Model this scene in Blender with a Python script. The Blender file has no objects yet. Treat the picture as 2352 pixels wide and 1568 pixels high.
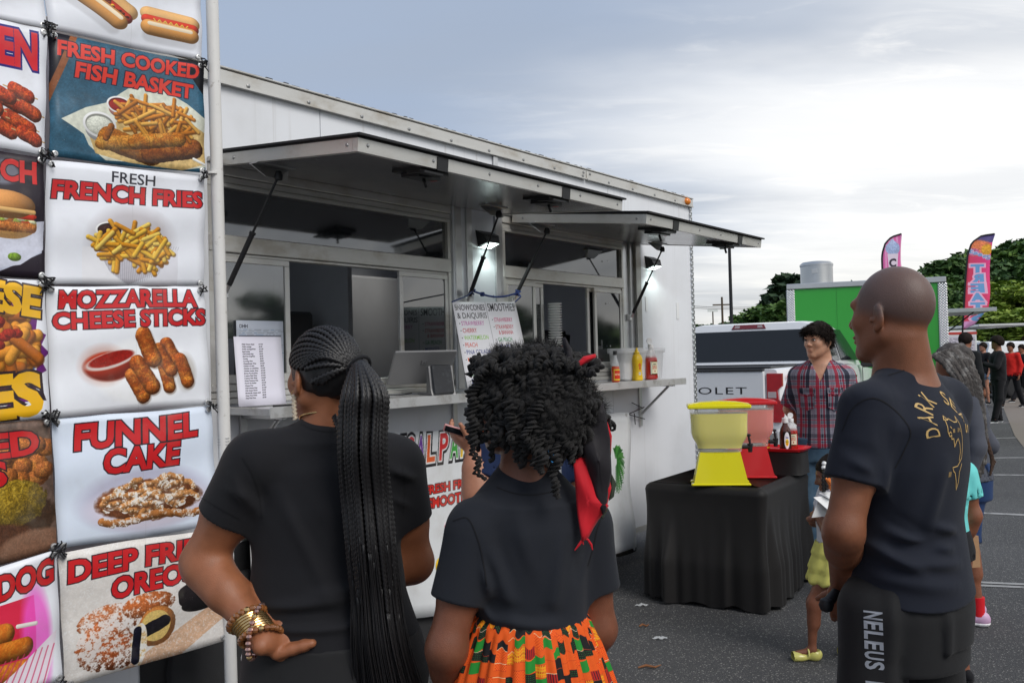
import bpy, bmesh, math, random
import numpy as np
from mathutils import Vector, Matrix
R_=math.radians
SC=bpy.context.scene
COL=SC.collection
rng=random.Random(7); nr=np.random.RandomState(5)
# ---------------------------------------------------------------- camera
FP=2055.; CX,CY=1176.,784.           # focal length and centre in units of a 2352 x 1568 picture
_p=math.atan(39/FP); _r=.0253
CAM=np.array([0,0,1.58]); cf=np.array([0,math.cos(_p),math.sin(_p)])
_R0=np.array([1.,0,0]); _U0=np.cross(_R0,cf)
cR=_R0*math.cos(_r)-_U0*math.sin(_r); cU=_R0*math.sin(_r)+_U0*math.cos(_r)
cd=bpy.data.cameras.new('camera'); cam=bpy.data.objects.new('camera',cd); COL.objects.link(cam)
M=Matrix(((cR[0],cU[0],-cf[0],CAM[0]),(cR[1],cU[1],-cf[1],CAM[1]),(cR[2],cU[2],-cf[2],CAM[2]),(0,0,0,1)))
cam.matrix_world=M
cd.sensor_width=36; cd.lens=36*FP/2352; cd.clip_end=3000; cd.clip_start=.05
SC.camera=cam
# ---------------------------------------------------------------- world
SUN_AZ,SUN_EL=142.,44.               # degrees clockwise from the view direction, above the horizon
w=bpy.data.worlds.new('World'); SC.world=w; w.use_nodes=True
nt=w.node_tree; nt.nodes.clear()
def NN(nt,t,**k):
    n=nt.nodes.new(t)
    for a,b in k.items(): setattr(n,a,b)
    return n
def mth(nt,op,a,b=None,c=None,clamp=False):
    n=NN(nt,'ShaderNodeMath',operation=op); n.use_clamp=clamp
    for i,v in enumerate((a,b,c)):
        if v is None: continue
        if isinstance(v,(int,float)): n.inputs[i].default_value=v
        else: nt.links.new(v,n.inputs[i])
    return n.outputs[0]
def mixc(nt,f,a,b,mode='MIX'):
    n=NN(nt,'ShaderNodeMix',data_type='RGBA',blend_type=mode)
    for s,v in ((n.inputs[0],f),(n.inputs[6],a),(n.inputs[7],b)):
        if isinstance(v,(int,float)): s.default_value=v
        elif isinstance(v,(tuple,list)): s.default_value=(*v[:3],1)
        else: nt.links.new(v,s)
    return n.outputs[2]
def noise(nt,vec,scale=5,detail=4,rough=.55,dist=0,out=0):
    n=NN(nt,'ShaderNodeTexNoise'); n.inputs['Scale'].default_value=scale; n.inputs['Detail'].default_value=detail
    n.inputs['Roughness'].default_value=rough; n.inputs['Distortion'].default_value=dist
    if vec is not None: nt.links.new(vec,n.inputs['Vector'])
    return n.outputs[out]
def smooth(nt,v,a,b,c=0,d=1):
    n=NN(nt,'ShaderNodeMapRange',interpolation_type='SMOOTHSTEP')
    nt.links.new(v,n.inputs[0])
    for i,x in zip((1,2,3,4),(a,b,c,d)): n.inputs[i].default_value=x
    return n.outputs[0]
def mapping(nt,vec,loc=(0,0,0),rot=(0,0,0),sc=(1,1,1)):
    n=NN(nt,'ShaderNodeMapping'); nt.links.new(vec,n.inputs[0])
    n.inputs[1].default_value=loc; n.inputs[2].default_value=rot; n.inputs[3].default_value=sc
    return n.outputs[0]
WS=.1
tc=NN(nt,'ShaderNodeTexCoord'); sp=NN(nt,'ShaderNodeSeparateXYZ'); nt.links.new(tc.outputs['Generated'],sp.inputs[0])
X,Y,Z=sp.outputs
zz=mth(nt,'ADD',mth(nt,'MAXIMUM',Z,0.0),.16)
cb=NN(nt,'ShaderNodeCombineXYZ')
nt.links.new(mth(nt,'DIVIDE',X,zz),cb.inputs[0]); nt.links.new(mth(nt,'DIVIDE',Y,zz),cb.inputs[1])
P=cb.outputs[0]
n1=noise(nt,mapping(nt,P,(1.3,.4,0),(0,0,.25),(.42,.75,1)),1.0,6,.5,.3)
n2=noise(nt,mapping(nt,P,(4.3,2.4,0),(0,0,-.12),(.50,1.7,1)),1.0,8,.60,.7)
n3=noise(nt,mapping(nt,P,(9.3,1.4,0),(0,0,.35),(1.2,3.6,1)),2.2,8,.6,.6)
# brighter towards the veiled sun, ahead and to the right
gx=mth(nt,'MULTIPLY_ADD',X,1.15,mth(nt,'MULTIPLY',Z,-.42))
g=mth(nt,'ADD',gx,mth(nt,'MULTIPLY_ADD',n1,1.2,-.62))
base=smooth(nt,g,-.34,.56)
c_sky=mixc(nt,base,(.295,.355,.460),(.70,.71,.72))
n4=noise(nt,mapping(nt,P,(2.1,7.4,0),(0,0,.5),(.5,1.0,1)),1.0,5,.5,.4)
c_sky=mixc(nt,mth(nt,'MULTIPLY',smooth(nt,n4,.46,.66),.45),c_sky,(.285,.325,.395))
streak=smooth(nt,n2,.42,.66)
low=smooth(nt,Z,.42,.10)
c_sky=mixc(nt,mth(nt,'MULTIPLY',streak,mth(nt,'MULTIPLY',low,.72)),c_sky,(.31,.345,.405))
wisp=smooth(nt,n3,.50,.72)
c_sky=mixc(nt,mth(nt,'MULTIPLY',wisp,mth(nt,'MULTIPLY',base,.75)),c_sky,(.80,.79,.77))
dv=NN(nt,'ShaderNodeVectorMath',operation='DOT_PRODUCT'); nt.links.new(tc.outputs['Generated'],dv.inputs[0]); dv.inputs[1].default_value=Vector((.43,.86,.28)).normalized()
glow=mth(nt,'MULTIPLY',smooth(nt,dv.outputs['Value'],.90,.995),smooth(nt,n1,.38,.58)); c_sky=mixc(nt,mth(nt,'MULTIPLY',glow,.55),c_sky,(.90,.885,.86))
hor=smooth(nt,Z,.16,.0)
c_sky=mixc(nt,mth(nt,'MULTIPLY',hor,.5),c_sky,(.70,.67,.61))
bl=smooth(nt,Z,-.02,-.2)
c_sky=mixc(nt,bl,c_sky,(.25,.26,.27))
sk=NN(nt,'ShaderNodeTexSky',sky_type='NISHITA'); sk.sun_disc=False; sk.sun_elevation=R_(SUN_EL); sk.sun_rotation=R_(SUN_AZ)
sc_=NN(nt,'ShaderNodeVectorMath',operation='SCALE'); nt.links.new(c_sky,sc_.inputs[0]); sc_.inputs[3].default_value=1/WS
mx=mixc(nt,.93,sk.outputs[0],sc_.outputs[0])
bg=NN(nt,'ShaderNodeBackground'); nt.links.new(mx,bg.inputs[0]); bg.inputs[1].default_value=WS
ou=NN(nt,'ShaderNodeOutputWorld'); nt.links.new(bg.outputs[0],ou.inputs[0])
sl=bpy.data.lights.new('sun','SUN'); sl.energy=1.5; sl.angle=R_(28); sl.color=(1,.96,.9)
so=bpy.data.objects.new('sun',sl); COL.objects.link(so)
_e,_a=R_(SUN_EL),R_(SUN_AZ)
sd=Vector((math.sin(_a)*math.cos(_e),math.cos(_a)*math.cos(_e),math.sin(_e)))
so.rotation_euler=sd.to_track_quat('Z','Y').to_euler(); so.location=(5,0,12)
SC.view_settings.view_transform='Standard'; SC.view_settings.look='None'; SC.view_settings.exposure=.46; SC.view_settings.gamma=1
SC.cycles.max_bounces=6; SC.cycles.diffuse_bounces=3; SC.cycles.glossy_bounces=3; SC.cycles.transparent_max_bounces=8; SC.cycles.transmission_bounces=4
# ---------------------------------------------------------------- surveying helpers (a ray through the lens met with a real plane or depth)
def ray(x,y): return cf+cR*(x-CX)/FP+cU*(CY-y)/FP
def at(x,y,Y_): d=ray(x,y); return CAM+d*(Y_/d[1])
def gr(x,y,z=0): d=ray(x,y); return CAM+d*((z-CAM[2])/d[2])
_a=math.atan(1579/2055.); WD=np.array([math.sin(_a),math.cos(_a),0]); WN=np.array([math.cos(_a),-math.sin(_a),0])
TO=np.array([1.494,7.3443,0]); TYAW=math.pi/2-_a
# ---------------------------------------------------------------- materials
MATS={}
def mat(name,col,rough=.6,metal=0,var=.08,vs=6,bump=.0,bs=60,stretch=(1,1,1),spec=.5,col2=None,c2lo=.5,c2hi=.7,c2s=3,emit=None,estr=0,trans=0,alpha=1,sheen=0,sss=0,coat=0,ior=1.45,attr=None,acol=None,det=4):
    if name in MATS: return MATS[name]
    m=bpy.data.materials.new(name); m.use_nodes=True; nt=m.node_tree; b=nt.nodes['Principled BSDF']
    tc=NN(nt,'ShaderNodeTexCoord'); v=mapping(nt,tc.outputs['Object'],sc=stretch)
    n=noise(nt,v,vs,det)
    c=mixc(nt,n,tuple(max(0,x*(1-var)) for x in col),tuple(min(1,x*(1+var)) for x in col))
    if col2: c=mixc(nt,smooth(nt,noise(nt,mapping(nt,tc.outputs['Object'],(3,1,2),sc=stretch),c2s,6,.65),c2lo,c2hi),c,col2)
    if attr:
        a=NN(nt,'ShaderNodeAttribute',attribute_name=attr)
        c=mixc(nt,a.outputs['Fac'],c,acol)
    nt.links.new(c,b.inputs['Base Color'])
    r=NN(nt,'ShaderNodeMapRange'); nt.links.new(n,r.inputs[0]); r.inputs[3].default_value=max(0,rough-.08); r.inputs[4].default_value=min(1,rough+.08)
    nt.links.new(r.outputs[0],b.inputs['Roughness'])
    b.inputs['Metallic'].default_value=metal; b.inputs['Specular IOR Level'].default_value=spec; b.inputs['IOR'].default_value=ior
    b.inputs['Transmission Weight'].default_value=trans; b.inputs['Alpha'].default_value=alpha
    b.inputs['Sheen Weight'].default_value=sheen; b.inputs['Coat Weight'].default_value=coat; b.inputs['Coat Roughness'].default_value=.08
    if sss: b.inputs['Subsurface Weight'].default_value=sss; b.inputs['Subsurface Radius'].default_value=(.012,.005,.003)
    if emit: b.inputs['Emission Color'].default_value=(*emit,1); b.inputs['Emission Strength'].default_value=estr
    if bump:
        bp=NN(nt,'ShaderNodeBump'); bp.inputs['Strength'].default_value=min(1,bump); bp.inputs['Distance'].default_value=.002 if bump<1 else .002*bump
        nt.links.new(noise(nt,v,bs,3),bp.inputs['Height']); nt.links.new(bp.outputs[0],b.inputs['Normal'])
    MATS[name]=m; return m
def matnt(name): m=MATS[name]; return m,m.node_tree,m.node_tree.nodes['Principled BSDF']
# ---------------------------------------------------------------- object helpers
def tag(o,label,cat,group=None,kind=None):
    if label: o['label']=label
    if cat: o['category']=cat
    if group: o['group']=group
    if kind: o['kind']=kind
    return o
def empty(name,loc=(0,0,0),rz=0):
    o=bpy.data.objects.new(name,None); COL.objects.link(o); o.location=tuple(loc); o.rotation_euler=(0,0,rz); o.empty_display_size=.1; return o
def mesh_obj(name,v,f,m=None,parent=None,smooth_=False,uv=None):
    me=bpy.data.meshes.new(name); me.from_pydata([tuple(map(float,p)) for p in v] if not isinstance(v,np.ndarray) else v.tolist(),[],f if not isinstance(f,np.ndarray) else f.tolist()); 
    if uv is not None:
        l=me.uv_layers.new(name='UVMap'); idx=np.empty(len(me.loops),dtype=np.int32); me.loops.foreach_get('vertex_index',idx)
        l.data.foreach_set('uv',np.asarray(uv,dtype=np.float32)[idx].ravel())
    if smooth_: me.polygons.foreach_set('use_smooth',[True]*len(me.polygons))
    me.update(); o=bpy.data.objects.new(name,me); COL.objects.link(o)
    if m: me.materials.append(m)
    if parent: o.parent=parent
    return o
class MB:
    def __init__(s): s.v=[];s.f=[];s.sm=[]
    def add(s,v,f,sm=False):
        b=len(s.v); s.v+= [tuple(map(float,p)) for p in v]; s.f+=[tuple(i+b for i in q) for q in f]; s.sm+=[sm]*len(f); return s
    def box(s,x0,x1,y0,y1,z0,z1,bev=0):
        if bev:
            b=min(bev,(x1-x0)/2.01,(y1-y0)/2.01,(z1-z0)/2.01); v=[];
            xs=(x0,x1);ys=(y0,y1);zs=(z0,z1)
            for i in (0,1):
                for j in (0,1):
                    for k in (0,1):
                        dx=b*(1-2*i);dy=b*(1-2*j);dz=b*(1-2*k); x,y,z=xs[i],ys[j],zs[k]
                        v+=[(x,y+dy,z+dz),(x+dx,y,z+dz),(x+dx,y+dy,z)]
            I=lambda i,j,k,a:(i*4+j*2+k)*3+a
            f=[]
            for a in (0,1):
                f.append((I(a,0,0,0),I(a,0,1,0),I(a,1,1,0),I(a,1,0,0))[::1 if a==0 else -1])
                f.append((I(0,a,0,1),I(1,a,0,1),I(1,a,1,1),I(0,a,1,1))[::1 if a==0 else -1])
                f.append((I(0,0,a,2),I(0,1,a,2),I(1,1,a,2),I(1,0,a,2))[::1 if a==0 else -1])
                for c in (0,1):
                    f.append((I(a,c,0,0),I(a,c,1,0),I(a,c,1,1),I(a,c,0,1)))
                    f.append((I(a,0,c,0),I(a,1,c,0),I(a,1,c,2),I(a,0,c,2)))
                    f.append((I(0,a,c,1),I(1,a,c,1),I(1,a,c,2),I(0,a,c,2)))
                    for d in (0,1): f.append((I(a,c,d,0),I(a,c,d,1),I(a,c,d,2)))
            return s.add(v,f)
        v=[(x,y,z) for x in (x0,x1) for y in (y0,y1) for z in (z0,z1)]
        return s.add(v,[(0,1,3,2),(4,6,7,5),(0,4,5,1),(2,3,7,6),(0,2,6,4),(1,5,7,3)])
    def tube(s,pts,r,n=8,caps=True,sm=True):
        pts=[np.array(p,float) for p in pts]; k=len(pts); rr=r if isinstance(r,(list,tuple,np.ndarray)) else [r]*k
        v=[];f=[]; prev=None
        for i,p in enumerate(pts):
            t=pts[min(i+1,k-1)]-pts[max(i-1,0)]; t/=np.linalg.norm(t)+1e-9
            if prev is None: u=np.cross(t,[0,0,1.]); u=np.cross(t,[1.,0,0]) if np.linalg.norm(u)<.1 else u
            else: u=prev-t*(prev@t)
            u/=np.linalg.norm(u)+1e-9; prev=u; w_=np.cross(t,u)
            for j in range(n):
                a=2*math.pi*j/n; v.append(p+(u*math.cos(a)+w_*math.sin(a))*rr[i])
        for i in range(k-1):
            for j in range(n): f.append((i*n+j,i*n+(j+1)%n,(i+1)*n+(j+1)%n,(i+1)*n+j))
        if caps: f+= [tuple(range(n))[::-1],tuple(range((k-1)*n,k*n))]
        return s.add(v,f,sm)
    def lathe(s,prof,n=20,c=(0,0,0),sx=1,sy=1,rot=None,sq=0):
        v=[];f=[]
        for r,z in prof:
            for j in range(n):
                a=2*math.pi*(j+.5)/n; ca,sa=math.cos(a),math.sin(a)
                if sq: q=(abs(ca)**sq+abs(sa)**sq)**(-1/sq); ca*=q; sa*=q
                p=np.array([r*ca*sx,r*sa*sy,z])
                if rot is not None: p=rot@p
                v.append(p+np.array(c))
        k=len(prof)
        for i in range(k-1):
            for j in range(n): f.append((i*n+j,i*n+(j+1)%n,(i+1)*n+(j+1)%n,(i+1)*n+j))
        f+= [tuple(range(n))[::-1],tuple(range((k-1)*n,k*n))]
        return s.add(v,f,True)
    def prism(s,poly,y0,y1,ax='y'):
        n=len(poly); 
        def P3(a,b,y): return {'y':(a,y,b),'z':(a,b,y),'x':(y,a,b)}[ax]
        v=[P3(a,b,y0) for a,b in poly]+[P3(a,b,y1) for a,b in poly]
        f=[tuple(range(n)),tuple(range(n,2*n))[::-1]]+[(i,i+n,(i+1)%n+n,(i+1)%n) for i in range(n)]
        return s.add(v,f)
    def build(s,name,m,parent=None,flip=False):
        me=bpy.data.meshes.new(name); me.from_pydata(s.v,[],s.f); me.polygons.foreach_set('use_smooth',s.sm); 
        if m: me.materials.append(m)
        bm=bmesh.new(); bm.from_mesh(me); bmesh.ops.recalc_face_normals(bm,faces=bm.faces); bm.to_mesh(me); bm.free()
        o=bpy.data.objects.new(name,me); COL.objects.link(o)
        if any(s.sm):
            bpy_smooth(me)
        if parent: o.parent=parent
        return o
def bpy_smooth(me,ang=40):
    # sharp edges past an angle
    bm=bmesh.new(); bm.from_mesh(me)
    for e in bm.edges:
        if len(e.link_faces)==2 and e.calc_face_angle(0)>R_(ang): e.smooth=False
    bm.to_mesh(me); bm.free()
def copy_tree(o,parent=None):
    c=o.copy(); COL.objects.link(c)
    if parent: c.parent=parent
    for ch in list(o.children): copy_tree(ch,c)
    return c
# ---------------------------------------------------------------- text to triangles
_TX={}
def text_tris(s,bold=.0,spacing=1.0):
    k=(s,bold,spacing)
    if k in _TX: return _TX[k]
    c=bpy.data.curves.new('t','FONT'); c.body=s; c.offset=bold; c.fill_mode='FRONT'; c.resolution_u=3; c.space_character=spacing
    o=bpy.data.objects.new('t',c); me=o.to_mesh(); me.calc_loop_triangles()
    v=np.array([x.co[:2] for x in me.vertices]) if len(me.vertices) else np.zeros((0,2))
    t=np.array([x.vertices[:] for x in me.loop_triangles],dtype=int).reshape(-1,3)
    o.to_mesh_clear(); bpy.data.objects.remove(o); bpy.data.curves.remove(c)
    _TX[k]=(v,t); return v,t
# ---------------------------------------------------------------- printed artwork, painted into arrays
def vnoise(h,w,cell,seed):
    r=np.random.RandomState(seed); gh,gw=int(h/cell)+3,int(w/cell)+3; g=r.rand(gh,gw)
    y=np.arange(h)/cell; x=np.arange(w)/cell; y0=y.astype(int); x0=x.astype(int); fy=(y-y0);fx=(x-x0); fy=fy*fy*(3-2*fy); fx=fx*fx*(3-2*fx)
    a=g[y0][:,x0];b=g[y0][:,x0+1];c=g[y0+1][:,x0];d=g[y0+1][:,x0+1]
    return (a*(1-fx)+b*fx)*(1-fy)[:,None]+(c*(1-fx)+d*fx)*fy[:,None]
def fnoise(h,w,cell,seed,o=4):
    t=0;a=1;s=0
    for i in range(o): t=t+a*vnoise(h,w,max(cell/2**i,1.01),seed+i); s+=a; a*=.6
    return t/s
CR={}
class Art:
    SS=2
    def __init__(s,w,h,bg=(.93,.94,.96)):
        s.w,s.h=w*2,h*2; s.W,s.H=w,h; s.c=np.empty((s.h,s.w,3)); s.c[:]=bg
        if (s.h,s.w) not in CR: CR[(s.h,s.w)]=(fnoise(s.h,s.w,26,3),fnoise(s.h,s.w,7,11),fnoise(s.h,s.w,90,21))
        s.n1,s.n2,s.n3=CR[(s.h,s.w)]
    def win(s,x0,y0,x1,y1):
        x0=max(0,int(x0*2)-2);y0=max(0,int(y0*2)-2);x1=min(s.w,int(x1*2)+3);y1=min(s.h,int(y1*2)+3)
        if x1<=x0 or y1<=y0: return None
        yy,xx=np.mgrid[y0:y1,x0:x1]; return slice(y0,y1),slice(x0,x1),xx/2.,yy/2.
    def blend(s,sl,m,col):
        m=np.clip(m,0,1)[...,None]; s.c[sl]=s.c[sl]*(1-m)+np.asarray(col)*m
    def ell(s,cx,cy,rx,ry,col,rot=0,soft=.6,shade=0,tex=0,a=1,col2=None,dust=0):
        q=max(rx,ry)*1.05+soft*2; w=s.win(cx-q,cy-q,cx+q,cy+q)
        if w is None: return
        ys,xs,x,y=w; c_,s_=math.cos(rot),math.sin(rot); u=((x-cx)*c_+(y-cy)*s_)/rx; v=(-(x-cx)*s_+(y-cy)*c_)/ry
        r=np.sqrt(u*u+v*v)
        if tex: r=r+ (s.n1[ys,xs]-.5)*.28*tex
        m=np.clip((1-r)*min(rx,ry)/max(soft,.3)+.5,0,1)*a
        s._shade(ys,xs,m,u,v,r,col,shade,tex,col2,dust,rot)
    def _shade(s,ys,xs,m,u,v,r,col,shade,tex,col2,dust,rot):
        C=np.empty(m.shape+(3,)); C[:]=col
        if tex:
            t=(s.n2[ys,xs]-.5)*1.5*tex; 
            if col2 is not None:
                k=np.clip((s.n1[ys,xs]-.45)*4,0,1)[...,None]; C=C*(1-k)+np.array(col2)*k
            C=C*(1+t[...,None])
        if shade:
            nz=np.sqrt(np.clip(1-r*r,0,1)); c_,s_=math.cos(rot),math.sin(rot); nx=u*c_-v*s_; ny=u*s_+v*c_
            l=np.clip(-.35*nx-.6*ny+.65*nz,0,1.2); C=C*(1-shade+shade*1.35*l)[...,None]
            sp=np.clip(l-.93,0,1)*3*shade; C=C+sp[...,None]*.5
        if dust:
            d=np.clip((.55*s.n2[ys,xs]+.95*s.n1[ys,xs]-.98+dust*.42)*5,0,1)*.88; C=C*(1-d[...,None])+.93*d[...,None]
        s.blend((ys,xs),m,np.clip(C,0,1))
    def cap(s,x0,y0,x1,y1,r,col,shade=.5,tex=0,col2=None,soft=.5,dust=0,r2=None,a=1):
        r2=r if r2 is None else r2; q=max(r,r2)+2; w=s.win(min(x0,x1)-q,min(y0,y1)-q,max(x0,x1)+q,max(y0,y1)+q)
        if w is None: return
        ys,xs,x,y=w; dx,dy=x1-x0,y1-y0; L=dx*dx+dy*dy+1e-6; t=np.clip(((x-x0)*dx+(y-y0)*dy)/L,0,1); rr=r+(r2-r)*t
        u=(x-x0-dx*t)/rr; v=(y-y0-dy*t)/rr; d=np.sqrt(u*u+v*v)
        if tex: d=d+(s.n1[ys,xs]-.5)*.3*tex
        s._shade(ys,xs,np.clip((1-d)*rr/soft+.5,0,1)*a,u,v,d,col,shade,tex,col2,dust,0)
    def path(s,pts,r,col,**k):
        for a,b in zip(pts[:-1],pts[1:]): s.cap(a[0],a[1],b[0],b[1],r,col,**k)
    def poly(s,pts,col,tex=0,a=1,soft=0):
        p=np.array(pts,float); w=s.win(p[:,0].min()-1,p[:,1].min()-1,p[:,0].max()+1,p[:,1].max()+1)
        if w is None: return
        ys,xs,x,y=w; ins=np.zeros(x.shape,bool); n=len(p)
        for i in range(n):
            x0,y0=p[i];x1,y1=p[(i+1)%n]
            if y0==y1: continue
            c=((y0<=y)&(y<y1))|((y1<=y)&(y<y0)); ins^=c&(x<(y-y0)/(y1-y0)*(x1-x0)+x0)
        C=np.empty(x.shape+(3,)); C[:]=col
        if tex: C=C*(1+(s.n1[ys,xs]-.5)[...,None]*tex)
        m=ins.astype(float)*a
        s.blend((ys,xs),m,np.clip(C,0,1))
    def rect(s,x0,y0,x1,y1,col,a=1): s.c[max(0,int(y0*2)):max(0,int(y1*2)),max(0,int(x0*2)):max(0,int(x1*2))]=np.array(col)*a+s.c[max(0,int(y0*2)):max(0,int(y1*2)),max(0,int(x0*2)):max(0,int(x1*2))]*(1-a)
    def tri(s,v,t,col,a=1):
        for q in t:
            p=v[q]*2; x0,y0=np.floor(p.min(0)).astype(int); x1,y1=np.ceil(p.max(0)).astype(int)+1
            x0,y0=max(x0,0),max(y0,0);x1,y1=min(x1,s.w),min(y1,s.h)
            if x1<=x0 or y1<=y0: continue
            yy,xx=np.mgrid[y0:y1,x0:x1]; xx=xx+.5-.5;yy=yy+.5-.5
            A,B,C=p; dn=(B[1]-C[1])*(A[0]-C[0])+(C[0]-B[0])*(A[1]-C[1])
            if abs(dn)<1e-9: continue
            l1=((B[1]-C[1])*(xx-C[0])+(C[0]-B[0])*(yy-C[1]))/dn; l2=((C[1]-A[1])*(xx-C[0])+(A[0]-C[0])*(yy-C[1]))/dn
            e=-1e-6; mk=(l1>=e)&(l2>=e)&(1-l1-l2>=e); s.c[y0:y1,x0:x1][mk]=np.array(col)*a+s.c[y0:y1,x0:x1][mk]*(1-a)
    def text(s,t,x,y,h,w=None,col=(.78,.13,.14),out=None,ow=.03,bold=.02,rot=0,shear=0,anchor='l',f=None,sp=1.0):
        # x, y = baseline start (or centre); h = capital height; w = fitted width
        v0,_=text_tris('H',0); ch=v0[:,1].max()
        def lay(bd):
            v,tr=text_tris(t,bd,sp); return v.copy(),tr
        v,tr=lay(bold)
        if len(v)==0: return
        mn,mx_=v[:,0].min(),v[:,0].max(); kx=(w/(mx_-mn)) if w else h/ch; ky=h/ch
        ox={'l':mn,'c':(mn+mx_)/2,'r':mx_}[anchor]
        def put(v):
            a=(v[:,0]-ox)*kx; b=v[:,1]*ky; a=a+b*shear
            c_,s_=math.cos(rot),math.sin(rot); X=x+a*c_-b*s_; Y=y-a*s_-b*c_
            q=np.stack([X,Y],1)
            return f(q) if f else q
        if out is not None:
            vo,to=lay(bold+ow); s.tri(put(vo),to,out)
        s.tri(put(v),tr,col)
    def image(s,name,wear_fold=.02):
        c=s.c.reshape(s.H,2,s.W,2,3).mean((1,3)); 
        if wear_fold and s.W==480: c[:,s.W//2+6:s.W//2+7]*=.90; c[:,s.W//2+7:s.W//2+8]=c[:,s.W//2+7:s.W//2+8]*.9+.1  # dark and light sides of a centre fold painted into the print
        if wear_fold:
            n=fnoise(s.H,s.W,60,31)[...,None]; c=c*(1-wear_fold+2*wear_fold*n)
            sc=(vnoise(s.H,s.W,1.6,40)>.965)&(vnoise(s.H,s.W,22,41)>.6); c[sc]=c[sc]*.4+.5
        im=bpy.data.images.new(name,s.W,s.H); a=np.ones((s.H,s.W,4),np.float32); a[...,:3]=np.clip(c[::-1],0,1); im.pixels.foreach_set(a.ravel()); im.update(); im.pack(); return im
def imat(name,im,rough=.45,coord='UV',spec=.4,bump=.05,sc=None,proj=None,ext='CLIP',base=None,bs=300,emit=0,dirt=.06,metal=0):
    m=bpy.data.materials.new(name); m.use_nodes=True; nt=m.node_tree; b=nt.nodes['Principled BSDF']; tc=NN(nt,'ShaderNodeTexCoord')
    ti=NN(nt,'ShaderNodeTexImage'); ti.image=im; ti.extension=ext; v=tc.outputs[coord]
    if sc: v=mapping(nt,v,*sc)
    nt.links.new(v,ti.inputs[0]); c=ti.outputs[0]
    n=noise(nt,tc.outputs['Object'],4,5,.6)
    if dirt: c=mixc(nt,mth(nt,'MULTIPLY',smooth(nt,n,.5,.75),dirt*2),c,(.33,.29,.24))
    nt.links.new(c,b.inputs['Base Color']); b.inputs['Roughness'].default_value=rough; b.inputs['Specular IOR Level'].default_value=spec; b.inputs['Metallic'].default_value=metal
    if emit: nt.links.new(c,b.inputs['Emission Color']); b.inputs['Emission Strength'].default_value=emit
    if bump:
        bp=NN(nt,'ShaderNodeBump'); bp.inputs['Strength'].default_value=bump; bp.inputs['Distance'].default_value=.003
        nt.links.new(noise(nt,tc.outputs['Object'],bs,3),bp.inputs['Height']); nt.links.new(bp.outputs[0],b.inputs['Normal'])
    MATS[name]=m; return m
RED=(.78,.13,.15); INK=(.16,.12,.15)
def fries(A,cx,cy,rx,ry,n,L,r,seed,flat=0,cols=((.90,.70,.28),(.85,.60,.20),(.93,.77,.40),(.78,.52,.17))):
    q=random.Random(seed)
    for i in range(n):
        a=q.uniform(0,6.28); k=math.sqrt(q.random()); x=cx+rx*k*math.cos(a); y=cy+ry*k*math.sin(a)-ry*.2*(i/n); t=q.uniform(-.9,.9)+(1.57 if q.random()<.35 else 0); l=L*q.uniform(.5,1)
        c=q.choice(cols); dx,dy=math.cos(t)*l/2,math.sin(t)*l/2
        A.cap(x-dx+1,y-dy+2,x+dx+1,y+dy+2,r*1.1,(.35,.18,.05),shade=0,a=.55,soft=1.5)
        A.cap(x-dx,y-dy,x+dx,y+dy,r,c,shade=.45,tex=.12)
def cup(A,x,y,rx,ry,col,h=10,body=(.85,.85,.86)):
    A.ell(x,y+h,rx*.85,ry*.9,tuple(c*.8 for c in body),shade=.2); A.poly([(x-rx,y),(x+rx,y),(x+rx*.85,y+h),(x-rx*.85,y+h)],body)
    A.ell(x,y,rx,ry,(.93,.93,.93),shade=.1); A.ell(x,y,rx*.85,ry*.82,tuple(c*.6 for c in col)); A.ell(x,y+ry*.08,rx*.8,ry*.72,col,tex=.25,shade=.15)
def halo(A,cx,cy,rx,ry,col,a=.6):
    w=A.win(cx-rx,cy-ry,cx+rx,cy+ry); ys,xs,x,y=w; d=np.sqrt(((x-cx)/rx)**2+((y-cy)/ry)**2); A.blend((ys,xs),np.clip((1-d)*3,0,1)*a,col)
WHT=(.90,.91,.94)
def art_hotdog():
    A=Art(480,380,WHT)
    def dog(x0,y0,x1,y1,r,chili):
        dx,dy=x1-x0,y1-y0; L=math.hypot(dx,dy); nx,ny=-dy/L,dx/L
        if ny<0: nx,ny=-nx,-ny
        A.cap(x0+nx*r*1.5,y0+ny*r*1.6,x1+nx*r*1.5,y1+ny*r*1.6,r*.6,(.72,.72,.74),shade=0,soft=10,a=.5)
        A.cap(x0-nx*r*.6,y0-ny*r*.6,x1-nx*r*.6,y1-ny*r*.6,r*.8,(.90,.70,.45),shade=.4,tex=.05)
        A.cap(x0-dx*.05,y0-dy*.05,x1+dx*.05,y1+dy*.05,r*.55,(.80,.22,.12),shade=.6)
        if chili:
            for i in range(60): t=rng.random(); A.ell(x0+dx*t+rng.gauss(0,r*.3),y0+dy*t+rng.gauss(0,r*.3),6,5,rng.choice([(.35,.12,.06),(.5,.2,.08),(.9,.7,.2),(.3,.1,.05)]),shade=.4)
            for i in range(14): t=rng.random(); x=x0+dx*t;y=y0+dy*t; A.cap(x-8,y-6,x+9,y+7,2.4,(.95,.80,.25),shade=.3)
        else:
            P=[(x0+dx*t+nx*(5 if i%2 else -9),y0+dy*t+ny*(5 if i%2 else -9)) for i,t in enumerate(np.linspace(.1,.92,13))]; A.path(P,2.4,(.93,.76,.30),shade=.3)
        A.cap(x0+nx*r*.7,y0+ny*r*.72,x1+nx*r*.7,y1+ny*r*.72,r*.78,(.88,.62,.33),shade=.5,tex=.05)
        A.cap(x0+nx*r*.28,y0+ny*r*.3,x1+nx*r*.28,y1+ny*r*.3,r*.2,(.97,.90,.78),shade=.1)
    dog(60,150,220,268,42,True); dog(305,262,440,266,38,False)
    A.text('HOT DOGS',240,90,60,330,RED,INK,.038,.045,anchor='c',shear=.15)
    return A.image('print_hotdog')
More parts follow.
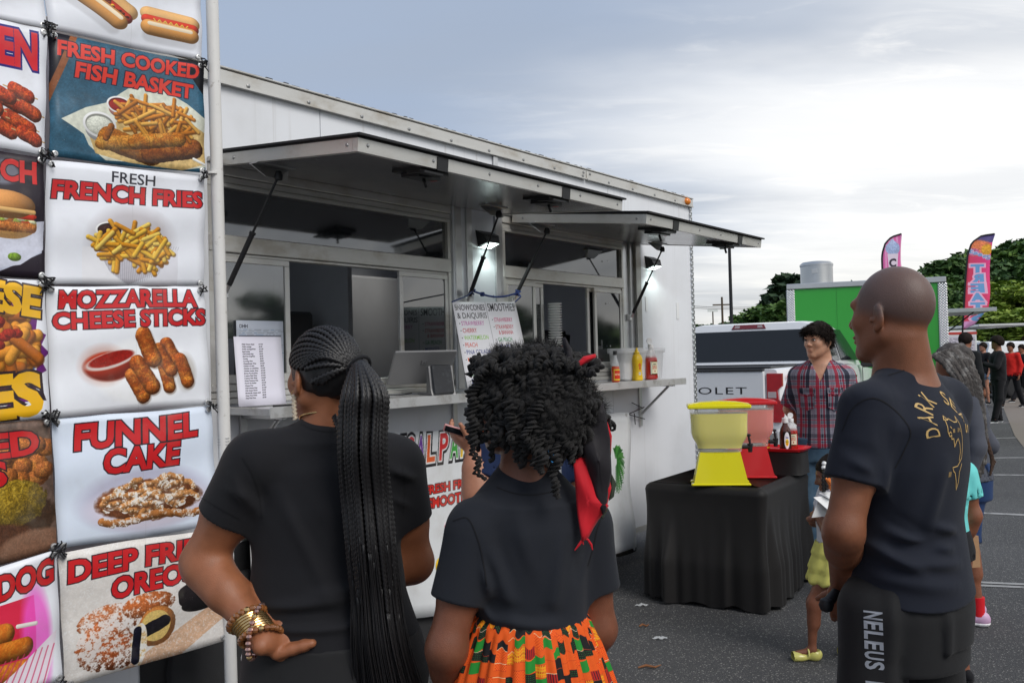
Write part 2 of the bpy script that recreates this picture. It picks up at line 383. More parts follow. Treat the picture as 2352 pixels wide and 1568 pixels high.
def art_fish():
    A=Art(480,380,(.20,.36,.45)); A.c*= (1+.5*(A.n3-.5)+.35*(A.n2-.5))[...,None]
    A.poly([(0,0),(70,0),(0,160)],(.10,.09,.13)); A.poly([(62,0),(82,0),(0,215),(0,160)],(.55,.33,.20),tex=.3)
    A.poly([(30,262),(100,215),(160,190),(230,130),(330,110),(420,150),(480,190),(480,360),(410,375),(300,360),(160,370),(110,330),(95,300)],(.83,.84,.78),tex=.25)
    A.poly([(110,300),(200,240),(440,220),(480,240),(480,350),(400,378),(230,368),(130,352)],(.80,.68,.45),tex=.5)
    A.poly([(390,0),(480,0),(480,110),(440,60)],(.08,.08,.10)); 
    cup(A,200,190,38,28,(.60,.10,.08),16,(.80,.55,.50)); cup(A,140,262,50,40,(.86,.87,.82),16)
    A.cap(170,300,300,335,36,(.62,.36,.12),shade=.55,tex=.5,col2=(.72,.46,.18)); A.cap(300,330,440,300,34,(.50,.26,.09),shade=.6,tex=.5,col2=(.64,.38,.14))
    fries(A,330,225,120,55,85,85,6,3,cols=((.87,.60,.22),(.80,.50,.16),(.90,.68,.32),(.70,.42,.12)))
    A.cap(150,318,250,300,22,(.75,.50,.20),shade=.5,tex=.6,col2=(.80,.58,.26)); A.cap(250,300,390,275,24,(.70,.42,.14),shade=.55,tex=.6,col2=(.82,.58,.24)); A.cap(175,262,160,300,10,(.62,.36,.14),shade=.5,tex=.5)
    A.cap(440,335,480,352,5,(.92,.92,.90),shade=.3)
    A.text('FRESH COOKED',22,66,44,440,(.85,.22,.17),(.13,.11,.20),.045,.042,rot=.02,shear=.1); A.text('FISH BASKET',70,124,44,370,(.85,.22,.17),(.13,.11,.20),.045,.042,rot=-.01,shear=.1)
    return A.image('print_fish')
def art_fries():
    A=Art(480,380,WHT); halo(A,245,240,150,130,(.66,.62,.63),.55)
    cup(A,175,205,42,26,(.22,.10,.08),20)
    A.poly([(130,250),(372,250),(330,330),(235,378),(170,330)],(.78,.77,.80)); 
    for i in range(34): A.cap(130+i*8,250,150+i*6,372,.5,(.45,.44,.5),shade=0,a=.6); A.cap(125,250+i*4,375,262+i*4,.4,(.45,.44,.5),shade=0,a=.5)
    A.poly([(100,260),(140,262),(180,340),(232,380),(100,380)],(.90,.90,.92)); A.poly([(390,258),(372,262),(330,340),(250,380),(390,380)],(.86,.86,.89))
    fries(A,250,262,112,56,110,80,7,9,cols=((.93,.74,.26),(.88,.62,.16),(.95,.80,.38),(.84,.56,.12)))
    A.text('FRESH',250,50,34,132,(.16,.16,.2),None,0,.01,anchor='c'); A.text('FRENCH FRIES',243,112,50,455,RED,INK,.042,.045,anchor='c',shear=.05)
    return A.image('print_fries')
def art_mozz():
    A=Art(480,380,(.92,.93,.955)); A.ell(270,260,150,100,(.97,.975,.985),soft=20); 
    halo(A,150,235,80,70,(.75,.45,.35),.35)
    A.ell(165,240,72,44,(.72,.20,.10),shade=.4,soft=8); A.ell(170,222,75,24,(.85,.78,.76),soft=4,rot=-.25); A.ell(172,218,66,19,(.60,.10,.06),tex=.3,soft=3,rot=-.25)
    halo(A,400,270,40,70,(.5,.45,.38),.35)
    def st(x0,y0,x1,y1,r): A.cap(x0+3,y0+5,x1+3,y1+5,r,(.40,.30,.22),shade=0,soft=6,a=.5); A.cap(x0,y0,x1,y1,r,(.66,.32,.11),shade=.55,tex=.55,col2=(.80,.48,.20)); A.ell(x1,y1,r*.8,r*.75,(.74,.38,.13),tex=.6,shade=.4,col2=(.85,.55,.22))
    st(230,270,262,338,22); st(345,180,372,235,22); st(385,230,405,300,22); st(330,250,345,315,20); st(318,195,352,262,21); st(248,235,290,310,25); st(270,150,300,225,27)
    A.text('MOZZARELLA',243,62,48,420,RED,INK,.042,.045,anchor='c',shear=.06); A.text('CHEESE STICKS',245,122,46,462,RED,INK,.042,.045,anchor='c',shear=.06,rot=.01)
    return A.image('print_mozzarella')
def art_funnel():
    A=Art(480,380,(.86,.90,.96)); A.ell(255,265,190,95,(.74,.74,.82),soft=30); A.ell(265,285,185,70,(.84,.82,.88),soft=20)
    q=random.Random(4)
    A.ell(265,268,160,60,(.50,.28,.15),shade=.3,tex=.5,soft=6)
    for i in range(34):
        a=q.uniform(0,6.28);k=math.sqrt(q.random())*.82; cx=265+150*k*math.cos(a);cy=262+58*k*math.sin(a)-i*.3
        P=[(cx+q.uniform(22,44)*math.cos(b),cy+q.uniform(9,20)*math.sin(b)) for b in np.linspace(q.uniform(0,3),q.uniform(4,7),9)]
        A.path([(x+2,y+5) for x,y in P],8,(.38,.20,.10),shade=0,a=.5,soft=3); A.path(P,8.5,(.76,.52,.30),shade=.45,tex=.3,col2=(.84,.62,.36),dust=.62)
    for i in range(9): x=120+i*36; A.cap(x,318+8*math.sin(i),x+30,322+8*math.sin(i+1),12,(.72,.46,.24),shade=.5,tex=.2,dust=.5)
    A.text('FUNNEL',240,92,68,370,RED,INK,.038,.045,anchor='c',shear=.14,rot=.03); A.text('CAKE',245,172,66,230,RED,INK,.038,.045,anchor='c',shear=.14,rot=.03)
    return A.image('print_funnel')
def art_oreo():
    A=Art(480,380,(.86,.84,.82)); A.c*=(1+.12*(A.n1-.5))[...,None]
    A.poly([(150,380),(480,230),(480,300),(330,380)],(.80,.62,.48),tex=.3,a=.8); 
    sp=np.clip((A.n2-.56)*7,0,1)[...,None]*.6; A.c=A.c*(1-sp)+.92*sp
    A.ell(130,220,90,46,(.74,.42,.24),shade=.4,tex=.4,dust=.9); A.ell(240,200,80,36,(.74,.40,.20),shade=.4,tex=.4,dust=.5)
    A.ell(400,190,70,30,(.14,.12,.13),shade=.3,tex=.2); A.rect(330,190,470,215,(.10,.09,.10)); A.ell(400,215,70,30,(.13,.11,.12),shade=.3); A.ell(400,235,62,24,(.10,.09,.10),shade=.3)
    A.ell(110,290,80,74,(.72,.38,.20),shade=.5,tex=.5,dust=1.05); A.ell(260,272,58,62,(.76,.48,.24),shade=.4,tex=.3,rot=.5); A.ell(256,270,46,48,(.86,.74,.44),tex=.2); A.cap(222,280,282,262,20,(.10,.09,.12),shade=.2,tex=.6)
    A.ell(150,320,66,52,(.68,.34,.17),shade=.5,tex=.5,dust=.75); A.ell(205,315,24,66,(.88,.76,.55),rot=.12,dust=.8,tex=.2); A.cap(202,270,192,362,12,(.09,.09,.15),shade=.2,tex=.7)
    A.text('DEEP FRIED',20,86,56,440,RED,INK,.038,.045,shear=.12,rot=.02); A.text('OREOS',135,160,56,250,RED,INK,.038,.045,shear=.12,rot=.03)
    return A.image('print_oreo')
def art_side(kind):
    A=Art(480,380,WHT); q=random.Random(kind)
    if kind==0:
        for i in range(12):
            for j in range(9):
                if (i+j)%2: A.poly([(i*40,j*40+i*6),(i*40+40,j*40+i*6+6),(i*40+40,j*40+i*6+46),(i*40,j*40+40+i*6)],(.86,.30,.36))
        A.rect(440,0,480,380,WHT); A.rect(0,270,480,380,WHT)
    if kind==1:
        for x,y in [(400,205),(370,240),(425,255),(380,290),(340,220),(410,300),(300,260),(350,320),(430,330),(250,300),(270,230)]:
            A.cap(x-60,y-14,x+50,y+10,2,(.80,.65,.45),shade=.2); A.cap(x-26,y-8,x+20,y+8,22,(.66,.22,.10),shade=.6,tex=.7,col2=(.80,.34,.14))
        A.text('CHICKEN',452,122,96,440,(.83,.13,.18),(.12,.10,.45),.05,.05,anchor='r',shear=-.05)
    if kind==2:
        A.rect(0,0,480,380,(.16,.13,.17)); A.ell(340,60,60,40,(.45,.45,.50),soft=12); A.poly([(150,380),(60,250),(330,150),(480,220),(470,300),(300,380)],(.75,.77,.84),tex=.2)
        A.poly([(200,380),(250,240),(480,200),(475,290),(400,340)],(.80,.81,.87),tex=.15)
        A.ell(355,220,100,44,(.86,.64,.36),tex=.2,shade=.3)
        for i in range(40): A.ell(300+q.uniform(-40,140),202+q.gauss(0,10),14,6,q.choice([(.70,.78,.35),(.85,.86,.70),(.82,.25,.18),(.78,.45,.22)]),tex=.4,shade=.3)
        A.cap(290,192,440,194,8,(.80,.24,.17),shade=.3); A.cap(300,228,440,226,15,(.72,.42,.20),tex=.6,shade=.4,col2=(.82,.55,.28))
        A.ell(350,160,98,44,(.84,.58,.32),shade=.5,tex=.08); A.cap(262,176,444,178,7,(.90,.72,.46),shade=.3)
        A.ell(380,318,22,13,(.45,.58,.16),tex=.5,shade=.4)
        A.text('SANDWICH',456,84,62,450,(.82,.18,.18),(.10,.08,.12),.03,.045,anchor='r')
    if kind==3:
        P=[]
        for i in range(44): a=i*math.pi/22; r=(190 if i%2 else 214); P.append((270+r*math.cos(a),200+r*.82*math.sin(a)))
        A.poly(P,(.40,.12,.45)); A.ell(270,205,178,146,(.92,.92,.95)); A.ell(272,205,170,138,(.30,.45,.75)); A.ell(268,200,166,134,(.62,.20,.15),tex=.4)
        fries(A,290,190,135,100,90,100,16,5,cols=((.86,.55,.18),(.90,.62,.24),(.76,.42,.14)))
        for i in range(14): A.ell(300+q.uniform(-80,80),150+q.uniform(-40,40),20,13,(.62,.16,.10),tex=.6,shade=.4)
        kw=dict(col=(.93,.71,.12),out=(.18,.12,.15),ow=.045,bold=.055); A.text('CHEESE',462,100,74,430,anchor='r',rot=-.12,**kw); A.text('FRIES',462,362,104,450,anchor='r',rot=.05,**kw)
    if kind==4:
        A.c[:]=(.40,.32,.28); A.c*=(1+.7*(A.n1-.5))[...,None]
        for i in range(46): A.ell(q.uniform(120,460),q.uniform(60,170),34,26,(.66,.38,.18),shade=.5,tex=.7,col2=(.75,.48,.22))
        A.ell(330,270,150,75,(.22,.14,.08),soft=6,tex=.4); A.ell(345,225,110,66,(.52,.42,.12),tex=.8,shade=.4,col2=(.66,.55,.20)); A.ell(250,320,160,50,(.32,.20,.14),tex=.5,soft=8); A.ell(400,350,110,44,(.52,.38,.30),tex=.3,soft=10)
        A.text('FRIED',440,92,62,330,RED,INK,.038,.045,anchor='r',rot=.02); A.text('PICKLES',330,168,60,420,RED,INK,.038,.045,anchor='r',rot=.02)
    if kind==5:
        A.rect(0,110,400,380,(.83,.16,.28)); halo(A,400,250,60,200,(.95,.35,.80),.8)
        for y in (180,236,300): A.cap(150,y,360-(y==180)*60,y+12,30,(.78,.42,.13),shade=.55,tex=.22,col2=(.85,.52,.18))
        A.cap(340,182,400,190,6,(.90,.88,.85),shade=.2); A.poly([(180,380),(330,310),(470,230),(460,290),(420,380)],(.90,.86,.90)); 
        for i in range(9): A.cap(220+i*24,380,300+i*20,270,2.5,(.80,.25,.42),shade=0,a=.7)
        A.text('CORN DOG',468,88,66,450,RED,INK,.038,.045,anchor='r',rot=.04,shear=.05)
    return A.image('print_side_%d'%kind)
# ---------------------------------------------------------------- shared materials
m_alu=mat('aluminium',(.60,.60,.60),.34,.85,.10,3,.08,200,stretch=(1,1,3),col2=(.50,.48,.45),c2lo=.5,c2hi=.8,c2s=2)
m_alud=mat('weathered_aluminium',(.62,.61,.58),.45,.6,.10,4,.15,160,col2=(.44,.40,.34),c2lo=.48,c2hi=.78,c2s=3.5,stretch=(1,1,2))
m_black=mat('black_rubber',(.012,.012,.014),.6,0,.2,30,.1)
m_blackm=mat('black_painted_metal',(.02,.02,.022),.42,.2,.2,30)
m_rodm=mat('dark_rod_metal',(.06,.06,.065),.25,.9)
m_white=mat('white_plastic',(.74,.75,.76),.42,0,.04)
m_glass=mat('tinted_window_glass',(.012,.014,.017),.02,0,.1,spec=.9,alpha=.93,ior=1.9)
m_glass2=mat('pale_window_glass',(.03,.035,.04),.02,0,.1,spec=1.0,alpha=.8,ior=2.1)
m_steel=mat('stainless_steel',(.55,.56,.57),.3,.95,.1,3,.1,100,stretch=(1,1,20))
m_dark=mat('dark_interior',(.05,.05,.055),.8)
m_screw=mat('screw_head_metal',(.35,.35,.35),.35,.9)
# trailer skin: white painted aluminium with run-off streaks and a grey film
m_skin=mat('trailer_skin_paint',(.74,.76,.80),.36,0,.03,3,.06,30,spec=.5)
_,nt,b=matnt('trailer_skin_paint'); tc=NN(nt,'ShaderNodeTexCoord'); sx=NN(nt,'ShaderNodeSeparateXYZ'); nt.links.new(tc.outputs['Object'],sx.inputs[0])
st=noise(nt,mapping(nt,tc.outputs['Object'],sc=(26,1,.35)),1,4,.6); st2=noise(nt,mapping(nt,tc.outputs['Object'],sc=(3,1,.8)),1,3,.5)
top=smooth(nt,sx.outputs[2],1.9,2.85,.25,1)
f=mth(nt,'MULTIPLY',mth(nt,'MULTIPLY',smooth(nt,st,.52,.74),smooth(nt,st2,.42,.62)),top)
old=b.inputs['Base Color'].links[0].from_socket; c=mixc(nt,mth(nt,'MULTIPLY',f,.62),old,(.34,.32,.29)); 
mot=noise(nt,tc.outputs['Object'],2.2,6,.6); c=mixc(nt,mth(nt,'MULTIPLY',smooth(nt,mot,.45,.7),.22),c,(.50,.50,.50)); nt.links.new(c,b.inputs['Base Color'])
# diamond plate
m_diam=mat('diamond_plate',(.55,.56,.57),.32,.9,.1)
_,nt,b=matnt('diamond_plate'); tc=NN(nt,'ShaderNodeTexCoord'); 
ws=[]
for s in (1,-1):
    wv=NN(nt,'ShaderNodeTexWave',bands_direction='X'); wv.inputs['Scale'].default_value=14; wv.inputs['Distortion'].default_value=0
    nt.links.new(mapping(nt,tc.outputs['Object'],rot=(0,R_(45*s),R_(45*s))),wv.inputs[0]); ws.append(wv.outputs[0])
h=mth(nt,'MULTIPLY',*ws); bp=NN(nt,'ShaderNodeBump'); bp.inputs['Distance'].default_value=.006; nt.links.new(h,bp.inputs['Height']); nt.links.new(bp.outputs[0],b.inputs['Normal'])
nt.links.new(mixc(nt,smooth(nt,h,.1,.5),(.38,.39,.40),(.80,.81,.82)),b.inputs['Base Color'])
# asphalt
m_asph=mat('asphalt',(.052,.053,.057),.85,0,.2,1.2)
_,nt,b=matnt('asphalt'); tc=NN(nt,'ShaderNodeTexCoord'); O=tc.outputs['Object']
sp_=noise(nt,O,150,2,.5); vo=NN(nt,'ShaderNodeTexVoronoi',feature='F1'); vo.inputs['Scale'].default_value=170; nt.links.new(O,vo.inputs[0])
c=b.inputs['Base Color'].links[0].from_socket
c=mixc(nt,smooth(nt,noise(nt,O,.35,5,.6),.4,.65),c,(.075,.076,.080))
c=mixc(nt,smooth(nt,noise(nt,mapping(nt,O,sc=(.3,1.3,1)),1.1,6,.65),.52,.75,0,.5),c,(.034,.034,.036))
c=mixc(nt,smooth(nt,sp_,.56,.72,0,.75),c,(.20,.195,.19)); c=mixc(nt,smooth(nt,sp_,.45,.32,0,.8),c,(.018,.018,.02))
vc=NN(nt,'ShaderNodeSeparateColor'); nt.links.new(vo.outputs['Color'],vc.inputs[0]); c=mixc(nt,smooth(nt,vc.outputs[0],.93,.97,0,.7),c,(.36,.35,.33))
nt.links.new(c,b.inputs['Base Color']); bp=NN(nt,'ShaderNodeBump'); bp.inputs['Distance'].default_value=.006; bp.inputs['Strength'].default_value=.8
nt.links.new(mth(nt,'ADD',noise(nt,O,120,3,.7),mth(nt,'MULTIPLY',vo.outputs['Distance'],.8)),bp.inputs['Height']); nt.links.new(bp.outputs[0],b.inputs['Normal'])
m_grass=mat('grass',(.085,.15,.03),.9,0,.4,.8,.5,8,col2=(.16,.17,.05),c2lo=.45,c2hi=.7,c2s=.15)
m_conc=mat('concrete',(.20,.17,.145),.85,0,.12,3,.4,60)
m_line=mat('road_paint',(.30,.30,.30),.7,0,.15,8,col2=(.12,.12,.12),c2lo=.50,c2hi=.66,c2s=9)
# ---------------------------------------------------------------- ground
def sheet(name,x0,x1,y0,y1,z,m,n=1):
    xs=np.linspace(x0,x1,n+1); v=[(x,y,z) for y in np.linspace(y0,y1,n+1) for x in xs]; f=[(j*(n+1)+i,j*(n+1)+i+1,(j+1)*(n+1)+i+1,(j+1)*(n+1)+i) for j in range(n) for i in range(n)]
    return mesh_obj(name,v,f,m)
g=sheet('ground',-1500,1500,-300,2600,-.06,m_grass); g['kind']='structure'
o=mesh_obj('parking_lot',[(-60,-25,0),(12.5,-25,0),(12.5,17,0),(17,26,0),(24,45,0),(-60,45,0)],[(0,1,2,3,4,5)],m_asph); o['kind']='structure'
o=mesh_obj('side_road',[(12.62,-25,-.004),(70,-25,-.004),(70,24.5,-.004),(18.5,24.5,-.004),(12.62,16,-.004)],[(0,1,2,3,4)],m_asph); o['kind']='structure'
b=MB(); b.add([(9.2,15.2,.001),(12.4,12.,.001),(12.4,18,.001),(13.0,24,.001),(10.3,24,.001)],[(0,1,2,3,4)]); 
p=[gr(2300,925)[:2],gr(2352,900)[:2],gr(2400,960)[:2],gr(2400,1090)[:2],gr(2330,1000)[:2]]
o=mesh_obj('concrete_path',[(float(a[0]),float(a[1]),.006) for a in p],[(0,1,2,3,4)],m_conc); o['kind']='structure'
# painted bay lines
for (ax,ay,bx,by,wd) in [(2255,1178,2420,1186,.09),(2250,1090,2420,1092,.09),(2262,1345,2420,1352,.05),(2262,1338,2420,1345,.05),(2240,1052,2420,1050,.09),(2235,1008,2400,1003,.09),(2225,975,2360,968,.09),(2236,905,2262,903,.10),(2236,893,2262,890,.10)]:
    A_=gr(ax,ay);B_=gr(bx,by); d=(B_-A_)[:2]; d/=np.linalg.norm(d); n=np.array([-d[1],d[0]])*wd/2
    A_=A_[:2]-d*.6
    q=[A_-n,B_[:2]-n,B_[:2]+n,A_+n]
    o=mesh_obj('bay_line',[(float(v[0]),float(v[1]),.004) for v in q],[(0,1,2,3)],m_line); o['kind']='structure'
# far verge and rise on the right where the woods stand
def hill():
    v=[];nx,ny=40,20
    for j in range(ny+1):
        for i in range(nx+1):
            x=30+i*6;y=52+j*7; t=min(1,max(0,(x-34-.28*(y-52))/60))*min(1,j/5); v.append((x,y,-.05+9*t*t*(3-2*t)))
    f=[(j*(nx+1)+i,j*(nx+1)+i+1,(j+1)*(nx+1)+i+1,(j+1)*(nx+1)+i) for j in range(ny) for i in range(nx)]
    o=mesh_obj('hill',v,f,m_grass,smooth_=True); o['kind']='structure'
hill()
# ---------------------------------------------------------------- trees
m_bark=mat('bark',(.09,.065,.045),.9,0,.3,12,.6,30)
LEAF={}
def leafm(name,c,c2,s=.6):
    m=mat(name,c,.6,0,.35,s,col2=c2,c2lo=.42,c2hi=.64,c2s=s*2.2,spec=.3); return m
m_ldk=leafm('dark_leaves',(.040,.088,.026),(.085,.155,.038)); m_lmd=leafm('mid_leaves',(.058,.125,.030),(.12,.20,.042)); m_llt=leafm('light_leaves',(.14,.22,.03),(.25,.33,.05)); m_pine=leafm('pine_needles',(.028,.055,.03),(.05,.088,.036))
def crown_mesh(h,rad,kind,seed,n,ls):
    r=np.random.RandomState(seed); 
    if kind=='pine':
        t=r.rand(n)**.8; lev=np.floor(t*11)/11+r.randn(n)*.012; prof=(1-lev)**.75*.95+.1; a=np.floor(r.rand(n)*9)*.698+lev*19+r.randn(n)*.16; rr=prof*rad*np.sqrt(r.rand(n))*(.75+.5*r.rand(n)); z=h*(.16+.84*lev)-rr*.12+r.randn(n)*h*.012
        c=np.stack([rr*np.cos(a),rr*np.sin(a),z],1)
    else:
        K=16 if kind=='round' else 22; cc=[]
        lo=.32 if kind=='round' else .12
        for i in range(K):
            a=r.rand()*6.28; q=r.rand()**.6; zz=lo+(.94-lo)*r.rand(); w_=math.sin(min(1,(1.08-zz)/.7)*1.57)
            cc.append((math.cos(a)*rad*.72*q*w_,math.sin(a)*rad*.72*q*w_,h*zz,rad*(.26+.2*r.rand())))
        cc=np.array(cc); k=r.randint(0,K,n); u=r.randn(n,3); u/=np.linalg.norm(u,axis=1)[:,None]; q=(.55+.5*r.rand(n))
        c=cc[k,:3]+u*(cc[k,3]*q)[:,None]*np.array([1,1,.8]); 
    d1=r.randn(n,3); d1/=np.linalg.norm(d1,axis=1)[:,None]; d2=np.cross(d1,r.randn(n,3)); d2/=np.linalg.norm(d2,axis=1)[:,None]
    s=(ls*(.6+.8*r.rand(n)))[:,None]; V=np.stack([c-d1*s,c+d2*s*.5,c+d1*s,c-d2*s*.5],1).reshape(-1,3); F=np.arange(n*4).reshape(-1,4)
    me=bpy.data.meshes.new('crown'); me.from_pydata(V.tolist(),[],F.tolist()); return me
TM={}
def tree(x,y,z,h,rad,kind,m,label,name='tree',group=None,n=2600,ls=None,variant=0,rz=0,k0=1.0):
    key=(kind,variant,n,m.name)
    H0,R0=10.,{'pine':2.6,'round':3.6,'bush':3.6}[kind]
    if key not in TM:
        me=crown_mesh(H0,R0,kind,100+variant*7+len(kind),n,ls or .32); me.materials.append(m)
        b=MB(); q=random.Random(variant+3); top=H0*(.95 if kind=='pine' else .7)
        b.tube([(0,0,-.3),(.05,.03,H0*.3),(.1*q.uniform(-1,1),0,top)],[H0*.022,H0*.016,.03],8)
        for i in range(9):
            a=q.uniform(0,6.28); zz=H0*q.uniform(.28,.65); l=R0*q.uniform(.5,.8); b.tube([(0,0,zz),(l*.5*math.cos(a),l*.5*math.sin(a),zz+l*.25),(l*math.cos(a),l*math.sin(a),zz+l*(.1 if kind=='pine' else .7))],[.1,.06,.02],5)
        t=b.build('trunk',m_bark); TM[key]=(me,t.data); bpy.data.objects.remove(t)
    me,tm=TM[key]; r=empty(name,(x,y,z),rz); r.scale=(rad/R0,rad/R0,h/H0); tag(r,label,'tree' if 'bush' not in name else 'bush',group)
    c=bpy.data.objects.new('crown',me); COL.objects.link(c); c.parent=r; t=bpy.data.objects.new('trunk',tm); COL.objects.link(t); t.parent=r
    return r
def T_at(px,ytop,ybase_z,dist,rad,kind,m,label,**k):
    q=at(px,ytop,dist); h=q[2]-ybase_z; return tree(q[0],q[1],ybase_z,h,rad,kind,m,label,**k)
T_at(1812,622,0,62,3.4,'pine',m_pine,'tall dark pine with a pointed top left of the green trailer',name='pine_tree',n=5200,ls=.30,variant=0)
T_at(1868,618,0,60,2.6,'pine',m_pine,'narrower dark pine just left of the silver vent drum',name='pine_tree',n=5200,variant=1)
T_at(1775,668,0,66,2.6,'pine',m_pine,'short dark pine with drooping boughs on the left flank of the tall pine',name='pine_tree',n=5200,variant=2)
T_at(1965,642,0,64,2.4,'pine',m_pine,'dark tree tip showing over the green trailer right of the vent drum',name='pine_tree',n=5200,variant=1,rz=1)
gb='leafy bushes along the far edge of the lot'
for i,(px,yt,d,rd,lb) in enumerate([(1838,676,54,3.6,'bushy green tree below the tall pine, beside the green trailer'),(1795,700,55,3.0,'bushy green tree under the drooping pine boughs'),(1752,706,58,3.2,'round green tree left of the pines, above the pickup cab roof'),(1716,716,60,2.8,'low green tree at the left end of the leafy belt behind the pickup'),(1880,690,53,3.0,'green bush mostly hidden behind the left corner of the green trailer')]):
    T_at(px,yt,0,d,rd,'bush',m_lmd,lb,name='leafy_tree',group=gb,n=4200,ls=.3,variant=i%3,rz=i)
for i,(px,yt,d,rd) in enumerate([(1600,744,210,8),(1622,748,190,7),(1645,744,200,7),(1668,742,180,7),(1690,738,150,6),(1585,746,170,7),(1560,745,200,8),(1530,744,190,8)]):
    T_at(px,yt,0,d,rd,'bush',m_ldk,'tiny dark tree in the far horizon line about %d percent across the picture'%round(px/23.52),name='distant_tree',group='far line of trees on the horizon',n=1500,ls=.5,variant=i%2,rz=i*1.3)
T_at(1604,752,0,70,2.2,'bush',m_llt,'yellow-green flowering bush on the grass at the right edge of the white trailer',name='flowering_bush',n=1800,variant=2)
gw='dark green trees on the wooded rise'
def PLACE(px,a,b,n): k=int((px-a)/(b-a)*n); return k
def WL(px,yt):
    side='left of the treats flag' if px<2211 else ('behind the treats flag' if px<2290 else 'right of the treats flag'); hgt='lowest' if yt>670 else ('low' if yt>632 else ('mid height' if yt>592 else 'tall'))
    return 'dark woodland tree %s, peaking %d percent across and %d percent up'%(side,round(px/23.52),round((1568-yt)/15.68))
def LL(px,yt): return 'yellow-green tree before the wooded rise, peaking %d percent across and %d percent up'%(round(px/23.52),round((1568-yt)/15.68))
HT=[(2148,628,72,5),(2185,600,78,6),(2225,585,84,6),(2262,565,90,7),(2300,550,95,8),(2340,560,92,7),(2385,548,90,8),(2430,540,88,8),(2160,655,62,4),(2205,640,66,5),(2250,630,70,5),(2295,610,74,6),(2340,600,76,6),(2390,590,76,6),(2120,640,74,4),(2200,690,56,4),(2242,700,56,4)]
for i,(px,yt,d,rd) in enumerate(HT):
    T_at(px,yt,-.1,d,rd,'bush' if i%2 else 'round',m_ldk if i%3 else m_lmd,WL(px,yt),name='woodland_tree',group=gw,n=6500,ls=.25,variant=i%3,rz=i*.9)
gl='light green trees before the wooded rise'
for i,(px,yt,d,rd) in enumerate([(2318,640,50,4.2),(2352,655,46,3.8),(2288,672,48,3.4),(2395,650,48,4.2),(2262,712,44,2.8),(2310,712,42,3.2),(2350,715,41,3.2),(2235,735,45,2.6),(2395,720,42,3.2),(2195,738,52,2.6)]):
    T_at(px,yt,-.1,d,rd,'round' if i%2 else 'bush',m_llt,LL(px,yt),name='light_green_tree',group=gl,n=6500,ls=.21,variant=i%3,rz=i*.7)
# ---------------------------------------------------------------- poles and wires
def pole(px,ytop,dist,r,label,name,m=m_blackm,arm=0):
    q=at(px,ytop,dist); root=empty(name,(q[0],q[1],0)); tag(root,label,'pole'); b=MB(); b.tube([(0,0,-.1),(0,0,q[2])],[r,r*.75],10); b.build('shaft',m,root); return root,q
r1,q1=pole(1675,562,38,.085,'dark round lamp pole rising behind the pickup to the awning tip','lamp_pole')
b=MB(); b.tube([(0,-.9,q1[2]),(0,.9,q1[2])],.05,6); b.build('lamp_arm',m_blackm,r1)
for s in (-1,1):
    b=MB(); b.box(-.14,.14,s*.9-.3,s*.9+.3,q1[2]-.05,q1[2]+.1,.02); b.build('lamp_head',m_blackm,r1)
r2,q2=pole(1658,682,95,.14,'wooden utility pole with a short crossarm left of the lamp pole','utility_pole',m_bark)
b=MB(); b.box(-1.0,1.0,-.06,.06,q2[2]-.9,q2[2]-.75); b.build('crossarm',m_bark,r2)
r3,q3=pole(1637,712,110,.10,'short thin pole with a small flood light near the horizon','flood_light_pole',m_bark)
b=MB(); b.box(-.6,.6,-.1,.1,q3[2]-.2,q3[2]+.1); b.build('lamp_head',m_white,r3)
WR=[(688,1.0),(692,.8),(735,-.6)]
for (ya,k) in WR:
    a=at(1500,ya+6,100); c_=at(1900,ya+4,90); m_=[(a*(1-t)+c_*t)-np.array([0,0,1.2*4*t*(1-t)*.5]) for t in np.linspace(0,1,13)]
    b=MB(); b.tube(m_,.025,4); tag(b.build('power_line',m_blackm),{688:'topmost thin power line crossing past the utility pole',692:'second thin power line just under the topmost one',735:'lowest thin power line just above the far trees'}[ya],'cable','power lines past the utility pole')

for i,(x,y) in enumerate([(44,4),(47,9),(50,14),(46,-1),(52,19),(49,-6),(56,25),(45,-12)]):
    tree(x,y,-.06,5.6-.6*(i%3),3.8,'bush',m_ldk,'dark tree across the side road, seen mirrored in the serving windows',name='roadside_tree',group='trees mirrored in the serving windows',n=4200,ls=.3,variant=i%3,rz=i)
# ---------------------------------------------------------------- the white food trailer (x along the wall, y into it, z up)
TR=empty('food_trailer',TO,TYAW); tag(TR,'white food trailer with two raised serving hatches, tinted windows and a shelf','food trailer')
def P4(name,mb,m,par=TR): return mb.build(name,m,par)
def TW(x,y,z): return TO+WD*x-WN*y+np.array([0,0,z])          # trailer coordinates to world
XL=-7.3
m_in=mat('interior_panel',(.55,.56,.57),.5,0,.1); m_in2=mat('pale_steel_panel',(.62,.62,.62),.35,.25,.1,2,stretch=(1,1,8))
# skin panels between the seams, cut round the two hatches
seams=[XL,-5.22,-3.91,-2.602,-1.30,0]
op=[(-4.53,-2.97,1.42,2.44),(-2.52,-.86,1.42,2.44)]
for a,b in zip(seams[:-1],seams[1:]):
    a+=.002;b-=.002; mb=MB(); xs=sorted({a,b,*[q for o_ in op for q in o_[:2] if a<q<b]})
    for x0,x1 in zip(xs[:-1],xs[1:]):
        xm=(x0+x1)/2; o_=[o_ for o_ in op if o_[0]<xm<o_[1]]
        if o_: mb.box(x0,x1,0,.03,.33,1.42); mb.box(x0,x1,0,.03,2.44,2.79)
        else: mb.box(x0,x1,0,.03,.33,2.79)
    P4('wall_panel',mb,m_skin)
    mb=MB()
    for z in np.arange(.45,2.8,.3):
        if not (a<-4.53<b and 1.42<z<2.44) : mb.lathe([(.006,-.003),(.005,-.001),(.001,0)],8,(b-.02,-.001,z),rot=np.array([[1,0,0],[0,0,1],[0,1,0]]))
    if a>-5: P4('screw_row',mb,m_screw)
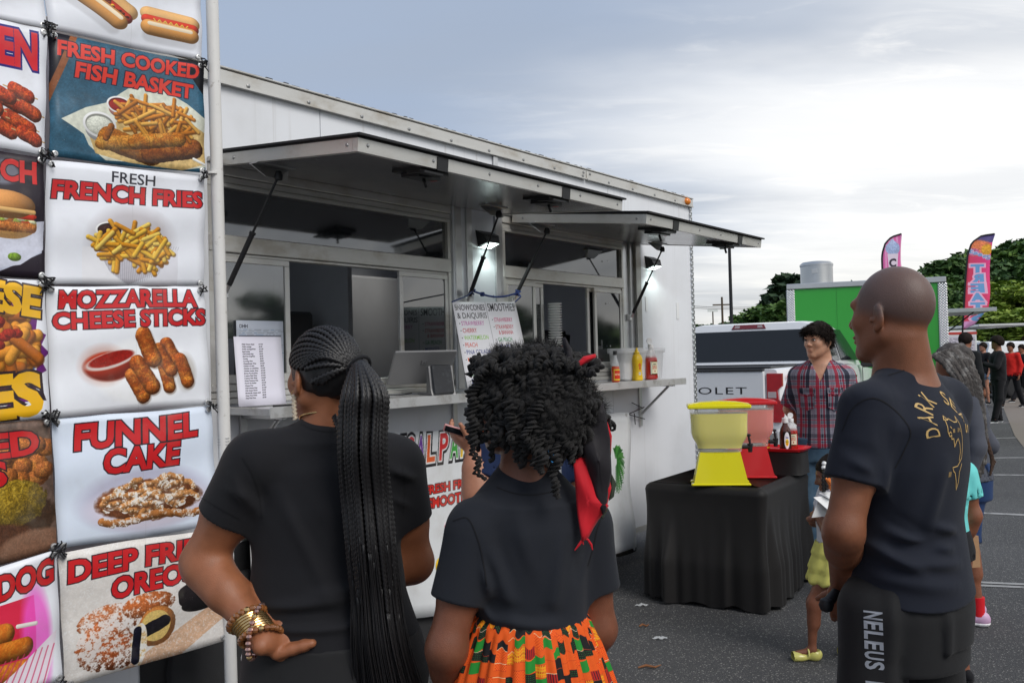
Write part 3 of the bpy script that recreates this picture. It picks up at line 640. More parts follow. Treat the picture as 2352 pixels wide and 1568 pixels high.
for a,b,c in ((XL,.03,.7),(XL,1.9,2.47),(-.03,.03,2.47)): mb=MB(); mb.box(a,a+.03,b,c,.33,2.79); P4('end_wall',mb,m_skin)  # gap left in the unseen end wall to let daylight inside
mb=MB(); mb.box(XL,-6.3,2.47,2.5,.33,2.79); mb.box(-5.2,0,2.47,2.5,.33,2.79); P4('rear_wall',mb,m_skin)  # unseen opening added in the rear wall to brighten the interior
for (a,b,c,d) in ((XL,-4.3,0,2.5),(-3.5,-2.1,0,2.5),(-1.4,0,0,2.5),(-4.3,-3.5,0,1.2),(-4.3,-3.5,2.0,2.5),(-2.1,-1.4,0,1.2),(-2.1,-1.4,1.9,2.5)):  # roof left open in two unseen places to light the back wall
    mb=MB(); mb.box(a+.001,b-.001,c,d,2.79,2.845); P4('roof_panel',mb,m_skin)
for a,b in ((-4.3,-3.5),(-2.1,-1.4)): mb=MB(); mb.box(a,b,1.2,1.96,2.85,2.856); P4('added_skylight_lid',mb,mat('added_skylight_plastic',(.8,.8,.8),.3,alpha=.25))  # skylight lids added over the roof openings that brighten the interior
mb=MB(); mb.box(XL,0,.03,2.47,.36,.42); P4('floor',mb,m_in)
for a,b in ((XL,-1.605),(-1.595,.012)):
    mb=MB(); mb.box(a,b,-.022,-.002,2.782,2.846,.004); mb.box(a,b,-.028,.03,2.848,2.858,.003); mb.box(a,b,-.027,-.023,2.782,2.790); P4('roof_rail',mb,m_alud)
mb=MB()
for x in list(np.arange(-5,-.1,.335))+[-1.64,-1.56]: mb.lathe([(.011,-.004),(.009,.002),(.002,.005)],8,(x,-.024,2.80 if x not in(-1.64,-1.56) else 2.825),rot=np.array([[1,0,0],[0,0,-1],[0,1,0]]))
P4('rail_screw_row',mb,m_screw)
mb=MB()
for i in range(60): x=-4.6+i*.077+rng.uniform(-.03,.03); mb.box(x,x+rng.uniform(.01,.05),-.02,.01,2.859,2.859+rng.uniform(.001,.006))
P4('roof_sealant',mb,m_dark)['kind']='stuff'
mb=MB(); mb.box(-.030,.006,-.012,.0,.33,2.781); mb.box(.002,.008,.0,.12,.33,2.781); P4('corner_plate',mb,m_diam)
mb=MB(); mb.box(XL,0,-.006,.05,.29,.328); P4('bottom_rail',mb,m_alud)
mb=MB(); mb.box(XL,-.02,.3,.42,.18,.288); mb.box(XL,-.02,2.05,2.17,.18,.288)
for x in np.arange(XL+.1,-.1,.6): mb.box(x,x+.08,.42,2.05,.2,.285)
P4('chassis_frame',mb,m_blackm)
mb=MB(); mb.lathe([(.03,0),(.028,.012),(.018,.024),(.002,.028)],14,(-.10,-.022,2.818),rot=np.array([[1,0,0],[0,0,-1],[0,1,0]]),sx=1.3); P4('marker_light',mb,mat('amber_lens',(.75,.22,.02),.25,spec=.8))
for x,z,w_,h_ in [(-.80,2.02,.035,.11),(-.30,1.99,.04,.13)]:
    mb=MB(); mb.box(x,x+w_,-.004,-.001,z-h_,z); P4('patch_plate',mb,m_white)
# hatch frames, windows
def window(x0,x1,panes,name='serving_window'):
    fr=MB(); F0=.035
    fr.box(x0,x1,-.006,.06,2.395,2.438,.003); fr.box(x0,x1,.004,.06,2.365,2.393,.002); fr.box(x0,x1,-.002,.06,2.345,2.363,.002)
    fr.box(x0,x1,-.004,.05,2.066,2.14,.004); fr.box(x0,x1,.008,.05,2.052,2.064,.002)
    fr.box(x1-.022,x1,0,.05,1.50,2.345,.002); fr.box(x0,x0+.025,0,.05,1.50,2.345,.002)
    fr.box(x0,x1,-.010,.07,1.47,1.50,.003); fr.box(x0,x1,-.002,.07,1.442,1.468,.002); fr.box(x0,x1,-.014,.07,1.415,1.44,.003)
    w_=P4('window_frame',fr,m_alud)
    mb=MB(); mb.box(x0+.025,x1-.022,.022,.028,2.14,2.345); P4('transom_pane',mb,m_glass)
    for (a,b,yy,gl) in panes:
        s=MB(); t=.027
        s.box(a,b,yy,yy+.018,2.052-t,2.052,.002); s.box(a,b,yy,yy+.018,1.502,1.502+t*1.4,.002); s.box(a,a+t,yy,yy+.018,1.502+t*1.4,2.052-t,.002); s.box(b-t,b,yy,yy+.018,1.502+t*1.4,2.052-t,.002)
        so_=P4('sash',s,m_alud); g_=MB(); g_.box(a+t,b-t,yy+.007,yy+.011,1.502+t*1.4,2.052-t); g_.build('pane',gl,so_)
window(-4.53,-2.99,[(-4.505,-4.105,.004,m_glass2),(-3.395,-3.012,.004,m_glass)])
window(-2.52,-1.108,[(-2.495,-2.187,.004,m_glass),(-2.25,-2.075,.026,m_glass),(-1.50,-1.13,.004,m_glass),(-1.56,-1.45,.026,m_glass)])
for a,b,y0 in [(-2.99,-2.955,.012),(-2.953,-2.90,-.004),(-2.898,-2.865,.006),(-2.863,-2.815,-.012)]: mb=MB(); mb.box(a,b,y0,.06,1.415,2.44,.002); P4('hatch_jamb',mb,m_alu)
for a,b,y0 in [(-2.60,-2.56,-.006),(-2.558,-2.522,.004)]: mb=MB(); mb.box(a,b,y0-.006,-.001,1.415,2.78 if a<-2.59 else 2.44,.002); P4('hatch_jamb',mb,m_alu)
for a,b,y0 in [(-1.106,-1.05,.02),(-1.048,-.99,.03),(-.988,-.942,.012),(-.940,-.865,-.010)]: mb=MB(); mb.box(a,b,y0,.06,1.415,2.44,.002); P4('hatch_jamb',mb,m_alu)
P4('hatch_jamb',mb,m_alud)
mb=MB(); mb.box(-4.53,-2.815,-.018,-.002,2.442,2.462,.002); mb.box(-2.56,-.865,-.018,-.002,2.442,2.462,.002); P4('hatch_hinge',mb,m_alud)
# interior: steel back wall, hood, counters, blender row
mb=MB(); mb.box(-6,-1.2,2.30,2.33,.5,1.52,.003); mb.box(-6,-3.2,2.28,2.31,1.525,2.0,.003); mb.box(-3.19,-2.45,2.28,2.31,1.525,2.3,.003); mb.box(-2.44,-1.2,2.28,2.31,1.525,2.3,.003); mb.box(-6,-2.45,2.2,2.28,1.60,1.615,.002); P4('back_splash',mb,m_in2)
mb=MB(); mb.prism([(2.05,2.10),(2.05,2.04),(2.10,2.02),(2.3,2.02),(2.3,2.7),(2.22,2.7)],-5.6,-3.2,'x'); P4('exhaust_hood',mb,m_in2)
mb=MB(); mb.box(-6,-2.9,1.6,2.27,.5,1.30,.02); mb.box(-4.2,-3.7,1.7,2.2,1.30,1.62,.02); P4('fryer_counter',mb,m_steel)
mb=MB(); mb.box(-2.40,-2.36,1.5,2.27,.42,2.7); P4('partition',mb,m_in)
mb=MB(); mb.box(-3.05,-2.5,1.75,2.27,.42,1.95,.02); fz=P4('upright_cooler',mb,mat('dark_steel',(.10,.10,.105),.35,.5)); mb=MB(); mb.box(-2.98,-2.955,1.72,1.745,1.3,1.7,.004); mb.build('cooler_handle',m_alu,fz)
for k_,(a_,b_,h_) in enumerate([(-3.95,-3.8,.12),(-3.7,-3.62,.2),(-3.5,-3.3,.09)]): mb=MB(); mb.box(a_,b_,2.0,2.2,1.63,1.63+h_,.01); P4('supply_box',mb,[m_white,mat('red_decal',(.5,.05,.04),.4),m_in][k_])
mb=MB(); mb.box(-2.6,-.1,.3,.9,.5,1.44,.02); P4('drinks_counter',mb,m_in)
mb=MB(); mb.box(-2.3,-.3,2.2,2.28,.5,2.3,.02); P4('refrigerator',mb,m_in)
# raised hatches
m_under=mat('brushed_aluminium_lining',(.33,.32,.325),.24,.75,.08,3,.04,80)
def hatch(x0,x1,h0,drop,L,latches):
    th=math.atan2(drop,L); c_,s_=math.cos(th),math.sin(th)
    def A(u,v,w_): return (u,-(v*c_+w_*s_)-.02,h0-v*s_+w_*c_)
    def bx(u0,u1,v0,v1,w0,w1):
        v=[A(u,vv,w_) for u in (u0,u1) for vv in (v0,v1) for w_ in (w0,w1)]; return v,[(0,1,3,2),(4,6,7,5),(0,4,5,1),(2,3,7,6),(0,2,6,4),(1,5,7,3)]
    mb=MB(); mb.add(*bx(x0,x1,0,L,.052,.058)); mb.add(*bx(x0-.01,x1+.01,-.01,L+.018,.059,.068)); h=P4('raised_hatch',mb,m_black)
    mb=MB(); e=.0
    mb.add(*bx(x0,x1,L-.028,L,.001,.051)); mb.add(*bx(x0,x0+.025,0,L-.029,.001,.051)); mb.add(*bx(x1-.025,x1,0,L-.029,.001,.051)); mb.build('edge_frame',m_alud,h)
    mb=MB(); mb.add(*bx(x0+.026,x1-.026,.002,L-.030,.004,.050)); mb.build('lining',m_under,h)
    mb=MB()
    for u in np.linspace(x0+.05,x1-.05,6):
        p=A(u,L,.03); mb.lathe([(.008,0),(.006,.003),(.001,.004)],8,p,rot=np.array([[1,0,0],[0,0,-1],[0,1,0]]))
    for p in (A(x0,.08,.028),A(x0,L-.06,.028)): mb.lathe([(.008,0),(.006,.003),(.001,.004)],8,p,rot=np.array([[0,0,-1],[0,1,0],[1,0,0]]))
    mb.build('edge_screw_row',m_screw,h)
    for u in latches:
        mb=MB(); mb.add(*bx(u-.085,u+.085,L-.19,L-.03,-.012,.003)); mb.add(*bx(u-.06,u+.07,L-.16,L-.06,-.03,-.013)); mb.add(*bx(u-.09,u+.02,L-.10,L+.0,-.022,-.0135)); 
        mb.tube([A(u+.01,L-.1,-.03),A(u+.02,L-.09,-.065)],.007,8); mb.add(*bx(u-.02,u+.045,L-.005,L+.004,-.004,.05)); l=mb.build('latch',m_blackm,h)
        mb=MB(); mb.add(*bx(u+.072,u+.084,L-.12,L-.09,-.03,-.0125)); mb.build('red_tab',mat('red_tab',(.5,.02,.02),.5),l)
    return h,A
H1,A1=hatch(-4.47,-2.57,2.43,.075,.84,[-4.02,-3.12])
H2,A2=hatch(-2.45,-.85,2.40,.11,.92,[-2.12,-1.22])
def strut(x,yb,zb,A,v,h,xt):
    pl=MB(); c=A(xt,v,0); pl.add([(c[0]-.10,c[1]+.03,c[2]+.002),(c[0]+.10,c[1]+.03,c[2]+.002),(c[0]+.055,c[1]-.02,c[2]-.055),(c[0]-.055,c[1]-.02,c[2]-.055),(c[0]-.10,c[1]+.034,c[2]+.002),(c[0]+.10,c[1]+.034,c[2]+.002),(c[0]+.055,c[1]-.016,c[2]-.055),(c[0]-.055,c[1]-.016,c[2]-.055)],[(0,1,2,3),(4,7,6,5),(0,4,5,1),(1,5,6,2),(2,6,7,3),(3,7,4,0)])
    pl.box(c[0]-.10,c[0]+.10,c[1]-.02,c[1]+.03,c[2]-.004,c[2]+.002,.001); pl.build('strut_bracket',m_alu,h)
    a=np.array([c[0],c[1]-.03,c[2]-.045]); b=np.array([x,yb,zb]); m_=a*.52+b*.48
    mb=MB(); mb.lathe([(.016,-.018),(.018,0),(.012,.018)],10,tuple(a)); mb.tube([a,m_],.0055,8); s=mb.build('gas_strut',m_blackm,h)
    mb=MB(); mb.tube([m_,m_+(b-m_)*.04],.014,10); mb.tube([m_+(b-m_)*.04,b+(m_-b)*.12],.0115,10); mb.build('cylinder',m_black,s)
    mb=MB(); mb.tube([b+(m_-b)*.12,b],.0085,8); mb.box(b[0]-.015,b[0]+.015,b[1],b[1]+.05,b[2]-.025,b[2]+.02,.003); mb.build('end_fitting',m_alu,s)
strut(-4.47,-.03,1.89,A1,.22,H1,-4.37); strut(-2.89,-.03,1.91,A1,.25,H1,-2.93)
strut(-2.46,-.03,1.935,A2,.18,H2,-2.38); strut(-1.03,-.01,1.86,A2,.24,H2,-1.05)
# wall lamps
m_led=mat('lamp_led',(.9,.95,1),.4,emit=(.82,1,.93),estr=7)
for x,z in ((-2.70,2.25),(-.72,2.25)):
    mb=MB(); mb.add([(x-.075,-.002,z+.075),(x+.075,-.002,z+.075),(x+.055,-.002,z-.02),(x-.055,-.002,z-.02),(x-.075,-.055,z+.05),(x+.075,-.055,z+.05),(x+.055,-.075,z-.0),(x-.055,-.075,z-.0)],[(0,1,2,3),(4,7,6,5),(0,4,5,1),(1,5,6,2),(2,6,7,3),(3,7,4,0)])
    for k in range(7): mb.box(x-.07+k*.02,x-.06+k*.02,-.062,-.056,z+.012,z+.045)
    l=P4('wall_lamp',mb,m_black)
    mb=MB(); mb.add([(x-.045,-.078,z-.003),(x+.045,-.078,z-.003),(x+.045,-.012,z-.026),(x-.045,-.012,z-.026)],[(0,1,2,3)]); mb.build('led_panel',m_led,l)
    lt=bpy.data.lights.new('lamp_light','SPOT'); lt.energy=1.3; lt.color=(.85,1,.93); lt.spot_size=R_(150); lt.shadow_soft_size=.03; lo=bpy.data.objects.new('lamp_light',lt); COL.objects.link(lo); lo.location=tuple(TW(x,-.085,z-.03)); lo.rotation_euler=(R_(-20),0,TYAW)
# shelves with brackets
m_shelf=mat('shelf_aluminium',(.66,.66,.66),.36,.6,.1,6,.1,60,col2=(.45,.44,.42),c2lo=.5,c2hi=.7,c2s=9)
for x0,x1,br in ((-4.47,-2.86,(-4.38,-3.0)),(-2.62,-.79,(-.93,-2.4))):
    mb=MB(); mb.box(x0,x1,-.31,-.008,1.372,1.405,.004); mb.box(x0,x1,-.315,-.311,1.362,1.408,.001); s=P4('counter_shelf',mb,m_shelf)
    for x in br:
        mb=MB(); mb.box(x-.018,x+.018,-.016,-.001,1.06,1.37,.002); mb.box(x-.014,x+.014,-.29,-.018,1.352,1.37,.002)
        for dx in (-.010,.010): mb.tube([(x+dx,-.018,1.15),(x+dx,-.24,1.35)],.006,6)
        mb.build('shelf_bracket',m_alu,s)
mb=MB(); xx=-.93
for a,b in [((xx-.16,-.03,1.24),(xx,-.03,1.19)),((xx-.22,-.03,1.16),(xx+.0,-.04,1.20)),((xx-.22,-.03,1.16),(xx+.02,-.03,1.11)),((xx-.13,-.03,1.16),(xx-.12,-.03,1.08))]: mb.tube([a,b],.0035,5)
tag(P4('cable_tie_tails',mb,m_black,None),'black cable tie tails sprouting from the shelf bracket','cable tie'); bpy.data.objects['cable_tie_tails'].location=tuple(TO); bpy.data.objects['cable_tie_tails'].rotation_euler=(0,0,TYAW)
# wheels and fenders
m_tyre=mat('tyre_rubber',(.025,.025,.027),.85,0,.2,20,.3); m_rim=mat('painted_steel_rim',(.62,.63,.68),.35,.1)
def wheel(x,y,z,R,w_,par,rim=m_rim,holes=8,yaw=0,name='wheel',dish=.16):
    rot=np.array([[1,0,0],[0,0,-1],[0,1,0]],float)
    mb=MB(); mb.lathe([(R*.62,-w_/2),(R*.90,-w_/2),(R*.98,-w_*.40),(R,-w_*.25),(R,w_*.25),(R*.98,w_*.4),(R*.9,w_/2),(R*.62,w_/2)],40,(0,0,0),rot=rot)
    if name=='wheel': wh=mb.build('wheel',m_tyre,par)
    else: wh=mb.build(name,m_tyre,par)
    wh.location=(x,y,z)
    mb=MB(); mb.lathe([(R*.2,w_*.30),(R*.24,w_*.34),(R*.40,w_*max(.30,dish)),(R*.52,w_*dish),(R*.58,w_*.44),(R*.63,w_*.5),(R*.63,-w_*.4),(R*.3,-w_*.4)],40,(0,0,0),rot=rot)
    mb.lathe([(.001,w_*.52),(R*.12,w_*.50),(R*.17,w_*.40),(R*.19,w_*.30)],20,(0,0,0),rot=rot); r_=mb.build('rim',rim,wh)
    mb=MB()
    for k in range(holes): a=2*math.pi*k/holes; mb.lathe([(R*.055,w_*(.325 if dish<.3 else .352)),(R*.05,w_*(.33 if dish<.3 else .356))],10,(R*.42*math.cos(a),0,R*.42*math.sin(a)),rot=rot)
    mb.build('rim_hole_ring',m_black,wh); return wh
for x in (-4.40,-3.42):
    wheel(x,.052,.345,.36,.20,TR,dish=.34)
    mb=MB(); pts=[(x-.47,.62),(x-.40,.80),(x-.28,.875),(x+.28,.875),(x+.40,.80),(x+.47,.62)]
    for (a,b),(c_,d) in zip(pts[:-1],pts[1:]): mb.add([(a,-.008,b),(c_,-.008,d),(c_,-.008,d-.05),(a,-.008,b-.05),(a,-.002,b),(c_,-.002,d),(c_,-.002,d-.05),(a,-.002,b-.05)],[(0,1,2,3),(0,4,5,1),(3,2,6,7),(0,3,7,4),(1,5,6,2)])
    P4('wheel_fender',mb,m_diam)
    mb=MB(); mb.add([(a,-.004,b) for a,b in pts]+[(x+.47,-.004,.30),(x-.47,-.004,.30)],[tuple(range(8))]); P4('wheel_well_shade',mb,m_black)  # flat black sheet stands in for the shade inside the wheel opening
# vinyl banner under the shelf
def TWx(p): return TW(*p)
A=Art(960,300,(.86,.87,.88)); 
for i in range(26): A.rect(i*37,0,i*37+.5,300,(.80,.81,.83),.5)
def bx_(x): return (x+4.42)/3.2*960
def bz_(z): return (1.235-z)/1.0*300
cols=[(.80,.16,.18),(.93,.50,.12),(.92,.80,.15),(.25,.62,.25),(.20,.45,.75),(.80,.18,.22),(.42,.20,.60),(.86,.36,.16)]
xx=-3.485-.078*5+.0
def bubble(A,s,x,cs,dx,z,h,w_):
    for i,ch in enumerate(s):
        if ch==' ': x+=dx*.5; continue
        X=bx_(x); kw=dict(h=h,w=w_*(0.4 if ch=='I' else 1),rot=0,shear=.1,anchor='c')
        X+=w_/2; A.text(ch,X,z,out=(.1,.1,.12),col=(.9,.9,.9),ow=.10,bold=.05,**kw); A.text(ch,X,z,out=(.93,.93,.93),col=cs[i%len(cs)],ow=.05,bold=.025,**kw); x+=dx*(.6 if ch=='I' else 1)
bubble(A,'TROPICAL',-3.485-.080*4.6,cols,.082,bz_(1.055),40,19)
bubble(A,'PARADISE',-3.215,[(.82,.17,.18),(.28,.66,.28),(.93,.76,.15),(.20,.68,.72),(.86,.36,.16),(.42,.20,.60),(.82,.17,.18),(.28,.6,.3)],.088,bz_(1.055),40,20)
for t,x0,x1,z,h in (('FRESH FRUIT',-3.33,-2.905,.885,13),('SMOOTHIES',-3.31,-2.895,.81,15)): A.text(t,bx_(x0),bz_(z),h,bx_(x1)-bx_(x0),(.80,.17,.14),(.12,.08,.1),.045,.04)
x0,z0=bx_(-3.175),bz_(.72)
A.ell(x0+14,z0+74,26,10,(.45,.42,.42),soft=8); A.poly([(x0-2,z0),(x0+26,z0),(x0+21,z0+72),(x0+4,z0+72)],(.83,.36,.44)); A.poly([(x0-2,z0),(x0+26,z0),(x0+26,z0+5),(x0-2,z0+5)],(.93,.88,.90)); A.cap(x0+4,z0+8,x0+7,z0+66,2,(.93,.55,.62),shade=0)
for cx_,cy_,r_,c_ in [(x0+30,z0-10,10,(.85,.22,.15)),(x0+28,z0-2,8,(.45,.66,.2)),(x0-4,z0+80,15,(.84,.14,.16)),(x0-14,z0+66,11,(.88,.72,.18)),(x0+22,z0+76,9,(.84,.14,.16)),(x0-20,z0+88,8,(.2,.2,.25)),(x0+2,z0+60,6,(.3,.5,.2))]: A.ell(cx_,cy_,r_,r_*1.15,c_,shade=.5,tex=.15)
for ox,oz,sg in ((bx_(-1.40),bz_(.86),-1),(bx_(-4.36),bz_(.93),1)):
    for k in range(9):
        a=-1.9+k*.45; L=44; P=[(ox+L*t*math.cos(a)*.6-0*sg,oz+L*t*math.sin(a)+16*t*t) for t in np.linspace(0,1,6)]; A.path(P,1.6,(.20,.45,.16),shade=0)
        for t in np.linspace(.15,1,11):
            x_,y_=ox+L*t*math.cos(a)*.6,oz+L*t*math.sin(a)+16*t*t
            for s in (-1,1): A.cap(x_,y_,x_+7*math.cos(a+s*.9),y_+8*math.sin(a+s*.9)+2,1,(.25,.52,.20) if k%2 else (.15,.38,.14),shade=0)
im=A.image('print_banner',.03); m_ban=imat('vinyl_banner_print',im,.42,dirt=.12,bump=.1,bs=12)
nx,nz=64,14; V=[];UV=[]
for j in range(nz+1):
    for i in range(nx+1):
        u=i/nx; v=j/nz; x=-4.42+3.2*u; zt=1.235-.055*u-.006*math.sin(u*38)*(1 if u>.0 else 0); zb=.39-.15*min(1,u/.4)+.0*u-.03*max(0,(u-.4)/.6)+.006*math.sin(u*31); z=zt+(zb-zt)*v
        y=-.080-.012*math.sin(u*9+1)*v-.010*math.sin(u*23+v*4)*v-.02*v*v-(.012*math.sin(v*9)*max(0,u-.93)/.07)
        V.append((x,y,z)); UV.append((u,(z-.235)/1.0))
Fc=[(j*(nx+1)+i,(j+1)*(nx+1)+i,(j+1)*(nx+1)+i+1,j*(nx+1)+i+1) for j in range(nz) for i in range(nx)]
vb=mesh_obj('vinyl_banner',V,Fc,m_ban,None,True,UV); vb.location=tuple(TO); vb.rotation_euler=(0,0,TYAW); tag(vb,'white vinyl banner with TROPICAL PARADISE lettering hung below the serving shelf','banner')
md=vb.modifiers.new('thick','SOLIDIFY'); md.thickness=.0015
for x,z in ((-1.262,1.165),(-1.25,.23),(-3.15,1.20),(-4.38,1.2),(-2.2,1.18)):
    mb=MB(); mb.lathe([(.004,.002),(.006,.004),(.012,.003),(.013,0)],12,(x,-.080 if z>1 else -.108,z),rot=np.array([[1,0,0],[0,0,-1],[0,1,0]])); mb.build('grommet',m_alu,vb)
# ---------------------------------------------------------------- menu banners on the frame at the left
cB=math.atan((3100-1176)/FP); BD=np.array([math.sin(cB),math.cos(cB),0]); BN=np.array([math.cos(cB),-math.sin(cB),0])
B0=at(487,800,3.42); bdist=float((B0-CAM)@BN)
def onB(x,y,o=0): d=ray(x,y); return CAM+d*((bdist+o)/(d@BN))
def banner(c4,im,label,seed,out=0,cut=None):
    """c4: TL TR BR BL on the banner plane"""
    q=[onB(x,y,out) for x,y in c4]; r=random.Random(seed); ph=[r.uniform(0,6) for _ in range(4)]; n=16; V=[];UV=[]
    for j in range(n+1):
        for i in range(n+1):
            u=i/n;v=j/n; p=(q[0]*(1-u)+q[1]*u)*(1-v)+(q[3]*(1-u)+q[2]*u)*v
            b=.009*math.sin(math.pi*u)*math.sin(math.pi*v)+.004*math.sin(u*9+ph[0])*math.sin(v*4+ph[1])+.004*math.sin(v*13+ph[2]+u*3)+.005*math.exp(-((u-.5)/.05)**2)*math.sin(ph[0])
            s=.003*math.sin(math.pi*u*2+ph[3])*(abs(v-.5)*2)
            V.append(p+BN*b+np.array([0,0,s])); UV.append((u,1-v))
    F=[(j*(n+1)+i,(j+1)*(n+1)+i,(j+1)*(n+1)+i+1,j*(n+1)+i+1) for j in range(n) for i in range(n)]
    m=imat(im.name+'_vinyl',im,.36,dirt=.14,bump=.25,bs=9); o=mesh_obj('menu_banner',np.array(V)-q[3],F,m,None,True,UV); o.location=tuple(q[3]); tag(o,label,'menu banner','food photo banners laced to the frame')
    md=o.modifiers.new('thick','SOLIDIFY'); md.thickness=.002; return o,q
cA=[([(88,-175),(461,-72),(463,140),(111,68)],art_hotdog(),'white menu banner with two hot dogs, top of its column'),
 ([(112,72),(467,147),(471.5,400),(113.5,360)],art_fish(),'dark menu banner reading FRESH COOKED FISH BASKET'),
 ([(105,368),(470.5,403),(467.5,656.5),(103.5,653.5)],art_fries(),'white menu banner reading FRESH FRENCH FRIES'),
 ([(105,656),(467.5,658.5),(484,929),(117,959)],art_mozz(),'white menu banner reading MOZZARELLA CHEESE STICKS'),
 ([(117,961),(486,931.5),(501,1205),(133.5,1262)],art_funnel(),'pale menu banner reading FUNNEL CAKE'),
 ([(132,1270),(503,1209),(521,1467),(150,1580)],art_oreo(),'menu banner reading DEEP FRIED OREOS, bottom of its column')]
cBs=[([(-290,-160),(84,-180),(107,66),(-266,-16)],art_side(0),'menu banner corner with pink checks at the upper left edge'),
 ([(-266,-14),(108,70),(103,359),(-268,300)],art_side(1),'menu banner with red glazed wings and the letter N at the left edge'),
 ([(-268,303),(100,362),(103,640),(-270,615)],art_side(2),'dark menu banner with a burger under the letters WICH at the left edge'),
 ([(-270,617),(103,645),(114,958),(-256,985)],art_side(3),'menu banner with yellow letters and fries in a purple burst'),
 ([(-256,988),(115,960),(131,1259),(-240,1365)],art_side(4),'brown menu banner of fried pickles below the purple burst banner'),
 ([(-240,1368),(130,1262),(143,1560),(-226,1690)],art_side(5),'menu banner of corn dogs on pink, lower left edge')]
qs=[]
for i,(c4,im,lb) in enumerate(cA): qs.append(banner(c4,im,lb,i,out=.004*(i%2)))
qB=[]
for i,(c4,im,lb) in enumerate(cBs): qB.append(banner(c4,im,lb,20+i,out=.010+.004*(i%2)))
def grommet(par,p,q3):
    rot=np.stack([BD,np.array([0,0,1.]),BN],1)
    mb=MB(); mb.lathe([(.0045,.003),(.006,.006),(.010,.005),(.0115,0)],12,p-q3,rot=rot); mb.build('grommet',m_alu,par)
for i,(o,q) in enumerate(qs):
    c=(q[0]+q[1]+q[2]+q[3])/4
    for k in range(4): grommet(o,q[k]+(c-q[k])*.055+BN*.004,q[3])
for i,(o,q) in enumerate(qB):
    c=(q[0]+q[1]+q[2]+q[3])/4
    for k in (1,2): grommet(o,q[k]+(c-q[k])*.05+BN*.004,q[3])
# black lacing at the joints
for j,(x,y,n) in enumerate([(112,70,1),(108,362,1),(104,655,1),(116,960,1),(131,1263,1),(465,146,0),(469,402,0),(468,662,0),(486,930,0),(146,1562,0)]):
    mb=MB(); q=random.Random(j); c=onB(x,y,.016); 
    for k in range(7 if n else 4):
        s=.030 if n else .018; P=[c+BD*q.uniform(-s,s)+np.array([0,0,q.uniform(-s,s)])+BN*q.uniform(0,.012) for _ in range(4)]; P=[P[0],(P[0]+P[1])/2+BN*.006,P[1],P[2]]; mb.tube(P,.0028,5)
    mb.tube([c,c+BD*.02*(1 if q.random()<.5 else -1)-np.array([0,0,.03])+BN*.01],.0025,5)
    nm=['top','fish basket','french fries','mozzarella','funnel cake','fish basket','french fries','mozzarella','funnel cake','corn dog']
    tag(mb.build('lacing_cord',m_black),'knotted black cord at the %s corner of the %s banner'%('inner' if n else 'pole side',['fish basket','french fries','mozzarella','funnel cake','oreo','fish basket','french fries','mozzarella','funnel cake','oreo lower'][j]) ,'cord','black cords lacing the banners')
# white upright post
def post(x0,y0,x1,y1,o,r,label,name='frame_post'):
    a=onB(x0,y0,o); b=onB(x1,y1,o); d=(b-a)/(b[2]-a[2]); b=a+d*(0-a[2]); t=a+d*(3.35-a[2]); mb=MB(); 
    ob=empty(name,b); mb.tube([np.zeros(3),(t-b)*.5,(t-b)],r,16); mb.build('tube',m_post,ob); tag(ob,label,'post'); return ob,b,t
m_post=mat('chalky_white_paint',(.70,.69,.67),.5,0,.06,8,.3,60,col2=(.45,.43,.40),c2lo=.62,c2hi=.72,c2s=22)
po,pb,pt=post(487,0,531,1568,.01,.0235,'scuffed white round post at the right edge of the menu banners')
mb=MB(); mb.tube([onB(487,398,.01)-pb-np.array([0,0,.004]),onB(487,398,.01)-pb+np.array([0,0,.004])],.0245,16); mb.build('collar',m_post,po)
mb=MB(); 
for z in (1.28,1.10): 
    c=pb+(pt-pb)*(z/3.35)
    for k in range(3): mb.tube([c+BD*.03+np.array([0,0,.01*k]),c+BN*.03+np.array([0,0,.012*k]),c-BD*.03+np.array([0,0,.01*k])],.0012,4)
tag(mb.build('wire_wrap',mat('thin_wire',(.5,.5,.5),.4,.6)),'thin wire wound round the white post','wire')
# rear member of the frame at the lower left and blue post base
# ---------------------------------------------------------------- things on the serving shelf
def at_tr(o,x,y,z,rz=0): o.location=tuple(TW(x,y,z)); o.rotation_euler=(0,0,TYAW+rz); return o
ROTY=np.array([[1,0,0],[0,0,-1],[0,1,0]],float)
# menu board for snow cones and smoothies
A=Art(420,520,(.88,.88,.90)); A.rect(207,0,208.5,520,(.25,.25,.28)); INKM=(.14,.14,.16)
A.text('SNOWCONES',10,50,33,188,INKM,None,0,.004); A.text('& DAIQUIRIS',16,98,33,184,INKM,None,0,.004); A.text('SMOOTHIES',218,56,46,186,INKM,None,0,.004)
for i,(t,c,w_) in enumerate([('STRAWBERRY',(.72,.35,.62),140),('CHERRY',(.70,.15,.18),84),('WATERMELON',(.50,.72,.25),148),('PEACH',(.80,.28,.22),70),('PINA COLADA',(.18,.22,.50),146),('MANGO',(.85,.36,.18),84),('GRAPE',(.45,.22,.50),74),('LEMON',(.22,.58,.28),74),('BLUE BERRY',(.16,.20,.48),130)]):
    A.ell(22,128+i*43,3,3,INKM); A.text(t,32,140+i*43,25,w_,c,None,0,.006)
y=122
for t,c,w_ in [('STRAWBERRY',(.74,.20,.40),128),('STRAWBERRY',(.72,.18,.22),126),('  & BANANA',(.72,.18,.22),100),('GA PEACH',(.18,.52,.28),96),('MANGO',(.22,.26,.60),80),('PEACH',(.80,.28,.22),70),('PINEAPPLE',(.80,.60,.12),110)]:
    if t[0]!=' ': A.ell(232,y-13,3,3,INKM)
    A.text(t.strip(),242+(14 if t[0]==' ' else 0),y,24,w_,c,None,0,.006); y+=(33 if t=='STRAWBERRY' and c[2]==.22 else 44)
im=A.image('print_snowcones',.02); m=imat('menu_board_print',im,.4,dirt=.03)
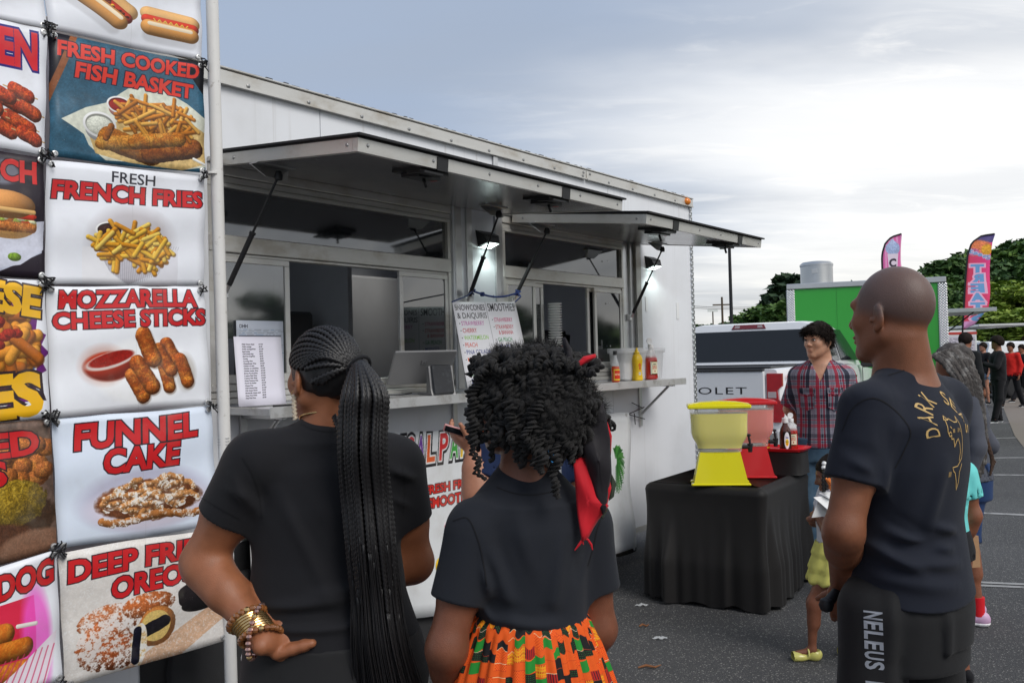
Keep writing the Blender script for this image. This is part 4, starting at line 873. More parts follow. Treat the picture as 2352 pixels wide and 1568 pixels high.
q=[TW(-3.275,-.25,1.878),TW(-2.70,-.22,1.900),TW(-2.63,-.28,1.43),TW(-3.225,-.30,1.425)]; V=[];UV=[]
for j in range(9):
    for i in range(9):
        u,v=i/8,j/8; p=(q[0]*(1-u)+q[1]*u)*(1-v)+(q[3]*(1-u)+q[2]*u)*v+WN*.006*math.sin(u*3.1)*math.sin(v*3.1); V.append(p-q[3]); UV.append((u,1-v))
mbd=mesh_obj('menu_board',V,[(j*9+i,(j+1)*9+i,(j+1)*9+i+1,j*9+i+1) for j in range(8) for i in range(8)],m,None,True,UV); mbd.location=tuple(q[3]); tag(mbd,'white board listing SNOWCONES & DAIQUIRIS and SMOOTHIES hung between the windows','menu board')
md=mbd.modifiers.new('thick','SOLIDIFY'); md.thickness=.004
rotW=np.stack([WD,np.array([0,0,1.]),WN],1)
for k,(a,b) in enumerate([(.04,.05),(.96,.04),(.04,.96)]):
    p=(q[0]*(1-a)+q[1]*a)*(1-b)+(q[3]*(1-a)+q[2]*a)*b-q[3]; mb=MB(); mb.lathe([(.004,.002),(.006,.005),(.010,.004),(.012,0)],12,p+WN*.004,rot=rotW); mb.build('grommet',m_alu,mbd)
m_cord=mat('blue_cord',(.02,.04,.16),.7)
P0=TW(-2.88,-.06,1.965);P1=TW(-2.47,-.07,1.972); mb=MB(); mb.tube([P0*(1-t)+P1*t-np.array([0,0,.03*math.sin(t*3.14)]) for t in np.linspace(0,1,10)],.006,6)
for c,g in ((P0,q[0]+np.array([0,0,.0])),(P1,q[1])):
    r=random.Random(3); mb.tube([c+np.array([r.uniform(-.02,.02) for _ in range(3)]) for _ in range(8)],.006,5); mb.tube([c,(c+g)/2+WN*.03,g],.004,5)
mb.lathe([(.012,-.012),(.016,0),(.012,.012)],8,P0*.8+P1*.2-np.array([0,0,.017])); tag(mb.build('tie_cord',m_cord),'blue cord stretched between two gas struts above the snow cone board','cord')
# paper menu leaning on the shelf
A=Art(300,360,(.86,.85,.90)); L=[('Philly Cheese Steak','$17.00'),('Polish sausage','$9.00'),('Polish sausage/fries','$13.00'),('Beef hotdog','$5.00'),('Chili cheese dog','$5.00'),('Beef Hot Dog/fries','$8.00'),('Corndog','$5.00'),('Corndog /fries','$8.00'),('Cheeseburger /fries','$12.00'),('Chicken on stick','$8.00'),('Chicken on stick/fries','$12.00'),('Chicken tender /fries','$13.00'),('Shrimp Poorboy/fries','$15.00'),('2 piece Fish/ fries','$14.00'),('3 piece Fish /fries','$16.00'),('Sweet Potatoes fries','$5.00'),('French fry basket','$ 5.00'),('Cheese fries','$7.00'),('Chili cheese fries','$ 8.00'),('Chili cheese Nacho','$7.00'),('Mozzarella cheese stick','$7.00'),('Deep Fried Pickle','$8.00'),('Deep Fried Oreo','$7.00')]
for i,(a,b) in enumerate(L): A.text(a,46,44+i*12.6,6.6,len(a)*4.1,(.12,.11,.14),None,0,.03,shear=.2); A.text(b,150,44+i*12.6,6.6,len(b)*4.4,(.12,.11,.14),None,0,.03,shear=.2)
im=A.image('print_paper_menu',0); m=imat('paper_menu_print',im,.5,dirt=.02)
def sheet4(name,q,m,label,cat,bow=.004,th=.002):
    V=[];UV=[]
    for j in range(7):
        for i in range(7): u,v=i/6,j/6; p=(q[0]*(1-u)+q[1]*u)*(1-v)+(q[3]*(1-u)+q[2]*u)*v+WN*bow*math.sin(u*3.1)*math.sin(v*3.1); V.append(p-q[3]); UV.append((u,1-v))
    o=mesh_obj(name,V,[(j*7+i,(j+1)*7+i,(j+1)*7+i+1,j*7+i+1) for j in range(6) for i in range(6)],m,None,True,UV); o.location=tuple(q[3]); md=o.modifiers.new('thick','SOLIDIFY'); md.thickness=th
    if label: tag(o,label,cat)
    return o
sheet4('paper_menu',[TW(-4.50,-.12,1.700),TW(-4.255,-.115,1.700),TW(-4.30,-.20,1.412),TW(-4.545,-.21,1.412)],m,'white price list sheet leaning on the shelf before the left window pane','paper menu',.003)
A=Art(240,300,(.72,.75,.80)); A.text('DHH',16,36,16,40,(.2,.2,.25),None,0,.03)
for i in range(30):
    y=44+i*8.4; 
    if i%9==4: A.rect(12,y-3,228,y+4,(.22,.22,.26),.8)
    else:
        x=14
        while x<215: w_=rng.uniform(8,40); A.rect(x,y,x+w_,y+2.5,rng.choice([(.35,.37,.42),(.30,.45,.62),(.5,.52,.56)]),.7); x+=w_+rng.uniform(3,14)
im=A.image('print_permit',0); m=imat('permit_print',im,.5,dirt=.02)
sheet4('permit_sheet',[TW(-4.40,.001,1.775),TW(-4.15,.001,1.775),TW(-4.15,.001,1.51),TW(-4.40,.001,1.51)],m,'form sheet taped inside the left window pane behind the price list','paper notice',0,.0005)
mb=MB(); mb.box(-.09,.05,-.012,.012,0,.008,.003); mb.box(.052,.08,-.004,.004,.002,.006,.001); at_tr(tag(mb.build('black_pen',m_black),'black pen lying on the shelf below the price list','pen'),-4.34,-.285,1.406)
# sales terminal
te=empty('sales_terminal',TW(-3.40,-.16,1.407),TYAW-.42); tag(te,'grey tablet sales terminal with a small black card screen on the shelf','sales terminal')
m_silver=mat('satin_grey_plastic',(.22,.22,.225),.38,.3,.05); m_scr=mat('black_screen',(.012,.013,.016),.12,0,.3,col2=(.03,.035,.04),c2s=40)
mb=MB(); th=R_(52); 
def tilt(v,th,c): v=np.array(v,float)-c; return np.array([v[0],v[1]*math.cos(th)-v[2]*math.sin(th),v[1]*math.sin(th)+v[2]*math.cos(th)])+c
b=MB(); b.box(-.17,.17,-.006,.006,0,.215,.008); b.v=[tuple(tilt(v,R_(38),np.array([0,0,0]))+np.array([-.01,.07,.055])) for v in b.v]; s=b.build('display_back',m_silver,te)
b=MB(); b.box(-.155,.155,.0065,.008,.012,.203); b.v=[tuple(tilt(v,R_(38),np.array([0,0,0]))+np.array([-.01,.07,.055])) for v in b.v]; b.build('display_glass',m_scr,s)
b=MB()
for k in range(24):
    a0,a1=k*math.pi/12,(k+1)*math.pi/12
b.box(-.016,.016,-.0085,-.0065,.128,.160,.004); b.v=[tuple(tilt(v,R_(38),np.array([0,0,0]))+np.array([-.01,.07,.055])) for v in b.v]; e=b.build('maker_emblem',mat('dark_emblem',(.12,.12,.125),.4),s)
b=MB(); b.box(-.011,.011,-.0095,-.0087,.133,.155,.003); b.v=[tuple(tilt(v,R_(38),np.array([0,0,0]))+np.array([-.01,.07,.055])) for v in b.v]; b.build('emblem_ring',m_silver,s)
b=MB(); b.box(-.005,.005,-.0105,-.0097,.139,.149,.001); b.v=[tuple(tilt(v,R_(38),np.array([0,0,0]))+np.array([-.01,.07,.055])) for v in b.v]; b.build('emblem_dot',mat('dark_emblem',(.12,.12,.125),.4),s)
b=MB(); b.prism([(-.10,0),(.09,0),(.09,.006),(-.03,.012),(-.035,.135),(-.062,.145),(-.085,.03)],-.002,.128,'x'); b.build('stand',m_silver,te)
b=MB(); b.box(.008,.118,-.004,.004,0,.150,.006); b.v=[tuple(tilt(v,R_(-16),np.array([0,0,0]))+np.array([0,-.108,.006])) for v in b.v]; cs=b.build('card_screen',m_scr,te)
b=MB(); b.tube([(-.05,.05,.01),(-.12,.0,.005),(-.2,.03,.005),(-.32,.08,.004)],.003,6); b.build('power_lead',m_black,te)
# bottles
m_must=mat('mustard_yellow',(.72,.47,.012),.35,0,.05,sss=.1); m_ket=mat('ketchup_red',(.36,.012,.006),.16,0,.1,spec=.7,coat=.6); m_clear=mat('clear_plastic',(.75,.77,.78),.12,0,.02,alpha=.38,spec=.8); m_cap=mat('white_cap',(.80,.80,.80),.35); m_hot=mat('hot_sauce',(.50,.06,.01),.15,0,.1,coat=.6)
def label_img(nm,f,w_=120,h=120,bg=(.9,.9,.85)): A=Art(w_,h,bg); f(A); return imat(nm,A.image(nm,0),.45,dirt=0)
m_lk=label_img('ketchup_label',lambda A:(A.poly([(8,0),(112,0),(104,40),(112,120),(8,120),(16,40)],(.25,.36,.16)),A.poly([(14,5),(106,5),(99,40),(106,115),(14,115),(21,40)],(.88,.86,.74)),A.text('HEINZ',60,32,12,50,(.15,.15,.12),None,0,.03,anchor='c'),A.text('TOMATO',60,54,14,66,(.70,.14,.10),None,0,.03,anchor='c'),A.text('KETCHUP',60,72,14,66,(.70,.14,.10),None,0,.03,anchor='c'),A.ell(60,92,9,9,(.80,.14,.10),shade=.4),A.ell(60,84,5,2.5,(.2,.5,.15))))
m_lh=label_img('hot_sauce_label',lambda A:(A.rect(0,0,120,120,(.85,.75,.20)),A.rect(8,14,112,106,(.80,.18,.08)),A.text('HOT SAUCE',60,66,20,90,(.95,.9,.7),None,0,.03,anchor='c')))
m_lm=label_img('mustard_label',lambda A:(A.rect(0,0,120,120,(.86,.70,.12)),A.ell(60,40,30,20,(.80,.42,.08)),A.rect(40,60,80,74,(.75,.35,.1)),A.rect(36,92,86,112,(.9,.9,.88)),*[A.rect(38+i*3,94,39.4+i*3,110,(.3,.3,.3)) for i in range(16)]))
m_lb=label_img('bbq_label',lambda A:(A.rect(0,0,120,120,(.10,.03,.02)),A.ell(60,60,42,58,(.90,.90,.92)),A.ell(60,74,26,24,(.95,.80,.10)),A.text('Sweet',60,46,14,44,(.2,.2,.5),None,0,.02,anchor='c'),A.text("Baby Ray's",60,72,9,44,(.1,.1,.3),None,0,.02,anchor='c'),A.text('BBQ',60,88,10,24,(.7,.1,.1),None,0,.02,anchor='c')))
def curved_label(root,m,R,z0,z1,a0,a1,sx=1,sy=1,name='label'):
    V=[];UV=[];n=12
    for i in range(n+1):
        a=a0+(a1-a0)*i/n
        for k,z in enumerate((z0,z1)): V.append((R*sx*math.cos(a),R*sy*math.sin(a),z)); UV.append((i/n,k))
    return mesh_obj(name,V,[(2*i,2*i+2,2*i+3,2*i+1) for i in range(n)],m,root,True,UV)
def bottle(loc,rz,kind,label,sc=1):
    r=empty({'mustard':'mustard_bottle','ketchup':'ketchup_bottle','hot':'hot_sauce_bottle','bbq':'barbecue_sauce_bottle'}[kind],loc,rz); r.scale=(sc,)*3; tag(r,label,'bottle')
    if kind=='mustard':
        mb=MB(); mb.lathe([(.030,0),(.034,.004),(.034,.02),(.029,.06),(.029,.09),(.035,.135),(.034,.155),(.026,.175),(.019,.182)],28,sq=3); mb.build('body',m_must,r)
        mb=MB(); mb.lathe([(.020,.183),(.021,.187),(.020,.196),(.013,.20),(.008,.215),(.005,.228),(.001,.229)],20); mb.build('nozzle',m_must,r); curved_label(r,m_lm,.0345,.03,.15,-2.3,-.8,.90,.96)
    if kind=='ketchup':
        mb=MB(); mb.lathe([(.036,0),(.046,.005),(.048,.02),(.045,.03),(.046,.034),(.046,.12),(.046,.135),(.036,.155)],30,sy=.7); mb.build('ketchup_fill',m_ket,r)
        mb=MB(); mb.lathe([(.040,.136),(.044,.15),(.034,.18),(.018,.205),(.017,.22)],26,sy=.7); mb.build('shoulder',m_clear,r)
        mb=MB(); mb.lathe([(.019,.205),(.019,.228),(.017,.231)],20); c=mb.build('cap',m_cap,r)
        mb=MB(); mb.lathe([(.001,-.003),(.021,-.003),(.021,.003),(.001,.003)],20,(0,.014,.252),rot=ROTY); mb.build('flip_lid',m_cap,c); curved_label(r,m_lk,.0495,.036,.118,-2.15,-.95,1,.80)
    if kind=='hot':
        mb=MB(); mb.lathe([(.024,0),(.028,.004),(.028,.09),(.024,.105)],24); mb.build('sauce_fill',m_hot,r); mb=MB(); mb.lathe([(.027,.1055),(.023,.125),(.012,.165),(.011,.185)],20); mb.build('neck',m_clear,r)
        mb=MB(); mb.lathe([(.0135,.180),(.0135,.205),(.012,.207)],16); mb.build('cap',m_black,r); curved_label(r,m_lh,.0288,.012,.085,-2.5,-.4)
    if kind=='bbq':
        mb=MB(); mb.lathe([(.034,0),(.040,.005),(.040,.12),(.032,.15),(.018,.175),(.017,.19)],26,sy=.75); mb.build('body',mat('barbecue_brown',(.06,.012,.006),.15,coat=.6),r); mb=MB(); mb.lathe([(.019,.188),(.020,.22),(.018,.222)],20); mb.build('cap',m_cap,r); curved_label(r,m_lb,.0415,.012,.13,-2.2,-.9,1,.8)
    return r
bottle(TW(-1.59,-.2,1.406),TYAW-.5,'hot','hot sauce bottle with a black cap, left of the mustard on the shelf')
bottle(TW(-1.30,-.2,1.406),TYAW-.45,'mustard','yellow squeeze mustard bottle on the shelf beside the ketchup')
bottle(TW(-1.10,-.2,1.406),TYAW-.45,'ketchup','large ketchup bottle with open lid at the right of the shelf',1.08)
tb=empty('plastic_tub',TW(-1.12,-.10,1.406),TYAW); tag(tb,'translucent lidded plastic tub of white sugar behind the mustard','tub')
m_tub=mat('frosted_plastic',(.80,.81,.83),.3,0,.03,alpha=.42)
mb=MB(); mb.lathe([(.20,0),(.215,.01),(.235,.205)],32,sx=1.25,sy=.36,sq=5); mb.build('body',m_tub,tb); mb=MB(); mb.lathe([(.243,.19),(.248,.20),(.248,.222),(.243,.225),(.22,.22)],32,sx=1.25,sy=.37,sq=5); mb.build('lid',m_tub,tb); mb=MB(); mb.lathe([(.195,.004),(.21,.012),(.218,.12),(.10,.14),(.01,.13)],28,sx=1.23,sy=.34,sq=5); mb.build('sugar_fill',m_cap,tb)
# foam cup stack and blenders inside the right window
st=MB(); 
for k in range(26): st.lathe([(.028,0),(.046,.0095),(.047,.012),(.045,.013)],18,(0,0,k*.0165))
at_tr(tag(st.build('cup_stack',mat('foam_white',(.74,.74,.73),.5)),'tall stack of white cups standing in the right serving window','cup stack'),-2.02,-.02,1.50)
bl=empty('blender_jug',TW(-1.50,.42,1.442),TYAW); tag(bl,'blender jug of red smoothie inside the right window','blender')
mb=MB(); mb.lathe([(.07,.0),(.085,.04),(.1,.22)],20,sq=4); mb.build('smoothie_fill',mat('red_smoothie',(.62,.05,.02),.3,emit=(.5,.05,.02),estr=.08),bl); mb=MB(); mb.lathe([(.103,.221),(.108,.30),(.08,.305),(.078,.33),(.02,.335)],20,sq=4); mb.build('lid',m_black,bl)  # faint glow added to the smoothie colour, no lamp inside
copy=copy_tree(bl); copy.location=tuple(TW(-1.30,.50,1.442)); copy['label']='second blender jug of red smoothie, deeper inside the right window'
# ---------------------------------------------------------------- table with a black stretch cloth
e1=np.array([.835,-.55,0]); e2=np.array([.55,.835,0]); FC=np.array([1.50,5.42,0]); LW,LD=.80,1.0
tabc=FC-e1*LW/2+e2*LD/2; tyaw=math.atan2(e1[1],e1[0])
tab=empty('folding_table',tabc,tyaw); tag(tab,'folding table hidden under a black stretch cloth','table')
mb=MB(); mb.box(-LW/2+.01,LW/2-.01,-LD/2+.01,LD/2-.01,.69,.725,.01); mb.build('table_top',m_white,tab)
for sx in (-1,1):
    for sy in (-1,1): mb=MB(); mb.tube([(sx*(LW/2-.07),sy*(LD/2-.08),0),(sx*(LW/2-.07),sy*(LD/2-.08),.69)],.014,8); mb.build('leg',m_alu,tab)
m_cloth=mat('black_polyester',(.010,.009,.009),.6,0,.2,300,.1,600,sheen=.06,spec=.35)
V=[];per=[];N_=240;LV=34
def rrect(t,a,b,r):
    # perimeter point of rounded rectangle, t in 0..1
    L=[2*(a-r),math.pi*r/2,2*(b-r),math.pi*r/2]*2; T=sum(L); d=t*T; seg=0
    while d>L[seg] and seg<7: d-=L[seg]; seg+=1
    f=d/L[seg]; k=seg//2; cs=[(a-r,-(b-r)),(a-r,b-r),(-(a-r),b-r),(-(a-r),-(b-r))]
    if seg%2==0:
        s=[((-(a-r),-b),(a-r,-b),(0,-1)),((a,-(b-r)),(a,b-r),(1,0)),((a-r,b),(-(a-r),b),(0,1)),((-a,b-r),(-a,-(b-r)),(-1,0))][k]
        return (s[0][0]*(1-f)+s[1][0]*f,s[0][1]*(1-f)+s[1][1]*f),s[2]
    c=cs[k]; an=-math.pi/2+k*math.pi/2+f*math.pi/2; return (c[0]+r*math.cos(an),c[1]+r*math.sin(an)),(math.cos(an),math.sin(an))
qr=random.Random(12); fo=[(qr.random(),qr.uniform(.006,.02),qr.uniform(.01,.030)) for _ in range(46)]
for j in range(LV):
    v=j/(LV-1)
    for i in range(N_):
        t=i/N_; (x,y),(nx_,ny_)=rrect(t,LW/2,LD/2,.05)
        if v<.10: k=v/.10; s_=math.sin(k*math.pi/2); z=.752-.05*(1-math.cos(k*math.pi/2)); off=-.05+.055*s_; 
        else:
            k=(v-.10)/.90; z=.702*(1-k)+.012; amp=min(1,max(0,(k-.12)/.5)); f_=0
            for c,w_,h_ in fo: d=((t-c+.5)%1)-.5; f_+=h_*math.exp(-(d/w_)**2)
            off=.004-.012*math.sin(min(1,k*1.5)*math.pi)*(1-k*.3)+amp*(f_*1.15-.016+.009*math.sin(t*2*math.pi*31+2*math.sin(t*19))*amp)+.006*k*k
        if v>=.999: z+=.012*math.sin(t*90)+.006
        V.append((x+nx_*off,y+ny_*off,z))
F=[(j*N_+i,(j+1)*N_+i,(j+1)*N_+(i+1)%N_,j*N_+(i+1)%N_)[::-1] for j in range(LV-1) for i in range(N_)]; F.append(tuple(range(N_)))
tcl=mesh_obj('tablecloth',V,F,m_cloth,None,True); tcl.location=tuple(tabc); tcl.rotation_euler=(0,0,tyaw); tag(tcl,'black stretch tablecloth hanging in folds to the asphalt','tablecloth')
# drink dispensers
def disp(loc,rz,col,liq,label,cname):
    r=empty('drink_dispenser',loc,rz); r.scale=(1.07,1.07,.885); tag(r,label,'drink dispenser','drink dispensers on the black table')
    mc=mat(cname+'_dispenser_plastic',col,.3,0,.04,coat=.3,sss=.05); ml=mat(cname+'_drink',liq,.22,0,.05,sss=.1,coat=.5); mcl=mat('frosted_tank_plastic',(.80,.80,.74),.28,0,.03,alpha=.26)
    mb=MB(); mb.box(-.170,.170,-.095,-.035,0,.016,.005); mb.box(-.170,.170,.035,.095,0,.016,.005)
    for s in (-1,1):
        mb.add([(-.155,s*.09,.016),(.155,s*.09,.016),(.115,s*.075,.235),(-.115,s*.075,.235),(-.155,s*.04,.016),(.155,s*.04,.016),(.115,s*.04,.235),(-.115,s*.04,.235)],[(0,1,2,3),(4,7,6,5),(0,4,5,1),(1,5,6,2),(2,6,7,3),(3,7,4,0)])
    mb.box(-.118,.118,-.039,.039,.10,.235,.004); mb.build('base',mc,r)
    def tank(o,z0,z1): 
        pr=[(.236,.127,.080),(.275,.130,.082),(.30,.138,.087),(.335,.156,.095),(.37,.163,.099),(.42,.163,.101),(.545,.168,.104)]; zs=[z0]+[p[0] for p in pr if z0<p[0]<z1]+[z1]
        f=lambda z,k:float(np.interp(z,[p[0] for p in pr],[p[k] for p in pr]))-o; V=[];n=36
        for z in zs:
            a,b=f(z,1),f(z,2)
            for i in range(n): an=2*math.pi*(i+.5)/n; ca,sa=math.cos(an),math.sin(an); q=(abs(ca)**6+abs(sa)**6)**(-1/6); V.append((a*ca*q,b*sa*q,z))
        m_=MB(); k=len(zs); m_.add(V,[(i*n+j,i*n+(j+1)%n,(i+1)*n+(j+1)%n,(i+1)*n+j) for i in range(k-1) for j in range(n)]+[tuple(range(n))[::-1],tuple(range((k-1)*n,k*n))],True); return m_
    tank(.002,.262,.508).build('drink_fill',ml,r); tank(0,.2365,.544).build('tank',mcl,r)
    mb=MB(); mb.box(-.182,.182,-.112,.112,.5445,.572,.006); V=[];
    mb.prism([(-.178,.573),(-.10,.588),(0,.594),(.10,.588),(.178,.573)],-.06,.06); mb.build('lid',mc,r)
    mb=MB(); mb.tube([(.12,0,.262),(.175,0,.262)],.014,10); mb.tube([(.178,0,.285),(.178,0,.225)],[.017,.012],10); mb.tube([(.178,0,.285),(.175,0,.315),(.17,0,.345)],[.006,.008,.005],8); mb.lathe([(.004,-.005),(.014,0),(.014,.012),(.004,.016)],10,(.171,0,.34)); mb.build('tap',m_black,r); return r
yd=at(1645,1100,5.72); disp((1.30,5.70,.752),tyaw+.42,(.80,.72,.012),(.78,.68,.012),'yellow lemonade dispenser at the front of the black table','yellow')
disp((1.55,6.0,.752),tyaw+.42,(.62,.02,.025),(.78,.07,.05),'red drink dispenser just behind the yellow dispenser','red')
cr=empty('covered_crate',(1.83,6.17,.752),tyaw); cr.scale=(.82,.82,.84); tag(cr,'black cloth covered riser under the red tray','crate')
mb=MB(); mb.lathe([(.21,0),(.205,.01),(.20,.14),(.20,.175),(.19,.18)],40,sq=6,sy=.8); mb.build('cloth_cover',m_cloth,cr)
for k in range(14): pass
ty=empty('serving_tray',(1.83,6.17,.906),tyaw); ty.scale=(.85,.85,1); tag(ty,'red plastic tray holding sauce bottles on the riser','tray')
mb=MB(); mb.lathe([(.19,0),(.20,.004),(.215,.022),(.222,.022),(.222,.018),(.205,.0),(.19,-.003)],40,sq=5,sy=.75); mb.add([(-.19,-.14,.003),(.19,-.14,.003),(.19,.14,.003),(-.19,.14,.003)],[(0,1,2,3)]); mb.build('tray_body',mat('red_tray_plastic',(.68,.02,.03),.3),ty)
bottle((1.84,6.09,.909),tyaw+.6,'bbq','barbecue sauce bottle with a white and yellow label on the red tray')
bottle((1.90,6.15,.909),tyaw+.6,'ketchup','ketchup bottle behind the barbecue sauce on the red tray',.92)
bottle((1.73,6.18,.909),tyaw+.6,'hot','pale capped hot sauce bottle behind the tap of the red dispenser',1.0)
# litter on the asphalt
for px,py,k,lb in [(1475,1391,'w','crumpled clear wrapper scrap lying left of the table'),(1515,1467,'w','flat pale wrapper scrap in the open asphalt'),(2010,1440,'w','tiny pale scrap beside the little shoe'),(1493,1535,'s','brown twig at the lower edge of the asphalt'),(1480,1440,'s','small dry leaf scrap left of the pale wrapper')]:
    p=gr(px,py); q=random.Random(px)
    if k=='w':
        V=[];n=7;s=.045 if px<1900 else .02
        for j in range(n):
            for i in range(n): u=i/(n-1)-.5;v=j/(n-1)-.5; V.append((u*s*2*(1-.5*abs(v)),v*s*(1-.6*u*u*4),.004+.012*(.5+.5*math.sin(u*11+v*7+px))*(1-abs(u))))
        tag(mesh_obj('wrapper_scrap',V,[(j*n+i,j*n+i+1,(j+1)*n+i+1,(j+1)*n+i) for j in range(n-1) for i in range(n-1)],mat('film_wrap',(.62,.64,.66),.3,alpha=.75),None,True),lb,'litter').location=tuple(p)
    else:
        mb=MB(); L=.06 if px==1493 else .03; mb.tube([(-L,0,.008),(-L*.3,.012,.014),(L*.4,-.006,.01),(L,.02,.012)],[.004,.007,.005,.002],7); tag(mb.build('twig' if L>.06 else 'dry_leaf',mat('dry_wood',(.22,.09,.035),.8)),lb,'litter').location=tuple(p)
# ---------------------------------------------------------------- white pickup
m_car=mat('white_car_paint',(.74,.75,.77),.25,0,.02,coat=.6); m_cglass=mat('dark_car_glass',(.010,.012,.015),.03,0,.1,spec=.6,ior=1.45); m_chrome=mat('chrome',(.6,.6,.62),.15,1)
m_redl=mat('red_tail_lens',(.42,.006,.012),.15,0,.3,12,coat=.5,spec=.5); m_trim=mat('black_plastic_trim',(.03,.03,.032),.5)
def loft(secs,m,name,par,sm=True,caps=True):
    n=len(secs[0]); mb=MB(); V=[p for s in secs for p in s]; F=[(i*n+j,i*n+(j+1)%n,(i+1)*n+(j+1)%n,(i+1)*n+j) for i in range(len(secs)-1) for j in range(n)]
    if caps: F+=[tuple(range(n))[::-1],tuple(range((len(secs)-1)*n,len(secs)*n))]
    mb.add(V,F,sm); return mb.build(name,m,par)
pk=empty('pickup_truck',(1.976+.02,10.06,0),R_(-33)); tag(pk,'white four door pickup parked behind the trailer with its tailgate towards the table','pickup')
def sec(y,hw,top,bot=.5,r=.05): 
    h=[(hw-.13,bot),(hw-.03,bot+.06),(hw,bot+.30),(hw-.005,bot+.42),(hw-.012,(top+bot)/2+.1),(hw-.025,top-r-.03),(hw-.045,top-.012),(hw-.075,top)]
    return [(x,y,z) for x,z in h]+[(-x,y,z) for x,z in h[::-1]]
loft([sec(.0,1.01,1.395),sec(.03,1.03,1.40),sec(1.86,1.03,1.41)],m_car,'bed_body',pk)
loft([sec(1.875,1.03,1.41),sec(2.6,1.035,1.40),sec(4.0,1.03,1.37),sec(4.35,1.02,1.34),sec(5.5,.98,1.26),sec(5.78,.92,1.14,.55),sec(5.86,.85,1.0,.6)],m_car,'cab_body',pk)
def gh(y,hwb,zb,hwt,zt): 
    P=[(hwb,zb),(hwb-.012,zb+.08),(hwt+(hwb-hwt)*.30,zb+(zt-zb)*.72),(hwt+.02,zt-.07),(hwt-.03,zt-.02),(hwt-.14,zt)]; return [(x,y,z) for x,z in P]+[(-x,y,z) for x,z in P[::-1]]
def gh2(yb,yt,hwb,zb,hwt,zt,dz=0):
    P=[(hwb,zb),(hwb-.012,zb+.08),(hwt+(hwb-hwt)*.30,zb+(zt-zb)*.72),(hwt+.02,zt-.07),(hwt-.03,zt-.02),(hwt-.14,zt)]; f=lambda z:yb+(yt-yb)*(z-zb)/(zt-zb); return [(x,f(z),z) for x,z in P]+[(-x,f(z),z) for x,z in P[::-1]]
ZT=1.97
loft([gh2(1.89,2.10,.965,1.405,.80,ZT-.02),gh2(1.96,2.22,.968,1.405,.80,ZT),gh2(3.3,3.0,.965,1.39,.80,ZT+.01),gh2(4.3,3.45,.93,1.36,.76,ZT-.04)],m_car,'cab_roof',pk)
# window plates a few mm proud of the cab skin
def yb_(z): return 1.89+(2.10-1.89)*(z-1.405)/(ZT-.02-1.405)
mb=MB(); z0,z1=1.46,1.86; hw=lambda z: .955-(z-1.405)*.26
def plate(mb,pts,n,t=.006): 
    n=np.array(n,float); n/=np.linalg.norm(n); P=[np.array(p,float)+n*t for p in pts]+[np.array(p,float)-n*.01 for p in pts]; k=len(pts); mb.add(P,[tuple(range(k)),tuple(range(k,2*k))[::-1]]+[(i,(i+1)%k,(i+1)%k+k,i+k) for i in range(k)])
nb=(0,-1,.36)
plate(mb,[(-hw(z0)+.05,yb_(z0),z0),(hw(z0)-.05,yb_(z0),z0),(hw(z1)-.03,yb_(z1),z1),(-hw(z1)+.03,yb_(z1),z1)],nb); mb.build('rear_window',m_cglass,pk)
mb=MB(); plate(mb,[(-.23,yb_(1.885),1.885),(.23,yb_(1.885),1.885),(.20,yb_(1.94),1.94),(-.20,yb_(1.94),1.94)],nb,.012); bl_=mb.build('third_brake_light',mat('dark_red_lens',(.16,.01,.015),.2,coat=.6),pk)
mb=MB()
for s in (-1,1): plate(mb,[(s*.12,yb_(1.898),1.898),(s*.19,yb_(1.898),1.898),(s*.18,yb_(1.928),1.928),(s*.12,yb_(1.928),1.928)][::s],nb,.016)
mb.build('clear_lens_pair',m_clear,bl_)
for s in (1,-1):
    X_=lambda z: s*(.97-(z-1.405)*.27+ (.0))
    for pts in ([(2.02,1.45),(2.86,1.45),(2.84,1.86),(2.25,1.86),(2.12,1.72)],[(2.93,1.45),(3.98,1.43),(3.62,1.70),(3.38,1.86),(2.92,1.86)]):
        mb=MB(); plate(mb,[(X_(z),y,z) for y,z in pts][::s],(s,0,.27),.010); mb.build('side_window',m_cglass,pk)
    mb=MB(); mb.box(s*1.02-.02,s*1.02+.02,2.30,2.48,1.20,1.235,.008); mb.build('door_handle',m_chrome,pk)
    mb=MB(); mb.box(s*1.02-.02,s*1.02+.02,3.35,3.53,1.20,1.235,.008); mb.build('door_handle',m_chrome,pk)
    mb=MB(); mb.box(min(s*1.03,s*1.27),max(s*1.03,s*1.27),3.78,3.88,1.33,1.56,.03); mb.build('wing_mirror',m_trim,pk)
    for y in (1.868,2.90,3.95): 
        mb=MB(); mb.box(s*1.026-.004,s*1.026+.004,y-.004,y+.004,.60,1.33); mb.build('panel_gap',m_black,pk)
    # tail light: boxy C shape wrapped on the corner
    mb=MB(); mb.prism([(s*.865,.83),(s*1.005,.83),(s*1.035,.90),(s*1.038,1.03),(s*.985,1.075),(s*.975,1.17),(s*1.03,1.215),(s*1.03,1.35),(s*.865,1.35)],-.022,.02); mb.build('tail_light',m_redl,pk)
    mb=MB(); mb.box(min(s*.875,s*.965),max(s*.875,s*.965),-.028,-.0225,1.09,1.155,.004); mb.build('reversing_lens',m_clear,bpy.data.objects.get('tail_light') if s==1 else pk)
    for y in (1.0,4.9):
        wheel(s*.90,y,.40,.40,.26,pk,m_chrome,6).rotation_euler=(0,0,-math.pi/2*s)
        mb=MB(); mb.prism([(y+.46*math.cos(a),.505+.40*math.sin(a)) for a in np.linspace(0,math.pi,18)],s*1.036-.005,s*1.036+.001,'x'); mb.build('wheel_well_shade',m_black,pk)  # black half disc on the body side imitates the shaded wheel opening
mb=MB(); mb.box(-.845,.845,-.035,-.002,.80,1.375,.015); tg=mb.build('tailgate',m_car,pk)
